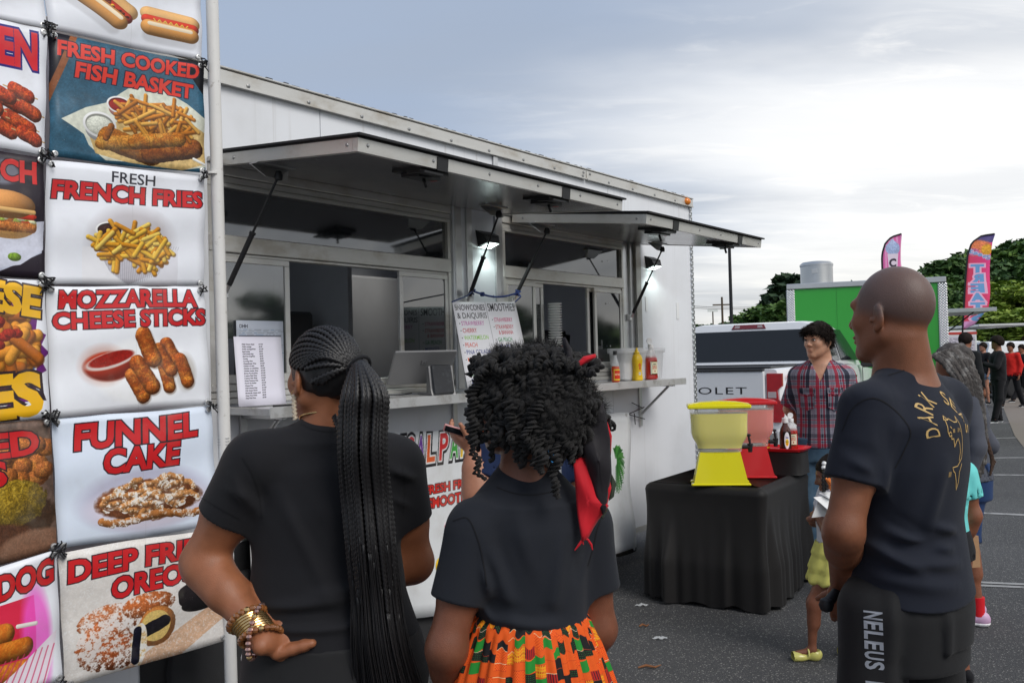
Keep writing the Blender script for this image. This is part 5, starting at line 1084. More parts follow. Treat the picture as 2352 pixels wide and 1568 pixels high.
mb=MB(); mb.box(-.84,.84,-.05,.06,1.378,1.402,.008); mb.build('tailgate_cap',m_trim,tg)
mb=MB(); mb.box(-.90,.90,.03,1.85,1.402,1.425,.008); mb.build('bed_cover',m_trim,pk)
for y in (.5,1.0,1.45): mb=MB(); mb.box(-.90,.90,y,y+.015,1.4255,1.430); mb.build('cover_seam',m_black,pk)
mb=MB(); mb.lathe([(.075,-.008),(.07,.004),(.001,.006)],24,(0,-.036,1.29),rot=ROTY,sx=1.2,sy=.62); mb.build('gate_handle',m_black,tg)
mb=MB(); mb.box(-.98,.98,-.20,-.04,.52,.76,.03); mb.build('rear_bumper',m_chrome,pk)
mb=MB(); mb.box(-.16,.16,-.21,-.203,.56,.72,.004); mb.build('license_plate',m_white,pk)
def text_mesh(t,h,w_,m,par,name,f,bold=.02,depth=.004,sp=1.0):
    v,tr=text_tris(t,bold,sp); ch=text_tris('H',0)[0][:,1].max(); mn,mx_=v[:,0].min(),v[:,0].max()
    q=np.stack([(v[:,0]-(mn+mx_)/2)*w_/(mx_-mn),v[:,1]*h/ch],1); V=[f(a,b,0) for a,b in q]
    return mesh_obj(name,V,[tuple(x) for x in tr],m,par)
text_mesh('CHEVROLET',.075,1.30,m_black,tg,'tailgate_lettering',lambda a,b,d:(a,-.0365,1.13+b),bold=.0,sp=1.15)
text_mesh('4X4',.045,.15,mat('red_decal',(.5,.05,.04),.4),pk,'side_decal',lambda a,b,d:(1.034,.22+a,1.29+b),bold=.02)
# ---------------------------------------------------------------- other vehicles
def car(loc,yaw,L,W,H,kind,m,label,name='parked_car'):
    r=empty(name,loc,yaw); tag(r,label,'car' if kind!='truck' else 'pickup'); b=.28; bl=H*.55
    def s_(y,hw,zt,zb=b): 
        P=[(hw-.12,zb),(hw,zb+.15),(hw,zt-.18),(hw-.06,zt-.03),(hw-.2,zt)]; return [(x,y,z) for x,z in P]+[(-x,y,z) for x,z in P[::-1]]
    hw=W/2; loft([s_(-L/2,hw-.12,bl-.08,b+.1),s_(-L/2+.12,hw-.02,bl+.02),s_(0,hw,bl+.03),s_(L*.22,hw,bl),s_(L*.42,hw-.05,bl-.12),s_(L/2,hw-.2,bl-.3,b+.1)],m,'body',r)
    def g_(y0,y1,hb,ht,zt): P=[(hb,bl),(ht+.03,zt-.08),(ht-.05,zt-.01),(ht-.2,zt)]; return [(x,y0+(y1-y0)*(z-bl)/(zt-bl),z) for x,z in P]+[(-x,y0+(y1-y0)*(z-bl)/(zt-bl),z) for x,z in P[::-1]]
    ya={'suv':-L*.47,'sedan':-L*.34,'truck':-.1}[kind]
    loft([g_(ya,ya+.35,hw-.08,hw-.22,H-.03),g_(ya+.4,ya+.7,hw-.08,hw-.2,H),g_(L*.22,L*.08,hw-.1,hw-.24,H-.03)],m,'roof',r)
    for s in (-1,1):
        X_=lambda z:s*(hw-.08-(z-bl)*.14/(H-.08-bl)*1.2+.02)
        for a,c in ((ya+.5,-L*.06),(-L*.045,L*.10)):
            mb=MB(); plate(mb,[(X_(bl+.05),a,bl+.05),(X_(bl+.05),c+(.25 if c>0 else 0),bl+.05),(X_(H-.12),c,H-.12),(X_(H-.12),a+.15,H-.12)][::s],(s,0,.2),.01); mb.build('window',m_cglass,r)
        for y in (-L*.31,L*.31): 
            wheel(s*(hw-.1),y,.33,.33,.2,r,m_chrome,5).rotation_euler=(0,0,-math.pi/2*s)
        mb=MB(); mb.box(min(s*(hw-.32),s*(hw-.06)),max(s*(hw-.32),s*(hw-.06)),-L/2-.01,-L/2+.1,bl-.25,bl-.12,.02); mb.build('tail_light',m_redl,r)
        mb=MB(); mb.box(min(s*(hw-.50),s*(hw-.22)),max(s*(hw-.50),s*(hw-.22)),L/2-.10,L/2-.0,bl-.36,bl-.26,.02); mb.build('headlight',m_clear,r)
    f=lambda z,y0,y1:y0+(y1-y0)*(z-bl)/(H-bl)
    for (y0,y1,n_,z0,z1,nm) in ((ya,ya+.35,(0,-1,.5),bl+.06,H-.1,'rear_window'),(L*.22,L*.08,(0,1,.8),bl+.05,H-.1,'windscreen')):
        mb=MB(); w0,w1=hw-.18,hw-.30; q=[(-w0,f(z0,y0,y1),z0),(w0,f(z0,y0,y1),z0),(w1,f(z1,y0,y1),z1),(-w1,f(z1,y0,y1),z1)]; plate(mb,q if n_[1]<0 else q[::-1],n_,.015); mb.build(nm,m_cglass,r)
    return r
m_blue=mat('blue_car_paint',(.03,.09,.28),.25,coat=.6); m_silverp=mat('silver_car_paint',(.45,.46,.48),.3,.5,coat=.5); m_blkp=mat('black_car_paint',(.015,.016,.018),.2,coat=.6)
def P_at(px,Y): return (float((px-CX)/FP*Y),Y,0)
car(P_at(1600,19),R_(35),4.4,1.75,1.45,'sedan',m_blue,'blue car peeking out between the white trailer and the pickup')
car(P_at(2352,31),R_(-80),4.8,1.9,1.75,'suv',m_car,'white sport utility vehicle parked at the far right edge')
car(P_at(2385,28),R_(95),4.6,1.8,1.15,'sedan',m_blkp,'dark low car in front of the white sport utility vehicle')
car(P_at(2226,36),R_(14),5.2,1.95,1.85,'truck',m_car,'white pickup far behind the crowd, beside the treats flag')
# ---------------------------------------------------------------- green trailer with vent drum
gt=empty('green_trailer',(6.05,15.3,0),R_(-20)); tag(gt,'bright green enclosed trailer with silver corner trim beyond the pickup','trailer')
m_grn=mat('green_trailer_paint',(.028,.33,.035),.35,0,.03,coat=.3)
mb=MB(); mb.box(-1.22,1.22,0,4.5,.45,2.66); mb.build('trailer_body',m_grn,gt)
mb=MB(); mb.box(-1.27,1.27,-.03,4.55,2.665,2.76,.01); mb.build('roof_trim',m_alu,gt)
for s in (-1,1): mb=MB(); mb.box(min(s*1.14,s*1.28),max(s*1.14,s*1.28),-.02,.14,.45,2.66,.01); mb.build('corner_trim',m_diam,gt)
mb=MB(); mb.box(-1.25,1.25,-.02,4.5,.36,.448); mb.build('floor_trim',m_alu,gt)
mb=MB(); mb.box(-.45,-.447,-.004,-.001,.46,2.66); mb.box(.45,.453,-.004,-.001,.46,2.66); mb.build('panel_seam',mat('seam_green',(.02,.24,.025),.5),gt)
for s in (-1,1): wheel(s*1.1,2.4,.34,.34,.2,gt).rotation_euler=(0,0,-math.pi/2*s)
mb=MB(); mb.lathe([(.285,0),(.285,.36),(.295,.37),(.295,.40),(.25,.44),(.1,.46),(.001,.463)],32,(-.78,.9,2.76)); mb.build('vent_drum',m_steel,gt)
mb=MB(); mb.box(-.86,-.76,.60,.62,2.98,3.06,.004); mb.build('vent_plate',m_alu,gt)
mb=MB(); mb.box(1.23,2.10,.8,3.2,2.20,2.24,.01); mb.box(1.23,2.12,.76,.80,2.18,2.25,.005); hh=mb.build('side_hatch',m_alu,gt)
for k in range(2): mb=MB(); mb.tube([(1.24,1.0+k*1.9,1.75),(1.8,1.0+k*1.9,2.19)],.012,6); mb.build('gas_strut',m_black,gt)
mb=MB(); mb.box(1.23,1.55,.8,3.2,1.02,1.05,.01); mb.build('side_shelf',m_alu,gt)
vt=empty('vendor_trailer',(P_at(2188,25)[0],25,0),R_(-4)); tag(vt,'white vendor trailer with a red stripe and menu wall behind the green trailer','trailer')
mb=MB(); mb.box(-1.6,.65,0,4,.4,2.05,.01); mb.build('trailer_body',m_white,vt); mb=MB(); mb.box(-1.61,.66,-.008,.02,1.93,2.0); mb.build('red_stripe',mat('red_decal',(.5,.05,.04),.4),vt)
mb=MB(); mb.box(.66,2.0,-.1,2.6,2.12,2.20,.02); mb.build('awning',m_alu,vt)
A=Art(200,240,(.78,.76,.80))
for i in range(20):
    x=8
    while x<180: w_=rng.uniform(6,30); A.rect(x,14+i*11,x+w_,18+i*11,(.3,.28,.36),.8); x+=w_+rng.uniform(3,16)
mm=imat('menu_wall_print',A.image('print_menu_wall',0),.5)
mesh_obj('menu_poster',[(-.35,-.012,.9),(.6,-.012,.9),(.6,-.012,1.88),(-.35,-.012,1.88)],[(0,1,2,3)],mm,vt,False,[(0,0),(1,0),(1,1),(0,1)])
# ---------------------------------------------------------------- feather flags
def flag(LP,RP,Y,img,label,base_px):
    Lw=[at(x,y,Y) for x,y in LP]; Rw=[at(x,y,Y) for x,y in RP]; n=26;m=8
    def samp(P,n): 
        P=np.array(P); d=np.r_[0,np.cumsum(np.linalg.norm(np.diff(P,axis=0),axis=1))]; t=np.linspace(0,d[-1],n); return np.stack([np.interp(t,d,P[:,i]) for i in range(3)],1)
    A_=samp(Lw,n);B_=samp(Rw,n); base=at(base_px[0],base_px[1],Y); base[2]=0; V=[];UV=[]
    x0=min(A_[:,0].min(),B_[:,0].min());x1=max(A_[:,0].max(),B_[:,0].max());z0=min(A_[:,2].min(),B_[:,2].min());z1=max(A_[:,2].max(),B_[:,2].max())
    for i in range(n):
        for j in range(m+1):
            u=j/m; p=A_[i]*(1-u)+B_[i]*u; UV.append(((p[0]-x0)/(x1-x0),(p[2]-z0)/(z1-z0))); p=p+np.array([0,.04*math.sin(u*5+i*.4)*u,0]); V.append(p-base)
    r=empty('feather_flag',base); tag(r,label,'flag'); o=mesh_obj('flag_cloth',V,[(i*(m+1)+j,(i+1)*(m+1)+j,(i+1)*(m+1)+j+1,i*(m+1)+j+1) for i in range(n-1) for j in range(m)],imat(img.name+'_cloth',img,.7,dirt=0,emit=0),r,True,UV)
    md=o.modifiers.new('thick','SOLIDIFY'); md.thickness=.004
    mb=MB(); mb.tube([np.array([0,0,0])]+[p-base for p in A_[::-1]],[.02]+[.02]*n,6); mb.build('flag_pole',m_black,r)
    mb=MB(); mb.lathe([(.25,0),(.25,.03),(.03,.05),(.02,.2)],16); mb.build('flag_base',m_black,r)
A=Art(120,400,(.78,.20,.36)); A.c[:]=np.array([.88,.25,.36])*np.linspace(.9,1.05,A.w)[None,:,None]; A.c[:, :, 2]+=np.linspace(-.02,.30,A.w)[None,:]*np.linspace(1,.1,A.h)[:,None]
A.rect(0,0,120,36,(.35,.30,.52)); A.ell(60,58,50,34,(.90,.50,.32),soft=8,tex=.5); A.ell(92,66,20,22,(.90,.65,.20),soft=4,tex=.4); A.ell(40,74,26,16,(.75,.4,.55),soft=4,tex=.6)
for i,(t) in enumerate('Sweet'): A.text(t,88-i*15,104+3-i*7,17,17,(.50,.62,.80),(.85,.8,.9),.06,.04,rot=0,f=None)
for i,t in enumerate('TREATS'):
    y=163+i*40; h=34; A.text(t,58-i*1.2,y,h,-48,(.42,.62,.82),(.93,.70,.82),.10,.06,anchor='c')
A.ell(30,380,60,16,(.85,.6,.8),soft=6)
f2=A.image('print_treats',0)
flag([(2284,537),(2255,541),(2232,557),(2222.5,585),(2218,637),(2213.8,708),(2211,757)],[(2284,538),(2278.7,555),(2275,620),(2272.6,672.7),(2269,708),(2241,745),(2213,757)],21,f2,'red feather flag reading TREATS in reversed blue letters',(2208,800))
A=Art(120,400,(.86,.42,.66)); 
for i in range(6): A.rect(i*22,0,i*22+9,400,(.90,.66,.80),.7)
A.ell(66,66,40,30,(.62,.68,.82),tex=.3,soft=2); A.ell(66,50,24,22,(.66,.72,.86),tex=.3,soft=2); A.ell(66,36,12,14,(.70,.75,.88),tex=.3); A.poly([(34,90),(98,90),(88,190),(44,190)],(.88,.82,.88))
for i,t in enumerate('CUPCAKE'): A.text(t,64,148+i*44,34,44,(.24,.20,.26),None,0,.05,anchor='c')
f1=A.image('print_cupcake',0)
flag([(2070,537),(2047.6,544),(2033.5,558.5),(2026.5,581),(2025.6,593.6),(2027.4,650),(2029,740)],[(2070,538),(2069,560),(2070,580),(2071,599),(2074,630),(2074,690),(2032,740)],20,f1,'pink feather flag with a cupcake behind the bald man',(2031,800))
# ---------------------------------------------------------------- people: implicit surfaces meshed by surface nets
def smin(a,b,k):
    h=np.clip(.5+.5*(b-a)/k,0,1); return b+(a-b)*h-k*h*(1-h)
def smax(a,b,k): return -smin(-a,-b,k)
def V3(*a): return np.array(a,float)
def rc(a,b,ra,rb,sq=None):
    a=np.array(a,float);b=np.array(b,float); ba=b-a; L=ba@ba+1e-12
    def f(P):
        q=P-a; t=np.clip(q@ba/L,0,1); q=q-t[:,None]*ba; return np.sqrt((q*q).sum(1))-(ra+(rb-ra)*t)
    f.b=((a+b)/2,math.sqrt(L)/2+max(ra,rb)); return f
def el(c,r,R=None):
    c=np.array(c,float); r=np.array(r,float)
    def f(P):
        q=P-c
        if R is not None: q=q@R
        k0=np.sqrt(((q/r)**2).sum(1)); k1=np.sqrt(((q/(r*r))**2).sum(1))+1e-9; return k0*(k0-1)/k1
    f.b=(c,max(r)); return f
def union(fs,k=.02,pad=.06):
    cs=np.array([f.b[0] for f in fs]); C=(cs.min(0)+cs.max(0))/2; Rr=max(np.linalg.norm(f.b[0]-C)+f.b[1] for f in fs); ks=k if isinstance(k,(list,tuple)) else [k]*len(fs)
    def g(P):
        d=np.sqrt(((P-C)**2).sum(1))-Rr; m=d<pad
        out=np.maximum(d,.0)+.02
        if m.any():
            Q=P[m]; v=fs[0](Q)
            for f,kk in zip(fs[1:],ks[1:]): v=smin(v,f(Q),kk)
            out[m]=v
        return out
    g.b=(C,Rr); return g
def torso(prof,o,yaw,k=1.0):
    """prof rows: z, half width, half depth, y offset, x offset"""
    pr=np.array([list(p)+[0]*(5-len(p)) for p in prof],float)*k; c,s=math.cos(yaw),math.sin(yaw); o=np.array(o,float); z0,z1=pr[0,0],pr[-1,0]
    zg=np.linspace(z0,z1,240); w_=max(3,int(.045/((z1-z0)/239)))|1; ker=np.hanning(w_+2); ker/=ker.sum(); h_=len(ker)//2; T_=[np.convolve(np.pad(np.interp(zg,pr[:,0],pr[:,i]),h_,'edge'),ker,'valid') for i in range(5)]
    def f(P):
        x=(P[:,0]-o[0])*c+(P[:,1]-o[1])*s; y=-(P[:,0]-o[0])*s+(P[:,1]-o[1])*c; z=P[:,2]-o[2]; zc=np.clip(z,z0,z1)
        rx=np.interp(zc,zg,T_[1]);ry=np.interp(zc,zg,T_[2]); x=x-np.interp(zc,zg,T_[4]); y=y-np.interp(zc,zg,T_[3])
        d=(np.sqrt((x/rx)**2+(y/ry)**2)-1)*np.minimum(rx,ry)*.92
        e=np.maximum(z0-z,z-z1); return np.where(e>0,np.sqrt(np.maximum(d,0)**2+e*e),np.where(d<0,np.maximum(d,e),d))
    m=(z0+z1)/2; f.b=(o+V3(0,0,m),math.hypot((z1-z0)/2,pr[:,1].max())); return f
def wob(P,s,a,ph=0):
    return a*(np.sin(P[:,0]*s+1.7*np.sin(P[:,1]*s*.7+ph)+ph)*np.sin(P[:,1]*s*.9+1.3*np.sin(P[:,2]*s*.6)+ph*2)+.5*np.sin(P[:,2]*s*1.3+2*np.sin(P[:,0]*s*.8+ph)))
def foldf(folds):
    fs=[(np.array(a,float),np.array(b,float),w,d) for a,b,w,d in folds]
    def g(P):
        o=0
        for a,b,w,d in fs:
            ba=b-a; q=P-a; t=np.clip(q@ba/(ba@ba),0,1); q=q-t[:,None]*ba; q[:,1]*=.25; o=o+1.7*d*np.exp(-((q*q).sum(1))/(w*w))*np.sin(np.pi*np.clip(t*.9+.05,0,1))**.5
        return o
    return g
def mesh_sdf(f,lo,hi,h,c=5,refine=1):
    lo=np.array(lo,float); n=np.ceil((np.array(hi)-lo)/h).astype(int)+1; nb=-(-n//c); n=nb*c
    g=np.stack(np.meshgrid(*[np.arange(k) for k in nb],indexing='ij'),-1).reshape(-1,3); dc=f(lo+(g*c+(c-1)/2)*h); near=(np.abs(dc)<c*h*.87*1.25+h)
    D=np.repeat(np.repeat(np.repeat(dc.reshape(nb),c,0),c,1),c,2).astype(np.float32)
    gi=g[near]; off=np.stack(np.meshgrid(*[np.arange(c)]*3,indexing='ij'),-1).reshape(-1,3); idx=(gi[:,None,:]*c+off[None]).reshape(-1,3)
    v=np.empty(len(idx))
    for s in range(0,len(idx),400000): v[s:s+400000]=f(lo+idx[s:s+400000]*h)
    D[idx[:,0],idx[:,1],idx[:,2]]=v
    I=D<0; a=I[:-1,:-1,:-1].astype(np.uint8); 
    for dx,dy,dz in [(1,0,0),(0,1,0),(0,0,1),(1,1,0),(1,0,1),(0,1,1),(1,1,1)]: a=a+I[dx:n[0]-1+dx,dy:n[1]-1+dy,dz:n[2]-1+dz]
    act=np.argwhere((a>0)&(a<8)); vid=-np.ones(a.shape,np.int64); vid[act[:,0],act[:,1],act[:,2]]=np.arange(len(act))
    S=np.zeros((len(act),3));W_=np.zeros(len(act)); cor=[(i,j,k) for i in (0,1) for j in (0,1) for k in (0,1)]
    dv={q:D[act[:,0]+q[0],act[:,1]+q[1],act[:,2]+q[2]] for q in cor}
    for q in cor:
        for ax in range(3):
            if q[ax]==0:
                r=list(q); r[ax]=1; r=tuple(r); d0,d1=dv[q],dv[r]; m=(d0<0)!=(d1<0); t=np.where(m,d0/(d0-d1+1e-12),0)
                p=np.repeat(np.array(q,float)[None],len(act),0); p[:,ax]+=t; S+=p*m[:,None]; W_+=m
    V=lo+(act+S/W_[:,None])*h; F=[]
    for ax in range(3):
        b,c_=(ax+1)%3,(ax+2)%3; sl0=[slice(0,-1)]*3; A0=I[tuple(slice(0,-1) if i==ax else slice(None) for i in range(3))]; A1=I[tuple(slice(1,None) if i==ax else slice(None) for i in range(3))]
        e=np.argwhere(A0!=A1); e=e[(e[:,b]>0)&(e[:,c_]>0)&(e[:,b]<n[b]-1)&(e[:,c_]<n[c_]-1)]
        def at_(db,dc_): q=e.copy(); q[:,b]-=db; q[:,c_]-=dc_; return vid[q[:,0],q[:,1],q[:,2]]
        Q=np.stack([at_(1,1),at_(0,1),at_(0,0),at_(1,0)],1); s=A0[e[:,0],e[:,1],e[:,2]]; Q[~s]=Q[~s][:,::-1]; F.append(Q)
    F=np.concatenate(F); F=F[(F>=0).all(1)]
    for _ in range(refine):
        e=h*.4; d=f(V); G=np.stack([f(V+np.eye(3)[i]*e)-d for i in range(3)],1)/e; gn=(G*G).sum(1)+1e-6; st=-(d/gn)[:,None]*G; L=np.sqrt((st*st).sum(1)); st*=np.minimum(1,h*.7/(L+1e-9))[:,None]; V=V+st*.9
    return V,F
def sdf_obj(name,f,lo,hi,h,m,parent=None,attr=None,refine=1,uv=None):
    V,F=mesh_sdf(f,lo,hi,h,refine=refine); me=bpy.data.meshes.new(name); me.vertices.add(len(V)); me.vertices.foreach_set('co',V.astype(np.float32).ravel())
    me.loops.add(F.size); me.loops.foreach_set('vertex_index',F.astype(np.int32).ravel()); me.polygons.add(len(F)); me.polygons.foreach_set('loop_start',np.arange(0,F.size,4,dtype=np.int32)); me.polygons.foreach_set('use_smooth',np.ones(len(F),bool)); me.update(calc_edges=True)
    if attr is not None:
        a=me.attributes.new('tint','FLOAT','POINT'); a.data.foreach_set('value',np.clip(attr(V),0,1).astype(np.float32))
    if uv is not None:
        l=me.uv_layers.new(name='UVMap'); l.data.foreach_set('uv',uv(V)[F.ravel()].astype(np.float32).ravel())
    me.materials.append(m); o=bpy.data.objects.new(name,me); COL.objects.link(o)
    if parent: o.parent=parent
    return o
def skinm(name,col,tint,rough=.42):
    return mat(name,col,rough,0,.20,34,.5,420,sss=.10,spec=.5,attr='tint',acol=tint,col2=tuple(c*.72 for c in col),c2lo=.5,c2hi=.8,c2s=9)
def clothm(name,col,rough=.85,sheen=.06,**k): 
    m=mat(name,col,rough,0,.12,40,.25,900,spec=.25,sheen=sheen,**k); return m
def Rz(a): c,s=math.cos(a),math.sin(a); return np.array([[c,-s,0],[s,c,0],[0,0,1.]])
def Rx(a): c,s=math.cos(a),math.sin(a); return np.array([[1,0,0],[0,c,-s],[0,s,c]])
def Ry(a): c,s=math.cos(a),math.sin(a); return np.array([[c,0,s],[0,1,0],[-s,0,c]])
PROF={'m':[(.78,.155,.110),(.90,.170,.122),(1.02,.155,.112),(1.12,.152,.112),(1.28,.175,.125),(1.38,.172,.112),(1.44,.12,.085),(1.49,.055,.055)],
      'f':[(.78,.170,.120),(.90,.180,.128),(1.02,.150,.105),(1.12,.138,.100),(1.28,.152,.120),(1.38,.150,.100),(1.44,.10,.075),(1.49,.048,.048)]}
def head_prims(hc,R,hs,jaw=1.0,detail=True):
    def w(*p): return hc+R@(np.array(p,float)*hs)
    E=lambda c,r,RR=None: el(w(*c),np.array(r)*hs,R if RR is None else R@RR)
    fs=[E((0,-.014,.028),(.074,.094,.092)),E((0,.030,-.025),(.060,.062,.090)),rc(w(-.050,-.01,-.050),w(-.012,.066,-.092),.024*hs,.018*hs),rc(w(.050,-.01,-.050),w(.012,.066,-.092),.024*hs,.018*hs)]; ks=[.02,.03,.03,.03]
    if detail:
        fs+=[el(w(0,.074,-.096),V3(.022,.016,.016)*hs,R),rc(w(0,.086,.012),w(0,.104,-.020),.007*hs,.011*hs),el(w(-.013,.095,-.026),V3(.009,.010,.007)*hs,R),el(w(.013,.095,-.026),V3(.009,.010,.007)*hs,R),
             el(w(0,.088,-.053),V3(.025,.011,.0065)*hs,R),el(w(0,.086,-.065),V3(.021,.012,.0075)*hs,R),rc(w(-.036,.076,.030),w(.036,.076,.030),.010*hs,.010*hs),el(w(-.040,.058,-.018),V3(.02,.02,.022)*hs,R),el(w(.040,.058,-.018),V3(.02,.02,.022)*hs,R)]
        ks+=[.015,.012,.006,.006,.005,.005,.018,.02,.02]
    base=union(fs,ks)
    def f(P):
        d=base(P)
        if detail:
            for s in (-1,1): d=smax(d,-el(w(s*.032,.094,.010),V3(.017,.014,.011)*hs,R)(P),.010)
        for s in (-1,1):
            Re=R@Rz(s*.45)@Rx(-.12); c=w(s*.079,-.014,-.006); m=((P-c)**2).sum(1)<(.06*hs)**2
            if m.any():
                Q=P[m]; e=el(c,V3(.008,.018,.032)*hs,Re)(Q); e=smax(e,-el(w(s*.090,-.006,-.002),V3(.009,.009,.018)*hs,Re)(Q),.004); e=smin(e,el(w(s*.080,.004,-.012),V3(.006,.005,.008)*hs,Re)(Q),.004); e=smin(e,el(w(s*.078,-.006,-.032),V3(.006,.009,.009)*hs,Re)(Q),.006); d[m]=smin(d[m],e,.007)
        return d
    f.b=(hc,.14*hs); f.w=w; return f
def hand_prims(wr,d,n,s=1.0,curl=.5,thumb=1,spread=.15,tdir=None):
    """wr wrist, d finger direction, n back of hand normal, thumb side +1/-1 along d x n"""
    d=np.array(d,float); d/=np.linalg.norm(d); n=np.array(n,float); n-=d*(n@d); n/=np.linalg.norm(n); t=np.cross(d,n)*thumb; fs=[]; Rm=np.stack([t,d,n],1)
    fs.append(el(wr+d*.045*s,V3(.040,.052,.016)*s,Rm)); fs.append(rc(wr-d*.02*s,wr+d*.03*s,.022*s,.020*s))
    for i,(o,L) in enumerate([(.027,.070),(.009,.078),(-.009,.072),(-.026,.056)]):
        b=wr+d*.075*s+t*o*s; a=0; q=b
        for k,fr in enumerate((.45,.32,.26)):
            a+=curl*(.55+.1*k)+.04*i; dd=d*math.cos(a)-n*math.sin(a)+t*spread*(o/.03)*.5; dd/=np.linalg.norm(dd); q2=q+dd*L*fr*s; r=.0092*s*(1-.10*k); fs.append(rc(q,q2,r,r*.92)); q=q2
    b=wr+d*.022*s+t*.026*s-n*.004*s; dd=(d*.62+t*.72-n*.22) if tdir is None else np.array(tdir,float); dd/=np.linalg.norm(dd); q=b+dd*.040*s; fs.append(rc(b,q,.014*s,.0115*s)); d2=dd*.9+d*.3 if tdir is None else dd; d2/=np.linalg.norm(d2); q2=q+d2*.030*s; fs.append(rc(q,q2,.0112*s,.0105*s)); fs.append(rc(q2,q2+d2*.022*s,.0105*s,.0085*s)); 
    f=union(fs,[.01]+[.012]+[.005]*(len(fs)-2)); f.thumb=(q2+d2*.018*s,d2); return f
class Hum:
    def __init__(s,foot,yaw,H,sex='m',arm=1.0,leg=1.0,hs=1.0,hyaw=None,hpitch=0,prof=None,J=None,torso_o=None,hc=None,girth=1.0,detail=True,hand={},handless=False,jawk=1):
        s.k=k=H/1.75; s.yaw=yaw; s.R=Rz(yaw); s.o=V3(foot[0],foot[1],foot[2] if len(foot)>2 else 0); s.H=H
        j=dict(neck0=(0,-.018,1.455),head=(0,.015,1.63))
        for sd,n in ((-1,'L'),(1,'R')): j.update({'sh'+n:(sd*.178,-.01,1.405),'el'+n:(sd*.235,-.04,1.12),'wr'+n:(sd*.235,.05,.87),'hp'+n:(sd*.09,0,.93),'kn'+n:(sd*.105,.02,.50),'an'+n:(sd*.11,-.025,.085)})
        s.J={a:s.W(b) for a,b in j.items()}
        if J: s.J.update({a:(np.array(b,float) if not isinstance(b,tuple) or len(b)==3 else b) for a,b in J.items()})
        if hc is not None: s.J['head']=np.array(hc,float)
        J_=s.J; s.Rh=Rz(yaw if hyaw is None else hyaw)@Rx(hpitch); s.hs=hs*k; s.prof=prof or [(a,b*girth,c*girth) for a,b,c in PROF[sex]]; s.to=s.o if torso_o is None else np.array(torso_o,float); s.pk=1.0 if prof else k
        s.ft=torso(s.prof,s.to,yaw,s.pk); s.fh=head_prims(J_['head'],s.Rh,s.hs,detail=detail); a=arm*k; l=leg*k
        nk=.050*k if sex=='f' else .066*k
        s.fneck=rc(J_['neck0']-V3(0,0,.03*k),s.fh.w(0,-.022,-.055),nk*1.12,nk)
        g=[]
        s.dirs={}
        for n in 'LR':
            sh,e,w_=J_['sh'+n],J_['el'+n],J_['wr'+n]; u=(e-sh)/np.linalg.norm(e-sh); fdir=(w_-e)/np.linalg.norm(w_-e)
            pr=[rc(sh,e,.050*a,.041*a),rc(sh+u*.02,sh+u*.16*k,.055*a,.048*a),rc(e,w_,.040*a,.024*a),rc(e+fdir*.03*k,e+fdir*.11*k,.043*a,.038*a)]; ar=union(pr,.025); s.up=getattr(s,'up',[])+[ar if False else union(pr[:2],.02)]; s.arm_=getattr(s,'arm_',[])+[ar]
            hd=hand.get(n,{}); hn=hd.get('n'); 
            if hn is None: hn=s.R@V3(-1 if n=='L' else 1,0,.0)
            ps=[ar]
            if not handless: ps.append(hand_prims(w_+fdir*.015,hd.get('d',fdir),hn,k*.98,hd.get('curl',.35),hd.get('thumb',1 if n=='R' else -1),hd.get('spread',.15),hd.get('tdir'))); s.dirs[n]=getattr(ps[-1],'thumb',None)
            g.append(union(ps,.012))
        for n in 'LR':
            hp,kn,an=J_['hp'+n],J_['kn'+n],J_['an'+n]; sd=(kn-hp)/np.linalg.norm(kn-hp); sc_=(an-kn)/np.linalg.norm(an-kn); fw=getattr(s,'ffw',s.R@V3(0,1,0))
            g.append(union([rc(hp,kn,.085*l,.054*l),rc(kn,an,.050*l,.034*l),rc(kn+sc_*.05*k-fw*.012*k,kn+sc_*.18*k-fw*.016*k,.052*l,.046*l),rc(an-V3(0,0,.04*k),an+fw*.13*k-V3(0,0,.058*k),.034*k,.024*k)],.025))
        s.parts=g
        s.body=union([s.ft,s.fneck,s.fh,*g],[.02,.035,.015,.035,.035,.03,.03],pad=.08)
    def W(s,p): return s.o+s.R@(np.array(p,float)*s.k)
    def bounds(s,pad=.05):
        P=np.array([v for v in s.J.values()]); lo=P.min(0);hi=P.max(0); lo=lo-.22*s.k;hi=hi+.22*s.k; lo[2]=s.o[2]-.01; hi[2]=s.J['head'][2]+.18*s.k; return lo,hi
    def build(s,m,label,h,attr=None,group=None,cutbox=None):
        lo,hi=s.bounds(); o=sdf_obj('person',s.body,lo,hi,h,m,None,attr or (lambda V:np.zeros(len(V)))); tag(o,label,'person',group); s.obj=o; return o
    def shirt(s,name,m,h,hem,loose=.014,sl=.5,slr=1.25,slr2=None,folds=None,neck=.078,nc=(0,.0,1.515),wobble=.002,prof=None,vneck=0,long_=False,topz=1.50,seam=True,extra=None,uv=None):
        J=s.J;k=s.k; pr=prof or [(a,b+loose/s.pk,c+loose/s.pk,*r) for a,b,c,*r in s.prof if a*s.pk<J['neck0'][2]-s.to[2]+.0]; t=torso(pr,s.to,s.yaw,s.pk); fs=[t];ks=[.02]
        sl_=[]
        for n in 'LR':
            sh,e,w_=J['sh'+n],J['el'+n],J['wr'+n]; u=e-sh; r=.050*k*slr; r2=(slr2 or slr)*.050*k
            if long_:
                fd=(w_-e)/np.linalg.norm(w_-e); a_=union([rc(sh,e,r,r2),rc(e,w_-fd*.01,r2,r2*.72)],.02); cut=(w_-fd*.005,fd)
            else: end=sh+u*sl; a_=rc(sh,end+u*.1,r,r2); cut=(end,u/np.linalg.norm(u))
            def ff(P,a_=a_,cut=cut): return smax(a_(P),(P-cut[0])@cut[1],.004)
            ff.b=a_.b; fs.append(ff); ks.append(.045); sl_.append(cut)
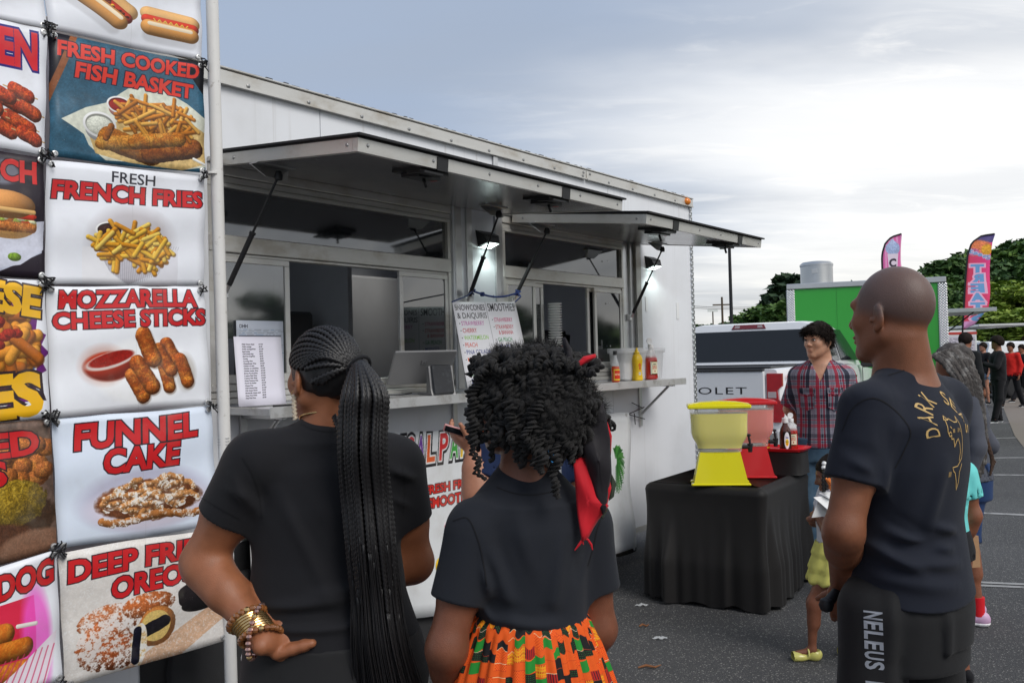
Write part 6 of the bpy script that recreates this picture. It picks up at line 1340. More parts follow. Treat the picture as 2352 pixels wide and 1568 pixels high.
        fs.append(rc(J['shL'],J['neck0']-V3(0,0,.025*k),.052*k*(slr*.85),.062*k)); ks.append(.04); fs.append(rc(J['shR'],J['neck0']-V3(0,0,.025*k),.052*k*(slr*.85),.062*k)); ks.append(.04)
        U=union(fs,ks,pad=.08); g=foldf(folds) if folds else None; nc_=(J['neck0']+s.R@V3(0,.020,.064)*k); hemf=(lambda P:P[:,2]*0+hem(P)) if callable(hem) else (lambda P:P[:,2]*0+hem); inner=s.body
        arm_cut=[(c,u) for c,u in sl_]
        def f(P):
            d=U(P)
            if g is not None: d=d+g(P)
            if wobble: d=d+wob(P,11/k,wobble,s.o[0]*7)+wob(P,29/k,wobble*.35,2)
            d=smin(d,s.ft(P)-.006,.008)
            for i,(c,u) in enumerate(arm_cut): d=smin(d,np.maximum((s.arm_ if long_ else s.up)[i](P)-.007,(P-c)@u),.008)
            hz=hemf(P); dz=hz-P[:,2]; d=smax(d,dz,.003)
            q=P-nc_; dn=np.sqrt((q[:,0]**2+q[:,1]**2)+(q[:,2]*.9)**2)-neck*k; d=smax(d,-dn,.004)
            if vneck:
                l=(P-s.J['neck0'])@s.R; v=np.maximum(np.abs(l[:,0])*1.0-.055*k*np.clip((l[:,2]+vneck*k)/(vneck*k),0,1.5),-l[:,2]-vneck*k); v=np.maximum(v,-l[:,1]+.02); d=smax(d,-v,.003)
            # hollow the hems
            sl=(P[:,2]-hz)-.03
            for c,u in arm_cut: sl=np.minimum(sl,np.maximum(np.abs((P-c)@u+.012)-.03,np.sqrt(((P-c)**2).sum(1))-.13))
            m=sl<.02
            if m.any(): d[m]=smax(d[m],-np.maximum(d[m]+.0105,sl[m]),.002)
            return d
        s.fshirt=f; lo,hi=s.bounds(); lo[2]=(hem if not callable(hem) else float(np.min(hem(np.array([lo,hi])))))-.06; hi[2]=s.J['neck0'][2]+.12*k
        return sdf_obj(name,f,lo,hi,h,m,s.obj,uv=uv)
    def trousers(s,name,m,h,waist,end=.09,r=(1.25,1.45,1.5),fold=True,prof=None,folds=None):
        gf=foldf(folds) if folds else None
        J=s.J;k=s.k; t=torso(prof or [(a,b+.012,c+.012,*r_) for a,b,c,*r_ in s.prof if a<=1.05/s.pk*k+.05],s.to,s.yaw,s.pk); fs=[t];ks=[.02]
        for n in 'LR': fs.append(union([rc(J['hp'+n],J['kn'+n],.085*k*r[0],.054*k*r[1]),rc(J['kn'+n],J['an'+n],.054*k*r[1],.038*k*r[2])],.03)); ks.append(.03)
        U=union(fs,ks,pad=.08)
        def f(P):
            d=U(P)
            if gf is not None: d=d+gf(P)
            if fold: d=d+wob(P,16/k,.0035,1)+.003*np.sin(P[:,2]*70/k+3*np.sin(P[:,0]*20))*np.clip((.4*k-P[:,2])/(.3*k),0,1)
            d=smin(d,s.ft(P)-.006,.008); d=smin(d,np.minimum(s.parts[2](P),s.parts[3](P))-.006,.008)
            d=smax(d,P[:,2]-waist,.003); d=smax(d,end-P[:,2],.003); m=P[:,2]<end+.03
            if m.any(): d[m]=smax(d[m],-(d[m]+.012),.002)
            return d
        s.ftr=f; lo,hi=s.bounds(); hi[2]=waist+.05; lo[2]=max(s.o[2]-.01,end-.06); return sdf_obj(name,f,lo,hi,h,m,s.obj)
    def shoes(s,m,h,m2=None,low=False):
        for n in 'LR':
            an=s.J['an'+n].copy(); k=s.k; fw=getattr(s,'ffw',s.R@V3(0,1,0)); z0=s.o[2]; a=V3(an[0],an[1],z0); Rm=np.stack([np.cross(fw,V3(0,0,1)),fw,V3(0,0,1)],1)
            U=union([el(a-fw*.02*k+V3(0,0,.045*k),V3(.038,.05,.05)*k,Rm),el(a+fw*.11*k+V3(0,0,.03*k),V3(.046,.085,.038)*k,Rm),el(a+fw*.04*k+V3(0,0,.05*k),V3(.04,.07,.042)*k,Rm)],.02)
            def f(P): d=smax(U(P),z0+.018*k-P[:,2],.003); return smax(d,P[:,2]-(z0+(.065 if low else .10)*k),.006)
            lo=a-.22*k;hi=a+.28*k; o=sdf_obj('shoe',f,lo,hi,h,m,s.obj)
            def g(P): d=U(P)-.005*k; d=np.maximum(d,P[:,2]-(z0+.026*k)); return np.maximum(d,z0+.001-P[:,2])
            sdf_obj('sole',g,lo,hi,h,m2 or m_white,o)
    def eyes(s,m_iris):
        for sd in (-1,1):
            c=s.fh.w(sd*.031,.079,.010); mb=MB(); mb.lathe([(.0001,-.011),(.006,-.0095),(.010,-.005),(.0115,0),(.010,.005),(.006,.0095),(.0001,.011)],16); mb.v=[tuple(c+s.Rh@(Rx(math.pi/2)@np.array(v)*V3(1.15,1,.62)*s.hs*.98)) for v in mb.v]; e=mb.build('eye',m_eye,s.obj)
            mb=MB(); mb.lathe([(.0001,.0125),(.0055,.0118),(.0068,.0105),(.0070,.0080)],14); mb.v=[tuple(c+s.Rh@(Rx(-math.pi/2)@np.array(v)*s.hs)) for v in mb.v]; mb.build('iris',m_iris,e)
        for sd in (-1,1):
            P=[s.fh.w(sd*x,y,z) for x,y,z in ((.016,.087,.031),(.030,.085,.036),(.046,.072,.031))]; mb=MB(); mb.tube(P,[.0036*s.hs,.0048*s.hs,.002*s.hs],6); mb.build('eyebrow',m_hair,s.obj)
            P=[s.fh.w(sd*x,y,z) for x,y,z in ((.018,.088,.012),(.032,.0905,.0185),(.046,.080,.011))]; mb=MB(); mb.tube(P,.0016*s.hs,5); mb.build('upper_eyelid',m_hair,s.obj)
m_eye=mat('eye_white',(.70,.68,.66),.2,coat=.6); m_iris=mat('dark_iris',(.03,.015,.008),.15,coat=.8)
m_hair=mat('black_hair',(.010,.009,.009),.6,0,.3,60,.3,300,spec=.3,stretch=(1,1,.2)); m_hairb=mat('brown_hair',(.013,.008,.006),.75,0,.5,80,1,300,spec=.2,stretch=(1,1,.15))
m_navy=clothm('navy_cotton',(.013,.0155,.025)); m_blackc=clothm('black_cotton',(.0115,.0115,.014)); m_shorts=clothm('black_jersey',(.014,.014,.015),.7)
def hair_cap(hm,name,m,fn,thick=.012,h=.006,lo=-.05,front=.05,noise_=.003,parent=None,extra=None):
    """short hair hugging the skull above a hairline"""
    fh=hm.fh; c=hm.J['head']; R=hm.Rh; hs=hm.hs
    E=[el(fh.w(0,-.016,.030),V3(.078+thick,.098+thick,.094+thick)*hs,R)]
    if extra: E+=extra(fh)
    U=union(E,.02)
    def f(P):
        l=(P-c)@R/hs; d=U(P)+wob(P,70,noise_,1)+wob(P,150,noise_*.5,3); return smax(d,fn(l)*hs,.006)
    return sdf_obj(name,f,c-.17*hs,c+.17*hs,h,m,parent or hm.obj)
import time as _t; _T0=_t.time()
# ================================================================ the bald man in the navy shirt
def project(f,p,d,off=.0012):
    P=np.array(p,float); d=np.array(d,float); d=d/np.linalg.norm(d,axis=-1,keepdims=True); t=np.zeros(len(P))
    for _ in range(60): t+=np.clip(f(P+t[:,None]*d),-.02,.02)*.8
    return P+(t-off)[:,None]*d
S=2.45
hcM=at(2046,724,S)
JM=dict(neck0=at(2078,848,S-.0)-V3(0,0,.0),shL=at(1994,945,S-.10),shR=at(2166,925,S+.16),elL=at(1938,1215,S-.13),wrL=at(1930,1335,S+.10),elR=at(2150,1180,S+.30),wrR=at(1975,1335,S+.24),
        hpL=at(2010,1400,S-.05),hpR=at(2124,1400,S+.08),knL=at(1998,1790,S-.09),knR=at(2150,1790,S+.10),anL=at(2020,2110,S-.10),anR=at(2145,2110,S+.06))
for n in 'LR': JM['an'+n][2]=.085
tmx,tmy=at(2084,1200,S+.02)[:2]; yM=R_(50)
profM=[(.74,.185,.135,0,.0),(.88,.192,.140,0,0),(1.0,.176,.132,0,0),(1.12,.168,.128,0,0),(1.26,.190,.138,-.01,0),(1.38,.192,.126,-.015,0),(1.45,.15,.10,-.01,0),(1.52,.07,.065,0,0)]
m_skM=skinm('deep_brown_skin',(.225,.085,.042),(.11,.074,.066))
hm=Hum((tmx,tmy),yM,1.82,'m',arm=1.10,hyaw=R_(37),hpitch=.0,prof=profM,torso_o=(tmx,tmy,0),J=JM,hc=hcM,hs=1.06,hand={'L':dict(n=V3(-.5,-.8,0),d=V3(.10,.15,-.95),curl=.28,thumb=-1),'R':dict(n=V3(-.6,-.7,0),d=V3(-.45,-.05,-.85),curl=.9,thumb=1)})
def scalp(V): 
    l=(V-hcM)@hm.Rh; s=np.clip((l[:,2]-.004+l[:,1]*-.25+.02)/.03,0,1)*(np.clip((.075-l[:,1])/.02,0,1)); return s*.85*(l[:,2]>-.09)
man=hm.build(m_skM,'bald man in a navy DARK SEAS shirt standing with hands clasped, back to the camera',.0052,scalp)
def mf(x0,y0,x1,y1,w,d,Y0=2.30): return (at(x0,y0,Y0),at(x1,y1,Y0),w,d)
fo=[mf(2050,1225,2190,1262,.016,-.010),mf(2060,1262,2200,1240,.014,.008),mf(2040,1180,2150,1255,.018,.009),mf(2075,1290,2215,1300,.016,-.008),mf(2000,1255,2110,1310,.018,-.010),mf(2150,1210,2215,1225,.014,-.008),mf(2020,1330,2200,1350,.02,-.006),
    mf(2055,960,2040,1120,.022,.012,2.22),mf(2030,1000,2075,1150,.02,-.007,2.22),mf(2110,1000,2060,1190,.028,.008,2.25),mf(1960,905,2050,900,.025,-.006,2.3),mf(2170,1060,2130,1220,.02,-.006),mf(1960,1060,2010,1085,.014,-.006,2.25),mf(1945,1020,2020,1050,.016,.006,2.25)]
hem_m=lambda P: .925+ .0*P[:,0]-.02*np.cos((P[:,0]-tmx)*9)-.0
shirtM=hm.shirt('navy_shirt',m_navy,.0052,hem_m,loose=.010,sl=.60,slr=1.36,slr2=1.44,prof=[(.86,.215,.165),(1.0,.197,.150),(1.12,.180,.141),(1.26,.200,.149,-.01,0),(1.38,.205,.14,-.015,0),(1.44,.15,.105,-.01,0)],folds=fo,neck=.072,wobble=.0025)
hm.trousers('black_shorts',m_shorts,.008,1.0,.42,(1.05,1.5,1.4),prof=[(.80,.19,.15),(.88,.205,.155),(1.0,.192,.146),(1.12,.18,.14)],folds=[mf(2140,1395,2146,1640,.022,.022,2.3),mf(2050,1370,2040,1600,.02,-.006,2.3),mf(2095,1400,2085,1600,.02,.006,2.3),mf(2180,1400,2175,1600,.016,-.006,2.3)]); hm.shoes(m_blackc,.008)
nb=Rz(yM)@V3(0,-1,0); lat=Rz(yM)@V3(1,0,0)
gold=mat('gold_print',(.52,.34,.12),.6)
org=at(2197,1000,2.30); org=np.array([tmx,tmy,org[2]])+nb*.5+lat*(-.012)
def prt(q): q=q*[.74,.82]; return org+(q[:,:1]-.058)*lat+q[:,1:2]*V3(0,0,1)
def stroke(pts,w):
    P=np.array(pts,float); V=[];F=[]
    for i,p in enumerate(P):
        t=P[min(i+1,len(P)-1)]-P[max(i-1,0)]; t/=np.linalg.norm(t)+1e-9; n=np.array([-t[1],t[0]])*w/2; V+= [p+n,p-n]
    return V,[(2*i,2*i+1,2*i+3,2*i+2) for i in range(len(P)-1)]
def dense(P,n=6): 
    P=np.array(P,float); o=[]
    for a,b in zip(P[:-1],P[1:]): o+=[a+(b-a)*i/n for i in range(n)]
    return o+[P[-1]]
VV=[];FF=[]
ch=text_tris('H',0)[0][:,1].max()
for i,t in enumerate('DARK SEAS'):
    if t==' ': continue
    a=math.pi*(1.04-i/8*1.08); v,tr=text_tris(t,.0); v=v.copy(); w_=v[:,0].max()-v[:,0].min(); v[:,0]-=(v[:,0].max()+v[:,0].min())/2; q=v*[.030/w_,.044/ch]; r=a-math.pi/2; c_,s_=math.cos(r),math.sin(r); q=np.stack([q[:,0]*c_-q[:,1]*s_,q[:,0]*s_+q[:,1]*c_],1)+[.085*math.cos(a),.075*math.sin(a)+.025]; b=sum(len(x) for x in VV); VV.append(q); FF+=[tuple(int(k)+b for k in x) for x in tr]
for pts in ([(-.045,.035),(-.040,.050),(-.03,.048),(-.02,.052),(0,.040),(.02,.040),(.032,.058),(.034,.02),(.040,-.01),(.038,-.045),(.028,-.075),(.010,-.088),(-.004,-.098),(-.035,-.100),(-.028,-.112),(-.018,-.118),(-.004,-.145),(.004,-.175),(.012,-.150),(.010,-.118),(.028,-.092)],[(-.045,.035),(-.048,.012),(-.040,-.004),(-.030,.002),(-.032,-.012),(-.020,-.010),(-.018,-.038),(-.004,-.020),(.008,-.012),(.018,-.03),(.020,-.055),(.008,-.082)],[(-.046,.048),(-.034,.062),(-.028,.050)],[(-.032,.028),(-.026,.022)],[(-.02,.020),(-.018,.008)],[(-.012,.020),(-.012,.008)],[(.014,.022),(.010,.008)],[(.022,.020),(.026,.008)],[(-.044,.006),(-.036,.012),(-.03,.006)],[(-.060,-.112),(-.058,-.128)],[(-.052,-.112),(-.052,-.128)],[(-.045,-.112),(-.044,-.128)]):
    v,f=stroke(dense(pts,3),.0032); b=sum(len(x) for x in VV); VV.append(np.array(v)); FF+=[tuple(k+b for k in x) for x in f]
Q=project(hm.fshirt,prt(np.concatenate(VV)),-nb,.0015); mesh_obj('gold_shirt_print',Q,FF,gold,shirtM)
# vertical lettering on the left leg
VV=[];FF=[]; nl=Rz(yM)@V3(-.95,-.31,0); ll=np.cross(V3(0,0,1),nl)
sp0=at(1953,1395,2.35); 
for i,t in enumerate('NELEUS PERFO'):
    if t==' ': continue
    v,tr=text_tris(t,.03); v=v.copy(); w_=v[:,0].max()-v[:,0].min(); v[:,0]-=v[:,0].min(); q=np.stack([(v[:,1]/ch-.5)*.042,-v[:,0]/w_*.0205],1)*[1,1]; q[:,1]-=i*.0250; b=sum(len(x) for x in VV); VV.append(q); FF+=[tuple(int(k)+b for k in x) for x in tr]
LSH=-.005
q=np.concatenate(VV); c0=np.array([hm.J['hpL'][0],hm.J['hpL'][1],0])
P=c0+nl*.4+q[:,:1]*(ll)*1.0+np.stack([q[:,1]*0,q[:,1]*0,q[:,1]+sp0[2]],1)+ll*LSH; 
Q=project(hm.ftr,P,-nl,.0015); mesh_obj('leg_lettering',Q,FF,mat('grey_print',(.30,.32,.36),.5),man.children[1])
m_seam=mat('seam_thread',(.004,.004,.006),.9)
def seam(pts,hm_,par,Y0=2.0,w_=.003):
    P=[]; 
    for k in range(len(pts)-1):
        p0,p1,p2,p3=[np.array(pts[i],float) for i in (max(k-1,0),k,k+1,min(k+2,len(pts)-1))]
        for t in np.linspace(0,1,8,endpoint=False): P.append(.5*((2*p1)+(-p0+p2)*t+(2*p0-5*p1+4*p2-p3)*t*t+(-p0+3*p1-3*p2+p3)*t**3))
    P.append(np.array(pts[-1],float)); v,f=stroke([(q[0],q[1]) for q in P],w_*900); Q=project(hm_.fshirt,[at(x,y,Y0) for x,y in v],[ray(x,y) for x,y in v],.0014); mesh_obj('seam',Q,f,m_seam,par)
seam([(1934,990),(1958,938),(2004,914),(2052,938),(2091,988),(2078,1032),(2056,1075)],hm,shirtM)
seam([(2040,862),(2070,852),(2105,842),(2135,836)],hm,shirtM)
seam([(1932,1090),(1972,1108),(2020,1128)],hm,shirtM,2.0,.002)
mic=MB(); a=at(1926,1352,S+.10);b=at(1898,1388,S+.06); mic.tube([a,a*.4+b*.6,b],[.012,.015,.016],14); mic.lathe([(.001,-.022),(.016,-.015),(.021,0),(.016,.015),(.001,.022)],14,tuple(b)); tag(mic.build('microphone',m_black),'black microphone held low in the hands of the bald man','microphone')
print('man',_t.time()-_T0)
# ================================================================ the woman with long braids
D1=2.25
hc1=at(740,868,D1); J1=dict(neck0=at(742,985,D1)+V3(0,0,.0),shL=at(588,1060,D1-.05),shR=at(905,1068,D1+.06),elL=at(466,1290,D1-.02),wrL=at(606,1470,D1-.15),elR=at(948,1290,D1+.12),wrR=at(880,1262,D1+.36),
   hpL=at(670,1560,D1-.02),hpR=at(850,1560,D1+.04),knL=at(668,1900,D1),knR=at(860,1900,D1+.05),anL=at(668,2240,D1-.03),anR=at(868,2240,D1+.02))
for n in 'LR': J1['an'+n][2]=.085; J1['kn'+n][2]=.47
t1=at(752,1250,D1+.02)[:2]; y1=R_(12)
prof1=[(.55,.16,.12,0,.0),(.70,.215,.165,0,.012),(.80,.222,.170,0,.015),(.90,.205,.15,0,.01),(1.0,.183,.13,0,0),(1.10,.172,.125,0,0),(1.22,.180,.135,.005,0),(1.32,.185,.115,0,0),(1.38,.13,.085,0,0),(1.43,.055,.055,0,.0)]
m_sk1=skinm('warm_brown_skin',(.30,.112,.052),(.10,.045,.030))
h1=Hum((t1[0],t1[1]),y1,1.67,'f',arm=1.32,hs=1.03,hyaw=R_(44),hpitch=.06,prof=prof1,torso_o=(t1[0],t1[1],0),J=J1,hc=hc1,
  hand={'L':dict(d=V3(.50,.82,-.12),n=V3(-.75,.35,-.25),curl=.35,thumb=-1,tdir=V3(.95,-.02,.26)),'R':dict(curl=.4)})
def tint1(V): 
    l=(V-hc1)@h1.Rh; return np.clip((l[:,2]-.005-l[:,1]*.15)/.03,0,1)*np.clip((.07-l[:,1])/.03,0,1)*.55+.5*np.exp(-((V-J1['elL']-V3(-.045,-.02,-.02))**2).sum(1)/.0009)
w1=h1.build(m_sk1,'woman with long black braids and a hand on her hip, back to the camera',.0052,tint1)
def m1(x0,y0,x1,y1_,w,d,Y0=2.13): return (at(x0,y0,Y0),at(x1,y1_,Y0),w,d)
fo1=[m1(640,1130,760,1380,.020,-.006),m1(680,1150,800,1330,.02,.006),m1(600,1400,800,1380,.016,-.009,2.12),m1(590,1425,810,1420,.014,.008,2.12),m1(600,1446,830,1440,.014,-.008,2.12),m1(700,1370,860,1350,.016,-.006,2.12),
     m1(520,1080,580,1180,.018,-.007,2.12),m1(560,1070,615,1190,.016,.006,2.12),m1(490,1120,560,1150,.014,-.005,2.1),m1(900,1080,960,1110,.014,-.009,2.2),m1(930,1120,985,1150,.012,.007,2.2),m1(905,1150,950,1180,.012,-.006,2.2)]
sh1=h1.shirt('black_shirt',m_blackc,.0052,lambda P:.885+.02*np.sin(P[:,0]*14),loose=.008,sl=.54,slr=1.50,slr2=1.52,folds=fo1,neck=.062,wobble=.0022)
h1.trousers('black_trousers',m_shorts,.008,.905,.09,(1.12,1.5,1.5),prof=[(.50,.17,.13,0,.0),(.70,.228,.178,0,.012),(.80,.235,.184,0,.015),(.90,.216,.165,0,.01),(1.0,.196,.146,0,0)]); h1.shoes(m_blackc,.01)
seam([(556,1050),(580,1090),(596,1140),(602,1190)],h1,sh1,1.8)
seam([(462,1142),(505,1168),(552,1192)],h1,sh1,1.8,.002)
seam([(690,972),(720,985),(760,990),(790,984)],h1,sh1,1.8)
seam([(925,1070),(930,1120),(926,1180)],h1,sh1,1.8)
print('w1 body',_t.time()-_T0)
# --- braids
def braid_mesh(P,r,pitch=.015,n=6,amp=.30,taper=1.0,fl=None):
    P=np.asarray(P,float); d=np.r_[0,np.cumsum(np.linalg.norm(np.diff(P,axis=0),axis=1))]; m=max(6,int(d[-1]/(pitch/4))); s=np.linspace(0,d[-1],m); Q=np.stack([np.interp(s,d,P[:,i]) for i in range(3)],1)
    T=np.gradient(Q,axis=0); T/=np.linalg.norm(T,axis=1)[:,None]+1e-9; ref=np.array([0.,-1,0]) if fl is None else np.asarray(fl,float); U=ref-T*(T@ref)[:,None]; U/=np.linalg.norm(U,axis=1)[:,None]+1e-9; W_=np.cross(T,U)
    a=np.arange(n)*2*math.pi/n+.3; ca,sa=np.cos(a),np.sin(a); ph=np.where(sa>0,0,math.pi); rr=r*(1-(1-taper)*s/d[-1])[:,None]*(1+amp*np.sin(2*math.pi*s[:,None]/pitch+ph[None]-ca[None]*1.2))
    V=(Q[:,None,:]+U[:,None,:]*(ca*rr)[...,None]*.8+W_[:,None,:]*(sa*rr)[...,None]*1.15).reshape(-1,3)
    F=[(i*n+j,i*n+(j+1)%n,(i+1)*n+(j+1)%n,(i+1)*n+j) for i in range(m-1) for j in range(n)]; F+=[tuple(range(n))[::-1],tuple(range((m-1)*n,m*n))]; return V,F
def hair_obj(name,V,F,m,par): o=mesh_obj(name,V,F,m,par,True); return o
def headpt(h,az,el_,r=1.0,c=(0,-.016,.030),ra=(.078,.098,.095)):
    v=V3(math.sin(az)*math.cos(el_)*ra[0],math.cos(az)*math.cos(el_)*ra[1],math.sin(el_)*ra[2])*r; return h.fh.w(*(v+V3(*c)))
m_braid=mat('black_braid',(.012,.011,.012),.38,0,.3,80,.4,500,spec=.55)
def hl1(l): # hairline: keep above / behind
    return np.maximum(l[:,1]-.062+.0*l[:,2]-.2*np.maximum(l[:,2]-.05,0), -(l[:,2]+.055+.9*np.minimum(0,-(l[:,1]+.02))*1.0)*.8)
cap1=hair_cap(h1,'hair',m_braid,hl1,thick=.001,h=.005,noise_=.002)
tie=at(822,842,D1-.115)
rb=random.Random(3); tl=h1.Rh.T@(tie-hc1)/h1.hs
import itertools
for i in range(30):
    az=-2.35+4.6*i/29.; # hairline start going round the front
    st_el=-.02+.50*math.cos(az)**2*(1 if abs(az)<1.57 else 0)-(.35 if abs(az)>1.9 else 0); P=[]
    s0=V3(math.sin(az)*math.cos(st_el),math.cos(az)*math.cos(st_el),math.sin(st_el)); e0=(tl-V3(0,-.016,.03))/V3(.078,.098,.095); e0/=np.linalg.norm(e0); 
    om=math.acos(np.clip(s0@e0,-1,1))
    sway=rb.uniform(-.05,.05)
    for t in np.linspace(0,1,16):
        v=(math.sin((1-t)*om)*s0+math.sin(t*om)*e0)/math.sin(om); v=v+V3(0,0,.28*math.sin(t*math.pi))*(1 if om>1.3 else .3); v/=np.linalg.norm(v); P.append(h1.fh.w(*(v*V3(.0815,.1015,.0985)*(1+.05*t)+V3(0,-.016,.03))))
    P.append(tie+(P[-1]-tie)*.3)
    V,F=braid_mesh(P,.0062,.011,6,.30,fl=P[8]-hc1); hair_obj('braid',V,F,m_braid,cap1)
mb=MB(); ax=np.array(at(900,920,D1-.2)-tie); ax/=np.linalg.norm(ax); u_=np.cross(ax,V3(0,0,1)); u_/=np.linalg.norm(u_); v_=np.cross(ax,u_); mb.tube([tie+ax*.005+(u_*math.cos(a)+v_*math.sin(a))*.031 for a in np.linspace(0,6.28,24)],.0042,8,caps=False); mb.build('hair_tie',m_blackc,cap1)
# fall of the ponytail: widths at each height measured on the fabric behind it
ys=[842,850,900,960,1040,1140,1250,1370,1480,1600,1720]; xl=[812,806,786,778,778,786,796,806,812,826,850]; xr=[836,856,886,890,888,896,906,918,932,962,985]
for i in range(100):
    u=rb.random(); lay=i/100.; P=[tie]; ph=rb.uniform(0,6); stop=len(ys) if rb.random()<.8 else len(ys)-1
    for k in range(1,stop):
        w_=(u-.5)*(1+.03*math.sin(k*1.3+ph))+.5; x=xl[k]*(1-w_)+xr[k]*w_; dep=D1-.16-(.050*math.sin(math.pi*min(1,max(0,w_))))*(1-lay*.9)-(.03 if 2<=k<=4 else 0)+(.02 if k>=7 else 0)+(.02 if k>=9 else 0); P.append(at(x+1.5*math.sin(k+ph),ys[k]+(0 if k>1 else (w_-.5)*-10),dep))
    P=np.array(P); P[1]=P[1]*.5+P[0]*.5+(-ax*0)+V3(0,-.012,.010)
    # smooth by Catmull-Rom
    S_=[]
    for k in range(len(P)-1):
        p0,p1,p2,p3=P[max(k-1,0)],P[k],P[k+1],P[min(k+2,len(P)-1)]
        for t in np.linspace(0,1,6,endpoint=False): S_.append(.5*((2*p1)+(-p0+p2)*t+(2*p0-5*p1+4*p2-p3)*t*t+(-p0+3*p1-3*p2+p3)*t**3))
    S_.append(P[-1]); S_=np.array(S_); cut=int(len(S_)*rb.uniform(.60,.78)); V,F=braid_mesh(S_[:cut],.0047,.012,6,.22,.85); b_=hair_obj('braid',V,F,m_braid,cap1)
    V2=[];F2=[]
    for q in range(7):
        o_=np.array([rb.gauss(0,.004),rb.gauss(0,.003),0]); T_=S_[cut-1:]; n_=len(T_); o2=np.array([rb.gauss(0,.010),rb.gauss(0,.006),0]); W2=[p+o_*.4+o2*(k/n_) for k,p in enumerate(T_)]; 
        if n_<3: continue
        mb=MB(); mb.tube(W2,[.0016]*(n_-1)+[.0005],4); b0=len(V2); V2+=mb.v; F2+=[tuple(k+b0 for k in f) for f in mb.f]
    if V2: hair_obj('loose_ends',V2,F2,m_braid,b_)
for (pts,r_) in (([(768,955,-.08),(778,985,-.13),(800,1040,-.15),(806,1120,-.155),(812,1240,-.15),(830,1330,-.15),(842,1420,-.14)],.0062),):
    P=[at(x,y,D1+d) for x,y,d in pts]; V,F=braid_mesh(P,r_,.014,6,.33,.8); hair_obj('braid',V,F,m_braid,cap1)
# jewellery
m_goldm=mat('gold_metal',(.70,.48,.22),.25,.95); m_amber=mat('amber_bead',(.22,.08,.02),.15,0,.3,20,coat=.9); m_rose=mat('rose_metal_bead',(.55,.33,.28),.2,.9)
wr=J1['wrL']; fd=wr-J1['elL']; fd/=np.linalg.norm(fd); ua=np.cross(fd,V3(0,1,0)); ua/=np.linalg.norm(ua); va=np.cross(fd,ua)
for k,(off,rad,br,m_,n_,tl_) in enumerate([(-.070,.044,.0082,m_amber,22,.10),(-.012,.043,.0080,m_amber,22,.22),(-.030,.046,.0072,m_rose,24,-.45)]):
    root=empty('bead_bracelet',wr+fd*off); tag(root,['brown wooden bead bracelet highest on the wrist of the hand on hip','amber glass bead bracelet in the middle of the wrist stack','rose metal bead bracelet nearest the hand on the hip'][k],'bracelet')
    for j in range(n_):
        a=2*math.pi*j/n_; p=(ua*math.cos(a)+va*math.sin(a))*rad+fd*tl_*rad*math.cos(a+.5)*2; mb=MB(); mb.lathe([(.0001,-br),(br*.7,-br*.7),(br,0),(br*.7,br*.7),(.0001,br)],8,tuple(p)); mb.build('bead',m_goldm if (j%7==3) else m_,root)
root=empty('coil_bangle',wr+fd*.0); tag(root,'gold ribbed coil bangle between the bead bracelets','bracelet'); mb=MB()
for q in range(7): mb.tube([(ua*math.cos(a)+va*math.sin(a))*.039+fd*(-.062+.0072*q+.010*math.cos(a+.5)) for a in np.linspace(0,6.28,25)],.0036,6,caps=False)
mb.build('coil',m_goldm,root)
ear=h1.fh.w(-.080,.002,-.036); er=empty('drop_earring',ear); tag(er,'long pale drop earring in the left ear of the braided woman','earring'); mb=MB(); V,F=braid_mesh([V3(0,0,-.002),V3(0,0,-.03),V3(.002,0,-.065)],.0050,.010,6,.35); mesh_obj('drop',V,F,mat('pale_shell',(.62,.52,.40),.35,.3),er,True); mb=MB(); mb.tube([V3(.006*math.cos(a),0,.006*math.sin(a)) for a in np.linspace(0,6.28,14)],.001,5); mb.build('hook',m_goldm,er)
nk=J1['neck0']; mb=MB(); P=[h1.fh.w(0,0,0)*0+nk+h1.R@V3(.056*math.cos(a),.056*math.sin(a),.030-.016*math.sin(a)) for a in np.linspace(0,6.28,60)]; V,F=braid_mesh(P,.0022,.006,5,.4); tag(mesh_obj('neck_chain',V,F,m_goldm,None,True),'thin gold chain round the neck of the braided woman','necklace')
print('w1',_t.time()-_T0)
# ================================================================ the girl with twists and a kente skirt
D2=2.12
hc2=at(1180,935,D2); J2=dict(neck0=at(1212,1110,D2+.0),shL=at(1090,1210,D2-.05),shR=at(1345,1196,D2+.07),elL=at(1026,1482,D2-.08),wrL=at(1035,1640,D2+.10),elR=at(1374,1440,D2+.10),wrR=at(1330,1540,D2+.28),
   hpL=at(1150,1580,D2-.02),hpR=at(1290,1580,D2+.03),knL=at(1140,1960,D2),knR=at(1300,1960,D2+.03),anL=at(1140,2280,D2-.02),anR=at(1300,2280,D2+.02))
for n in 'LR': J2['an'+n][2]=.08; J2['kn'+n][2]=.43
t2=at(1215,1350,D2+.01)[:2]; y2=R_(14)
prof2=[(.55,.13,.10,0,0),(.70,.165,.14,0,0),(.80,.165,.14,0,0),(.90,.140,.115,0,0),(.98,.122,.098,0,0),(1.10,.130,.10,0,0),(1.18,.140,.10,0,0),(1.24,.135,.088,0,0),(1.30,.08,.066,0,0),(1.34,.048,.05,0,.0)]
m_sk2=skinm('dark_brown_skin',(.19,.070,.038),(.07,.032,.02))
h2=Hum((t2[0],t2[1]),y2,1.55,'f',arm=1.16,hs=1.08,hyaw=R_(40),hpitch=.0,prof=prof2,torso_o=(t2[0],t2[1],0),J=J2,hc=hc2)
w2=h2.build(m_sk2,'girl with black hair twists, dark shirt and orange kente skirt, back to the camera',.0052)
def m2(x0,y0,x1,y1_,w,d,Y0=2.0): return (at(x0,y0,Y0),at(x1,y1_,Y0),w,d)
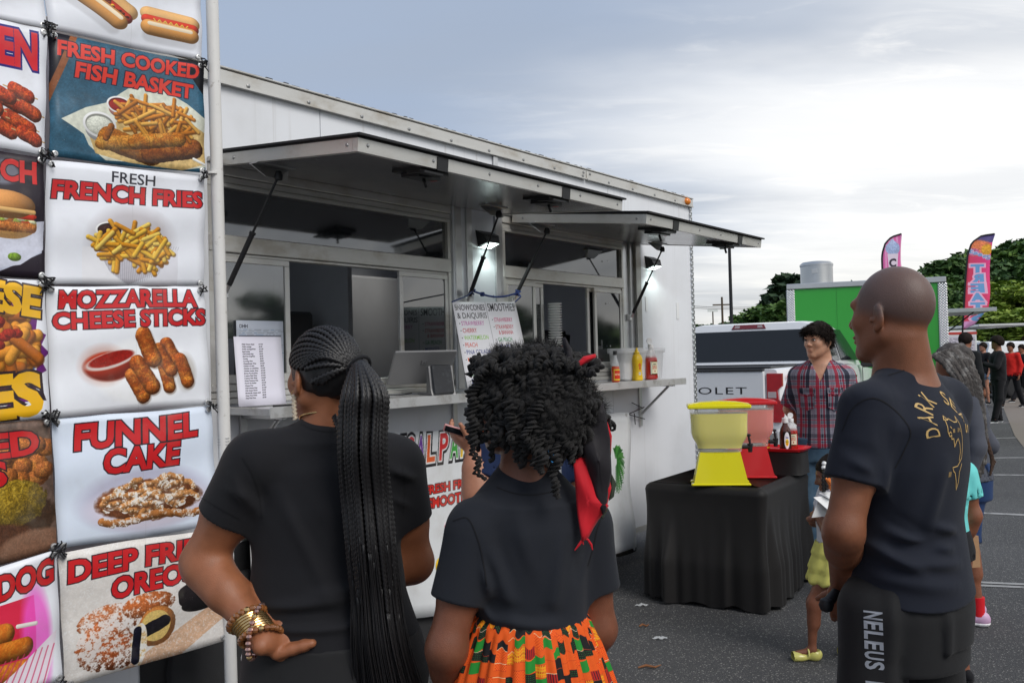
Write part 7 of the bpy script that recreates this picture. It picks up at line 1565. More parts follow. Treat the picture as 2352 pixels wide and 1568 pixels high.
fo2=[m2(1120,1250,1180,1420,.02,-.007),m2(1150,1230,1230,1400,.024,.007),m2(1190,1180,1215,1330,.022,-.004),m2(1300,1240,1270,1420,.02,-.007),m2(1350,1240,1330,1330,.014,.008,2.05),m2(1365,1250,1350,1330,.012,-.008,2.05),m2(1110,1400,1290,1420,.016,.006),m2(1120,1430,1290,1446,.014,-.007),m2(1060,1210,1130,1330,.016,.006),m2(1100,1260,1125,1370,.012,-.009)]
sh2=h2.shirt('dark_shirt',clothm('faded_navy_cotton',(.0145,.0165,.0225)),.0052,lambda P:.905+.02*np.cos((P[:,0]-t2[0]+.06)*13),loose=.010,sl=.62,slr=1.24,slr2=1.46,folds=fo2,neck=.058,wobble=.002)
seam([(1040,1196),(1074,1190),(1098,1240),(1112,1300),(1118,1345)],h2,sh2,1.8)
seam([(1385,1180),(1372,1215),(1362,1260),(1350,1300)],h2,sh2,1.8)
seam([(1140,1118),(1180,1132),(1225,1136),(1270,1128)],h2,sh2,1.8)
# kente print
A=Art(512,256,(.88,.33,.06)); q=random.Random(8); OR=(.90,.36,.05);YE=(.88,.62,.06);GR=(.10,.50,.16);BK=(.05,.04,.05);RD=(.72,.10,.05);MR=(.30,.06,.10)
cx=0
while cx<512:
    bw=q.choice([34,42,50]); y=q.uniform(-20,0)
    while y<256:
        bh=q.uniform(16,46); k=q.random(); X0,X1=cx,cx+bw
        if k<.34:
            A.rect(X0,y,X1,y+bh,OR); 
            for x in range(int(X0),int(X1),3): A.rect(x,y,x+1,y+bh,(.70,.22,.04),.7)
        elif k<.50:
            A.rect(X0,y,X1,y+bh,BK)
            if q.random()<.6:
                for a in range(int(X0)+4,int(X1)-2,6):
                    for b in range(int(y)+4,int(y+bh)-2,6): A.rect(a,b,a+2,b+2,GR)
        elif k<.62: A.poly([(X0,y+5),(X1,y),(X1,y+bh-6),(X0,y+bh)],GR)
        elif k<.80:
            A.rect(X0,y,X1,y+bh,YE)
            for r_ in range(int(y),int(y+bh),9):
                for x in range(int(X0),int(X1),6): A.rect(x,r_,x+3,r_+6,RD if (r_//9)%2 else OR)
        elif k<.9:
            A.rect(X0,y,X1,y+bh,OR)
            for r_ in range(int(y),int(y+bh),4):
                for x in range(int(X0)+(r_%8),int(X1),8): A.rect(x,r_,x+3,r_+2,RD)
        else:
            A.rect(X0,y,X1,y+bh,RD)
            for x in range(int(X0),int(X1),8): A.rect(x,y,x+4,y+bh,MR)
        y+=bh; A.rect(X0,y-1.5,X1,y,(.9,.85,.7) if q.random()<.3 else (.75,.25,.05))
    cx+=bw
imk=A.image('kente_print',0); m_kente=imat('kente_cotton',imk,.8,dirt=0,bump=.1,ext='REPEAT')
V=[];UV=[];nA,nZ=260,36; zt=.985
for j in range(nZ+1):
    v=j/nZ; z=zt-.50*v
    for i in range(nA+1):
        a=2*math.pi*i/nA; base_=.128+ .085*min(1,v*1.9)**.7+.02*v; g=.006*math.sin(a*38+.6*math.sin(v*5))*min(1,.5+v*3)*max(0,1-v*1.5)+.012*math.sin(a*13+1.2*math.sin(a*3)+v*1.5)*min(1,v*2)
        if v<.06: base_+=.004*math.sin(v/.06*math.pi)
        rr=base_+g; x=rr*math.cos(a); y=rr*.84*math.sin(a); V.append((x,y,z-.010*math.cos(a*1.0+1.2)-.004*math.sin(a*38)*(v<.12))); UV.append((a*.62,1-v*2.7))
F=[(j*(nA+1)+i,(j+1)*(nA+1)+i,(j+1)*(nA+1)+i+1,j*(nA+1)+i+1)[::-1] for j in range(nZ) for i in range(nA)]
V=np.array(V)@Rz(y2).T+V3(t2[0]-.004,t2[1],0); sk=mesh_obj('kente_skirt',V,F,m_kente,w2,True,UV); md=sk.modifiers.new('thick','SOLIDIFY'); md.thickness=.002
h2.shoes(m_blackc,.012)
print('g2 body',_t.time()-_T0)
# twisted hair
m_kink=mat('kinky_black_hair',(.010,.009,.009),.6,0,.4,150,1,400,spec=.3,sheen=.1)
def hairmass(P):
    fh=h2.fh; Rr=h2.Rh; hs=h2.hs
    d=smin(el(fh.w(0,-.03,.028),V3(.088,.100,.100)*hs,Rr)(P),el(at(1258,935,D2-.03),V3(.108,.10,.095))(P),.04); d=smin(d,el(at(1322,960,D2+.02),V3(.056,.08,.10))(P),.03); d=smin(d,el(at(1220,850,D2),V3(.115,.10,.055))(P),.03)
    l=(P-hc2)@Rr/hs; d=smax(d,np.maximum(l[:,1]-.055-.35*np.maximum(l[:,2]-.02,0),-(l[:,2]+.02+.35*np.maximum(0,-l[:,1])))*1.0*(l[:,0]<.05)-.3*(l[:,0]>=.05),.012)
    return d+wob(P,60,.006,1)+wob(P,130,.0045,2)+wob(P,260,.002,3)
hr2=sdf_obj('hair',hairmass,at(1050,700,2.4)*[1,0,0]+V3(-.02,1.85,1.20),V3(.40,2.45,1.72),.0055,m_kink,w2)
rt=random.Random(21)
def twist(P,r,par,pitch=.020,taper=.6,m_=None):
    P=np.asarray(P,float); S_=[]
    for k in range(len(P)-1):
        p0,p1,p2,p3=P[max(k-1,0)],P[k],P[k+1],P[min(k+2,len(P)-1)]
        for t in np.linspace(0,1,8,endpoint=False): S_.append(.5*((2*p1)+(-p0+p2)*t+(2*p0-5*p1+4*p2-p3)*t*t+(-p0+3*p1-3*p2+p3)*t**3))
    S_.append(P[-1]); P=np.array(S_); d=np.r_[0,np.cumsum(np.linalg.norm(np.diff(P,axis=0),axis=1))]; m=max(8,int(d[-1]/(pitch/7))); s=np.linspace(0,d[-1],m); Q=np.stack([np.interp(s,d,P[:,i]) for i in range(3)],1)
    T=np.gradient(Q,axis=0); T/=np.linalg.norm(T,axis=1)[:,None]; U=np.cross(T,[.3,.9,.1]); U/=np.linalg.norm(U,axis=1)[:,None]; W_=np.cross(T,U); V=[];F=[]; n=6; a=np.arange(n)*2*math.pi/n; p0=rt.uniform(0,6)
    for st in (0,1):
        ph=2*math.pi*s/pitch+st*math.pi+p0; k=(1-(1-taper)*(s/d[-1])**2)*(1+.12*np.sin(s*90+p0)); Q=Q+U*(.003*np.sin(s*140+p0*3))[:,None]+W_*(.003*np.sin(s*110+p0))[:,None]; C=Q+(U*np.cos(ph)[:,None]+W_*np.sin(ph)[:,None])*(r*.62*k)[:,None]
        R_i=r*.66*k; v=(C[:,None]+U[:,None]*(np.cos(a)[None,:,None]*R_i[:,None,None])+W_[:,None]*(np.sin(a)[None,:,None]*R_i[:,None,None])).reshape(-1,3); b=len(V); V+=v.tolist(); F+=[(b+i*n+j,b+i*n+(j+1)%n,b+(i+1)*n+(j+1)%n,b+(i+1)*n+j) for i in range(m-1) for j in range(n)]+[tuple(range(b,b+n))[::-1],tuple(range(b+(m-1)*n,b+m*n))]
    return mesh_obj('twist',V,F,m_ or m_kink,par,True)
# free-hanging twists first (picture-measured), then the mass
for pts in ([(1110,850,-.09),(1086,900,-.09),(1086,970,-.09),(1088,1030,-.09),(1098,1075,-.09),(1110,1105,-.09)],[(1100,870,-.06),(1082,930,-.06),(1080,990,-.06)],
            [(1215,1000,-.12),(1238,1040,-.13),(1262,1070,-.13)],[(1235,1010,-.13),(1245,1050,-.14),(1240,1085,-.14)],[(1180,950,-.13),(1172,990,-.13),(1180,1010,-.13)],[(1230,1040,-.13),(1236,1065,-.13),(1240,1090,-.13)],
            [(1275,1020,-.12),(1276,1060,-.13),(1272,1100,-.13),(1282,1145,-.13)],[(1250,900,-.13),(1225,950,-.14),(1210,1000,-.14),(1216,1030,-.14)],[(1340,1000,-.06),(1350,1050,-.06),(1352,1085,-.06)],[(1300,1010,-.11),(1312,1040,-.11),(1318,1062,-.11)]):
    twist([at(x,y,D2+d) for x,y,d in pts],.0115,hr2)
for i in range(120):
    u=rt.random(); 
    sx_=rt.uniform(1095,1345); sy_=rt.uniform(815,990); cxx=1225; 
    dx=(sx_-cxx)/140; dep=lambda x,y:D2-.135*math.sqrt(max(.02,1-((x-1235)/170)**2-((y-940)/190)**2))+.015
    L=rt.uniform(50,115); an=math.pi/2+dx*-.15+rt.uniform(-.55,.55); P=[]
    for k in range(5):
        t=k/4; x=sx_+L*t*math.cos(an)+rt.uniform(-5,5); y=sy_+L*t*math.sin(an)*(.9)-(14*math.sin(t*3.1) if sy_<870 else 0); P.append(at(x,y,dep(x,y)-.006*math.sin(t*3.14)))
    twist(P,rt.uniform(.008,.013),hr2,pitch=rt.uniform(.022,.040))
for i in range(16):
    x=1100+i*17+rt.uniform(-6,6); y0_=835-28*math.sin((x-1090)/280*math.pi); P=[at(x,y0_+20,D2-.05),at(x+rt.uniform(-14,14),y0_-2,D2-.04),at(x+rt.uniform(-26,26),y0_+8,D2-.09),at(x+rt.uniform(-30,30),y0_+34,D2-.13)]; twist(P,.012,hr2)
# fuzz
def fuzz(name,surf_pts,nrm,m,par,L=.018,seed=1,w=.0004):
    r=np.random.RandomState(seed); n=len(surf_pts); V=[];p=surf_pts; d=nrm+r.randn(n,3)*.7; d/=np.linalg.norm(d,axis=1)[:,None]; side=np.cross(d,r.randn(n,3)); side/=np.linalg.norm(side,axis=1)[:,None]; l=(L*(.4+.9*r.rand(n)))[:,None]; bend=r.randn(n,3)*.5
    p1=p+d*l*.5; d2=d+bend; d2/=np.linalg.norm(d2,axis=1)[:,None]; p2=p1+d2*l*.5; V=np.stack([p-side*w,p+side*w,p1-side*w,p1+side*w,p2],1).reshape(-1,3); b=np.arange(n)[:,None]*5; F=np.concatenate([np.concatenate([b,b+1,b+3,b+2],1)]); 
    me=bpy.data.meshes.new(name); T3=np.concatenate([b+2,b+3,b+4],1); me.from_pydata(V.tolist(),[],F.tolist()+T3.tolist()); me.materials.append(m); o=bpy.data.objects.new(name,me); COL.objects.link(o); o.parent=par; o['kind']='stuff'; return o
vv=np.empty(len(hr2.data.vertices)*3); hr2.data.vertices.foreach_get('co',vv); vv=vv.reshape(-1,3); ii=np.random.RandomState(2).randint(0,len(vv),16000); 
nn=vv[ii]-(hc2+V3(.04,0,.0)); nn/=np.linalg.norm(nn,axis=1)[:,None]; fuzz('hair_fuzz',vv[ii]+nn*.004,nn,m_kink,hr2,.022)
# scarf and its tails
m_redc=clothm('red_cotton',(.52,.012,.022),.7); m_blk2=clothm('black_gauze',(.014,.012,.015),.6); m_olv=clothm('dark_olive_cloth',(.035,.045,.03),.8)
def cloth(name,pts,dep,m,par,bul=.01,seed=0):
    """outline in picture measure at a depth, filled as a wavy grid fan"""
    P=[at(x,y,dep+dd) for x,y,dd in pts]; c=sum(P)/len(P); n=len(P); V=[];F=[]; K=6; r=random.Random(seed); E=[]
    for i in range(n):
        for t in (0,.25,.5,.75): E.append(P[i]*(1-t)+P[(i+1)%n]*t)
    N_=len(E)
    for k in range(K+1):
        s=k/K
        for i,e in enumerate(E): p=c*(1-s)+e*s; V.append(p+V3(0,-bul*(1-s*s)+.005*math.sin(p[0]*70+seed)*s+.005*math.sin((p[0]+p[2])*55+seed),0))
    for k in range(K):
        for i in range(N_): F.append((k*N_+i,k*N_+(i+1)%N_,(k+1)*N_+(i+1)%N_,(k+1)*N_+i))
    o=mesh_obj(name,V,F,m,par,True); md=o.modifiers.new('thick','SOLIDIFY'); md.thickness=.0025; return o
sc_=empty('head_scarf',tuple(at(1330,860,D2))); tag(sc_,'red and black head scarf knotted on the girl with twists','scarf')
def into(o,root): o.parent=root; o.matrix_parent_inverse=Matrix.Translation(Vector(root.location)).inverted(); return o
for nm,pts,m_,b_,sd in [('red_tail',[(1316,1055,0),(1345,1048,0),(1372,1130,0),(1398,1160,0),(1352,1232,0),(1336,1243,0),(1326,1180,0)],m_redc,.012,1),
   ('black_tail',[(1340,935,0),(1385,925,.01),(1402,1010,.01),(1404,1085,.01),(1392,1170,0),(1384,1182,0),(1370,1140,-.01),(1345,1060,-.01),(1330,990,0)],m_blk2,.018,2),
   ('red_edge',[(1380,935,.03),(1392,960,.03),(1405,1000,.03),(1404,1045,.03),(1394,1030,.02),(1386,980,.02)],m_redc,.004,3),
   ('red_corner',[(1400,1095,.01),(1404,1120,.01),(1392,1175,.01),(1382,1165,.01)],m_redc,.004,4),
   ('olive_corner',[(1376,1140,.015),(1398,1172,.015),(1385,1192,.015),(1374,1180,.015)],m_olv,.004,5),
   ('olive_edge',[(1404,1085,.03),(1416,1110,.03),(1410,1140,.03),(1398,1150,.03)],m_olv,.004,6),
   ('red_knot_tip',[(1325,834,-.05),(1340,818,-.05),(1368,812,-.05),(1370,820,-.05),(1352,832,-.05),(1330,842,-.05)],m_redc,.012,7),
   ('black_knot_tip',[(1290,776,-.02),(1298,774,-.02),(1312,800,-.02),(1318,832,-.03),(1304,836,-.03),(1295,806,-.02)],m_blk2,.010,8)]:
    into(cloth(nm,pts,D2-.07,m_,None,b_,sd),sc_)
for P in ([(1337,1240),(1330,1250),(1320,1263)],[(1340,1236),(1350,1238),(1358,1250),(1361,1262)],[(1337,1240),(1340,1250)]):
    mb=MB(); mb.tube([at(x,y,D2-.075) for x,y in P],[.003]*(len(P)-1)+[.0012],6); into(mb.build('tie_string',m_redc),sc_)
print('g2',_t.time()-_T0)
# ================================================================ the others
def shortcap(h,m,front=.045,back=-.045,thick=.012,hres=.008,extra=None,noise_=.003):
    return hair_cap(h,'hair',m,lambda l:-(l[:,2]-np.interp(l[:,1],[-.09,-.02,.02,.075,.11],[back,back+.01,.0+front*.3,front,front])),thick,hres,noise_=noise_,extra=extra)
# boy in the plaid shirt
Yb=6.35; fb=(at(1899,1300,Yb)[0],Yb)
m_skb=skinm('light_skin',(.52,.27,.17),(.45,.13,.09))
hb=Hum(fb,R_(160),1.80,'m',arm=.92,hyaw=R_(140),hpitch=-.08,hc=at(1878,783,Yb-.04),hs=1.0)
for n,sd in (('L',-1),('R',1)): hb.J['el'+n]=hb.W((sd*.222,-.08,1.13)); hb.J['wr'+n]=hb.W((sd*.10,-.17,.97))
hb=Hum(fb,R_(160),1.80,'m',arm=.86,hyaw=R_(124),hpitch=-.04,hc=at(1878,783,Yb-.04),hs=1.0,J=dict({k:hb.J[k] for k in ('elL','elR','wrL','wrR')},shL=hb.W((-.155,-.01,1.365)),shR=hb.W((.155,-.01,1.365))))
def tb_(V): l=(V-hb.J['head'])@hb.Rh; return np.exp(-((l-V3(0,.095,-.059))**2*[3500,1500,12000]).sum(1))*.5
boy=hb.build(m_skb,'young man in a red plaid shirt and jeans standing behind the black table',.0095,tb_) if False else None
lo,hi=hb.bounds(); boy=sdf_obj('person',hb.body,lo,hi,.0075,m_skb,None,tb_); tag(boy,'young man in a red plaid shirt and jeans standing behind the black table','person'); hb.obj=boy
A=Art(256,256,(.22,.24,.32)); 
def band(x,w,c,a,v): (A.rect(x,0,x+w,256,c,a) if v else A.rect(0,x,256,x+w,c,a))
for v in (0,1):
    band(20,44,(.62,.12,.20),.75,v); band(96,26,(.55,.52,.56),.55,v); band(150,44,(.10,.12,.18),.7,v); band(214,16,(.58,.12,.20),.7,v)
    for x in (12,70,84,128,140,200,240): band(x,4,(.86,.84,.86),.62,v)
A.c*=(1+.25*(A.n2-.5))[...,None]
m_plaid=imat('plaid_flannel',A.image('plaid_print',0),.85,dirt=0,ext='REPEAT',bump=.15)
def uvp(V): l=(V-V3(hb.o[0],hb.o[1],0))@hb.R; a=np.arctan2(l[:,0],l[:,1]+.03); return np.stack([a*.17/.135,l[:,2]/.135],1)
sp_=hb.shirt('plaid_shirt',m_plaid,.0075,lambda P:.90,loose=.012,sl=.88,slr=1.18,slr2=1.28,neck=.072,wobble=.004,vneck=.13,uv=uvp)
for sd in (-1,1):
    P=project(hb.fshirt,[hb.W(p)+hb.R@V3(0,.4,0) for p in ((sd*.045,.0,1.27),(sd*.135,.0,1.27),(sd*.135,.0,1.15),(sd*.09,.0,1.13),(sd*.045,.0,1.15))],-(hb.R@V3(0,1,0)),.006); o=mesh_obj('chest_pocket',P,[(0,1,2,3,4)],m_plaid,sp_,False,uvp(P)+.4); md=o.modifiers.new('t','SOLIDIFY'); md.thickness=.004
    P=project(hb.fshirt,[hb.W(p)+hb.R@V3(0,.4,0) for p in ((sd*.040,.0,1.285),(sd*.14,.0,1.285),(sd*.14,.0,1.25),(sd*.09,.0,1.235),(sd*.040,.0,1.25))],-(hb.R@V3(0,1,0)),.011); o=mesh_obj('pocket_flap',P,[(0,1,2,3,4)],m_plaid,sp_,False,uvp(P)+.7)
    c=hb.J['neck0']; V=[c+hb.R@V3(*p) for p in ((sd*.068,-.045,.055),(sd*.075,.03,.040),(sd*.105,.075,-.02),(sd*.050,.085,-.045),(sd*.048,.055,.022),(sd*.055,-.04,.075))]; o=mesh_obj('collar_leaf',V,[(0,1,4,5),(1,2,3,4)],m_plaid,sp_,False,uvp(np.array(V))+.2); md=o.modifiers.new('t','SOLIDIFY'); md.thickness=.004
m_jean=clothm('blue_denim',(.055,.105,.165),.8,col2=(.10,.17,.24),c2lo=.45,c2hi=.7,c2s=5)
hb.trousers('jeans',m_jean,.011,.97,.05,(1.15,1.5,1.75)); hb.shoes(m_blackc,.011,low=True)
hb.eyes(m_iris)
hbh=shortcap(hb,m_hairb,.052,-.055,.014,.0065,lambda fh:[el(fh.w(.01,.060,.075),V3(.060,.042,.032)*hb.hs,hb.Rh),el(fh.w(-.03,.072,.058),V3(.026,.026,.022)*hb.hs,hb.Rh),el(fh.w(.035,.070,.060),V3(.026,.026,.022)*hb.hs,hb.Rh)],.004)
vv=np.empty(len(hbh.data.vertices)*3); hbh.data.vertices.foreach_get('co',vv); vv=vv.reshape(-1,3); ii=np.random.RandomState(4).randint(0,len(vv),5000); lo_=(vv[ii]-hb.J['head'])@hb.Rh
fd_=np.stack([lo_[:,0]*3,np.clip(lo_[:,1],0,1)*8,-.6+lo_[:,2]*2],1)@hb.Rh.T; fd_/=np.linalg.norm(fd_,axis=1)[:,None]; fuzz('hair_strands',vv[ii],fd_*2.2,m_hairb,hbh,.034,5,.0011)
# little girl with beads
Yk=4.63; fk=(at(1922,1500,Yk)[0],Yk)
m_skk=skinm('child_brown_skin',(.21,.078,.042),(.1,.05,.03))
kk=dict(hs=1.42,hyaw=R_(75),hpitch=-.25)
hk=Hum(fk,R_(85),1.04,'f',**kk); k_=hk.k
Jk={'anL':hk.W((-.06,.22,.085)),'knL':hk.W((-.07,.20,.50)),'elL':hk.W((-.23,.10,1.14)),'wrL':hk.W((-.10,.12,1.20)),'elR':hk.W((.22,.10,1.14)),'wrR':hk.W((.08,.12,1.20))}
Jk['anL'][2]=.07; Jk['anR']=hk.W((.06,-.20,.085)); Jk['anR'][2]=.07; Jk['knR']=hk.W((.07,-.04,.5))
hk=Hum(fk,R_(85),1.04,'f',J=Jk,hc=at(1912,1092,Yk),**kk)
lo,hi=hk.bounds(); kid=sdf_obj('person',hk.body,lo-.03,hi+.05,.0075,m_skk,None,lambda V:np.zeros(len(V))); tag(kid,'small girl in a yellow skirt and yellow jelly shoes hidden behind the bald man','person'); hk.obj=kid
hk.shirt('white_shirt',clothm('white_cotton',(.62,.62,.68)),.008,lambda P:.66*1.04/1.04-.13,loose=.018,sl=.5,slr=1.5,neck=.075,wobble=.003)
m_yel=clothm('yellow_cotton',(.66,.62,.16))
V=[];nA=90
for j in range(15):
    v=j/14
    for i in range(nA): a=2*math.pi*i/nA; r=.088+.045*v+.008*math.sin(a*9+v*3)*v+.010*((v*3)%1); V.append((fk[0]+r*math.cos(a),fk[1]+r*math.sin(a),.60-.21*v+.004*math.sin(a*14)))
o=mesh_obj('ruffled_skirt',V,[(j*nA+i,j*nA+(i+1)%nA,(j+1)*nA+(i+1)%nA,(j+1)*nA+i)[::-1] for j in range(14) for i in range(nA)],m_yel,kid,True); md=o.modifiers.new('t','SOLIDIFY'); md.thickness=.003
m_jelly=mat('yellow_jelly_shoe',(.62,.58,.16),.3,0,.1,coat=.4)
for n in 'LR':
    a=hk.J['an'+n]; fw=hk.R@V3(0,1,0); Rm=np.stack([np.cross(fw,V3(0,0,1)),fw,V3(0,0,1)],1); A0=V3(a[0],a[1],0)
    U=union([el(A0-fw*.012+V3(0,0,.030),V3(.030,.038,.034),Rm),el(A0+fw*.075+V3(0,0,.020),V3(.034,.060,.026),Rm)],.02); I2=union([el(A0-fw*.008+V3(0,0,.060),V3(.021,.030,.046),Rm),el(A0+fw*.045+V3(0,0,.062),V3(.024,.034,.036),Rm)],.01)
    def f(P): return smax(smax(U(P),-I2(P),.003),.002-P[:,2],.002)
    s_=sdf_obj('jelly_shoe',f,A0-.1,A0+.17,.005,m_jelly,kid); mb=MB(); mb.tube([A0+fw*.022+Rm@V3(.03*math.cos(t),0,.032+.030*math.sin(t)) for t in np.linspace(0,math.pi,9)],.005,6); mb.build('strap',m_jelly,s_)
hair_cap(hk,'hair',m_hairb,lambda l:-(l[:,2]-np.interp(l[:,1],[-.09,.0,.05,.08],[-.05,-.02,.03,.055])),.010,.007)
ba=hk.fh.w(.0,.02,.12); 
for i,(px,py) in enumerate([(1893,1064),(1892,1073),(1935,1052)]):
    mb=MB(); p=at(px,py,Yk-.10); mb.lathe([(.0001,-.012),(.009,-.009),(.0125,0),(.009,.009),(.0001,.012)],12,tuple(p)); mb.build('hair_bead',m_cap,kid)
for px,py0,py1 in ((1893,1078,1130),(1899,1075,1125)):
    V,F=braid_mesh([at(px+4,1066,Yk-.09),at(px,py0,Yk-.105),at(px-2,(py0+py1)/2,Yk-.11),at(px-1,py1,Yk-.11)],.0085,.02,6,.35); mesh_obj('braid',V,F,m_braid,kid,True)
def card(pts,Y,m,label,name,cat='paper'):
    P=[at(x,y,Y+d) for x,y,d in pts]; c=P[0]; o=mesh_obj(name,[p-c for p in P],[tuple(range(len(P)))],m,None); o.location=tuple(c); md=o.modifiers.new('t','SOLIDIFY'); md.thickness=.002; tag(o,label,cat); return o
m_paper=mat('white_card',(.78,.78,.78),.6)
card([(1868,1142,0),(1900,1137,.1),(1935,1165,.12),(1910,1178,0)],Yk-.22,m_paper,'larger white card held by the small girl, pointing at the table','paper_card')
card([(1880,1131,0),(1925,1128,.1),(1935,1150,.12),(1905,1146,.02)],Yk-.18,m_paper,'pale paper sleeve above the larger card held by the small girl','paper_sleeve')
card([(1864,1188,0),(1878,1150,0),(1915,1170,.05),(1900,1184,.04)],Yk-.20,m_paper,'white napkin hanging under the card of the small girl','paper_napkin')
mb=MB(); P=at(1917,1112,Yk-.2)
for i in range(9): a=rng.uniform(-.4,.4); mb.tube([P+V3(rng.uniform(-.02,.02),rng.uniform(-.02,.02),-.03),P+V3(rng.uniform(-.03,.01)+a*.03,rng.uniform(-.02,.02),.03)],.005,5)
tag(mb.build('carrot_sticks',mat('orange_snack',(.75,.20,.03),.5)),'orange snack sticks held up by the small girl','snack')
# woman with grey locs
Yw=5.2; fw_=(at(2232,1400,Yw)[0],Yw)
m_skw=skinm('brown_skin_far',(.24,.090,.048),(.1,.05,.03))
hw_=Hum(fw_,R_(68),1.60,'f',hyaw=R_(75),hc=at(2186,838,Yw-.05)); hw_.J['elR']=hw_.W((.19,-.15,1.09)); hw_.J['wrR']=hw_.W((.16,.12,1.06))
hw_=Hum(fw_,R_(68),1.60,'f',hyaw=R_(75),hc=at(2186,838,Yw-.05),arm=1.0,J=dict(elR=hw_.J['elR'],wrR=hw_.J['wrR'],neck0=at(2196,905,Yw)),girth=1.05,detail=False)
lo,hi=hw_.bounds(); wl=sdf_obj('person',hw_.body,lo,hi,.012,m_skw,None,lambda V:np.zeros(len(V))); tag(wl,'woman with long grey locs and denim shorts behind the bald man','person'); hw_.obj=wl
hw_.shirt('grey_top',clothm('grey_jersey',(.075,.080,.10)),.012,lambda P:.82,loose=.02,long_=True,slr=1.2,slr2=1.15,neck=.07,wobble=.006)
hw_.trousers('denim_shorts',clothm('dark_denim',(.015,.04,.12)),.012,.92,.47,(1.2,1.35,1.5)); 
m_sock=clothm('red_sock',(.62,.012,.02)); m_pinks=mat('lavender_pink_shoe',(.55,.35,.52),.5,0,.2,col2=(.62,.42,.62),c2s=30)
for n in 'LR': a=hw_.J['an'+n]; mb=MB(); mb.tube([V3(a[0],a[1],.06),V3(a[0],a[1],.165)],[.036,.038],14); mb.build('red_sock',m_sock,wl)
hw_.shoes(m_pinks,.010,m_cap)
m_loc=mat('greying_locs',(.060,.052,.048),.8,0,.5,60,.8,200,col2=(.22,.21,.20),c2lo=.48,c2hi=.7,c2s=22)
cw=hair_cap(hw_,'hair',m_loc,lambda l:-(l[:,2]-np.interp(l[:,1],[-.09,.0,.05,.08],[-.07,-.04,.03,.055])),.018,.010,noise_=.006)
rl=random.Random(5)
for i in range(46):
    u=rl.random(); x0=2140+u*80; P=[at(x0,800+abs(u-.5)*30,Yw-.13),at(2170+u*60+rl.uniform(-6,6),832+rl.uniform(-8,8),Yw-.17),at(2200+u*50,875+rl.uniform(-10,10),Yw-.20),at(2216+u*44,940,Yw-.21),at(2220+u*46,1010+rl.uniform(-8,8),Yw-.21),at(2222+u*40+rl.uniform(-5,5),1060+rl.uniform(0,50)-u*15,Yw-.20)]
    V,F=braid_mesh(P,.0125,.03,5,.2,.6); mesh_obj('loc',V,F,m_loc,cw,True)
for i in range(7):
    P=[at(2222+i*3,900,Yw-.14),at(2245+i*2,975,Yw-.17),at(2268+i*2,1030+i*3,Yw-.17),at(2286-i*2,1062+i*5,Yw-.16)]; V,F=braid_mesh(P,.009,.025,5,.2,.6); mesh_obj('loc',V,F,mat('brown_locs',(.06,.032,.02),.8,0,.4,60),cw,True)
# youngster in turquoise
Yc=4.25; fc=(at(2178,1500,Yc)[0],Yc)
hc_=Hum(fc,R_(20),1.22,'f',hyaw=R_(30),detail=False,girth=1.12); lo,hi=hc_.bounds(); cc_=sdf_obj('person',hc_.body,lo,hi,.012,m_skw,None,lambda V:np.zeros(len(V))); tag(cc_,'youngster in a turquoise shirt almost hidden behind the bald man','person'); hc_.obj=cc_
hc_.shirt('turquoise_shirt',clothm('turquoise_cotton',(.16,.62,.60)),.012,lambda P:.66,loose=.02,sl=.6,slr=1.6,neck=.07,wobble=.006,prof=[(.6,.17,.15),(.75,.16,.13),(.95,.13,.10)])
hc_.trousers('black_shorts',m_blackc,.012,.72,.58,(1.15,1.3,1.5)); hc_.shoes(m_blackc,.012,m_blackc); shortcap(hc_,m_hairb,.045,-.05,.015,.012)
bg_=empty('paper_bag',tuple(at(2224,1300,Yc+.15)),R_(10)); tag(bg_,'brown paper bag carried low beside the turquoise shirt','bag'); mb=MB(); mb.add([(-.045,-.03,0),(.045,-.03,0),(.045,.03,0),(-.045,.03,0),(-.045,-.022,.15),(.045,-.022,.15),(.045,.022,.15),(-.045,.022,.15)],[(0,1,2,3),(4,7,6,5),(0,4,5,1),(1,5,6,2),(2,6,7,3),(3,7,4,0)]); mb.build('bag_body',mat('kraft_paper',(.36,.21,.11),.8,0,.1,20,.6,60),bg_)
# person with the phone beyond the girl
Yp=3.25; fp=(at(1215,1400,Yp)[0],Yp); Jp=dict(shL=at(1140,1035,Yp-.04),elL=at(1098,1145,Yp-.12),wrL=at(1086,1042,Yp-.10))
hp=Hum(fp,R_(15),1.62,'f',J=Jp,arm=1.25,hc=at(1228,885,Yp),detail=False,hand={'L':dict(d=V3(-.75,.1,.55),n=V3(.3,-.35,-.85),curl=.55,thumb=1)})
lo,hi=hp.bounds(); pp=sdf_obj('person',hp.body,lo,hi,.0085,skinm('tan_skin',(.42,.19,.115),(.4,.2,.1)),None,lambda V:np.zeros(len(V))); tag(pp,'person in a navy T-shirt holding up a phone, hidden behind the girl with twists','person'); hp.obj=pp
hp.shirt('navy_tee',clothm('deep_blue_cotton',(.010,.020,.060)),.0085,lambda P:.85,loose=.02,sl=.62,slr=1.55,neck=.07,wobble=.004); hp.trousers('dark_trousers',m_shorts,.014,.95,.08,(1.15,1.4,1.5)); hp.shoes(m_blackc,.014); shortcap(hp,m_hairb,.045,-.06,.02,.012)
ph=empty('mobile_phone',tuple(at(1062,993,Yp-.12))); tag(ph,'phone in a pink case held up in front of the vinyl banner','phone'); mb=MB(); mb.box(-.068,.036,-.004,.004,-.014,.014,.003); b_=mb.build('phone_body',mat('pink_case',(.55,.25,.24),.4),ph); mb=MB(); mb.box(-.062,.030,-.0055,-.0042,-.010,.010); mb.build('phone_screen',m_scr,ph); ph.rotation_euler=(R_(20),R_(18),0)
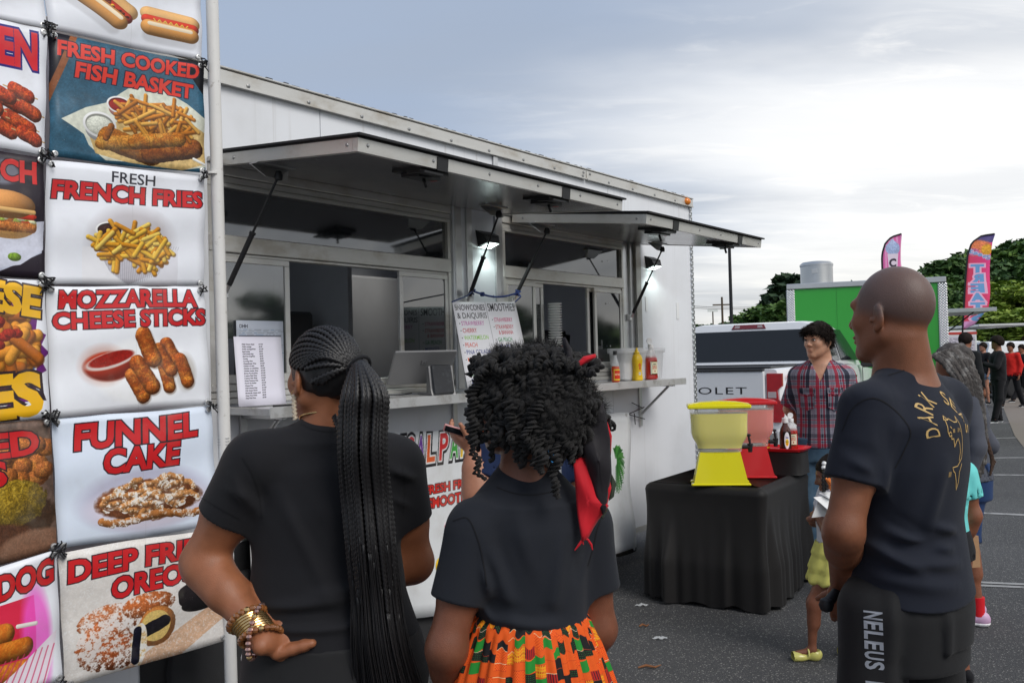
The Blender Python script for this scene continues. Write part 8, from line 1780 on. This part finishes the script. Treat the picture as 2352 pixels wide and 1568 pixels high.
wb=empty('water_bottle',tuple(at(1268,1100,Yp-.22))); tag(wb,'clear water bottle with a blue label glimpsed under the twists','bottle'); mb=MB(); mb.lathe([(.03,0),(.033,.01),(.033,.13),(.014,.165),(.014,.18)],18); mb.build('body',m_clear,wb); mb=MB(); mb.lathe([(.0335,.05),(.0335,.10)],18); mb.build('label',mat('blue_label',(.03,.25,.6),.4),wb)
# people far off at the right
def far(px,Y,yaw,H,sex,skin,top,legs,label,lean=0,shorts=False,cap=m_hairb,thick=.02,J=None,long_=True,g='people strolling far off at the right edge'):
    X=at(px,900,Y)[0]; h=Hum((X,Y),R_(yaw),H,sex,detail=False); JJ={}
    if J: JJ={k:h.W(v) for k,v in J.items()}
    h=Hum((X,Y),R_(yaw),H,sex,detail=False,J=JJ); lo,hi=h.bounds(); o=sdf_obj('person',h.body,lo-.2,hi+.2,.022,skin,None,lambda V:np.zeros(len(V)),refine=1); tag(o,label,'person',g); h.obj=o
    h.shirt('top',top,.02,lambda P:.84*H/1.75,loose=.03,long_=long_,slr=1.3,slr2=1.35,neck=.07,wobble=.008); h.trousers('shorts' if shorts else 'trousers',legs,.02,.95*H/1.75,.68 if shorts else .06,(1.15,1.5,1.6)); h.shoes(m_blackc,.02); shortcap(h,cap,.04,-.05,thick,.018); return h
m_skd=skinm('brown_skin_distant',(.30,.125,.07),(.1,.05,.03)); m_skt=skinm('tan_skin_distant',(.42,.20,.13),(.3,.1,.1))
far(2222,14.5,-60,1.80,'m',m_skd,clothm('dark_hoodie',(.010,.011,.012)),m_blackc,'man in a dark hoodie standing by the vendor trailer, head turned right')
far(2294,18.5,75,1.76,'m',m_skd,m_blackc,m_blackc,'curly haired youth in a black tracksuit walking at the right edge',thick=.045,J=dict(elL=(-.24,.10,1.15),wrL=(-.15,.32,1.22),anL=(-.10,.12,.085)))
far(2262,24.5,100,1.68,'f',m_skt,m_blackc,clothm('light_denim',(.16,.24,.34)),'girl in a black top and pale denim shorts beyond the tracksuit youth',shorts=True,long_=False,J=dict(elR=(.22,.12,1.15),wrR=(.15,.34,1.2)))
far(2325,23,120,1.66,'f',m_skd,clothm('red_jersey',(.60,.02,.015)),m_blackc,'person in a red top striding behind the tracksuit youth',J=dict(anL=(-.1,-.32,.085),knL=(-.1,-.10,.50),anR=(.12,.30,.085),knR=(.11,.20,.5)))
far(2350,25,110,1.6,'m',m_skd,m_blackc,m_blackc,'dark clothed figure cut by the right edge of the lot',J=dict(anL=(-.1,-.30,.085),anR=(.12,.28,.085)))
print('all',_t.time()-_T0)
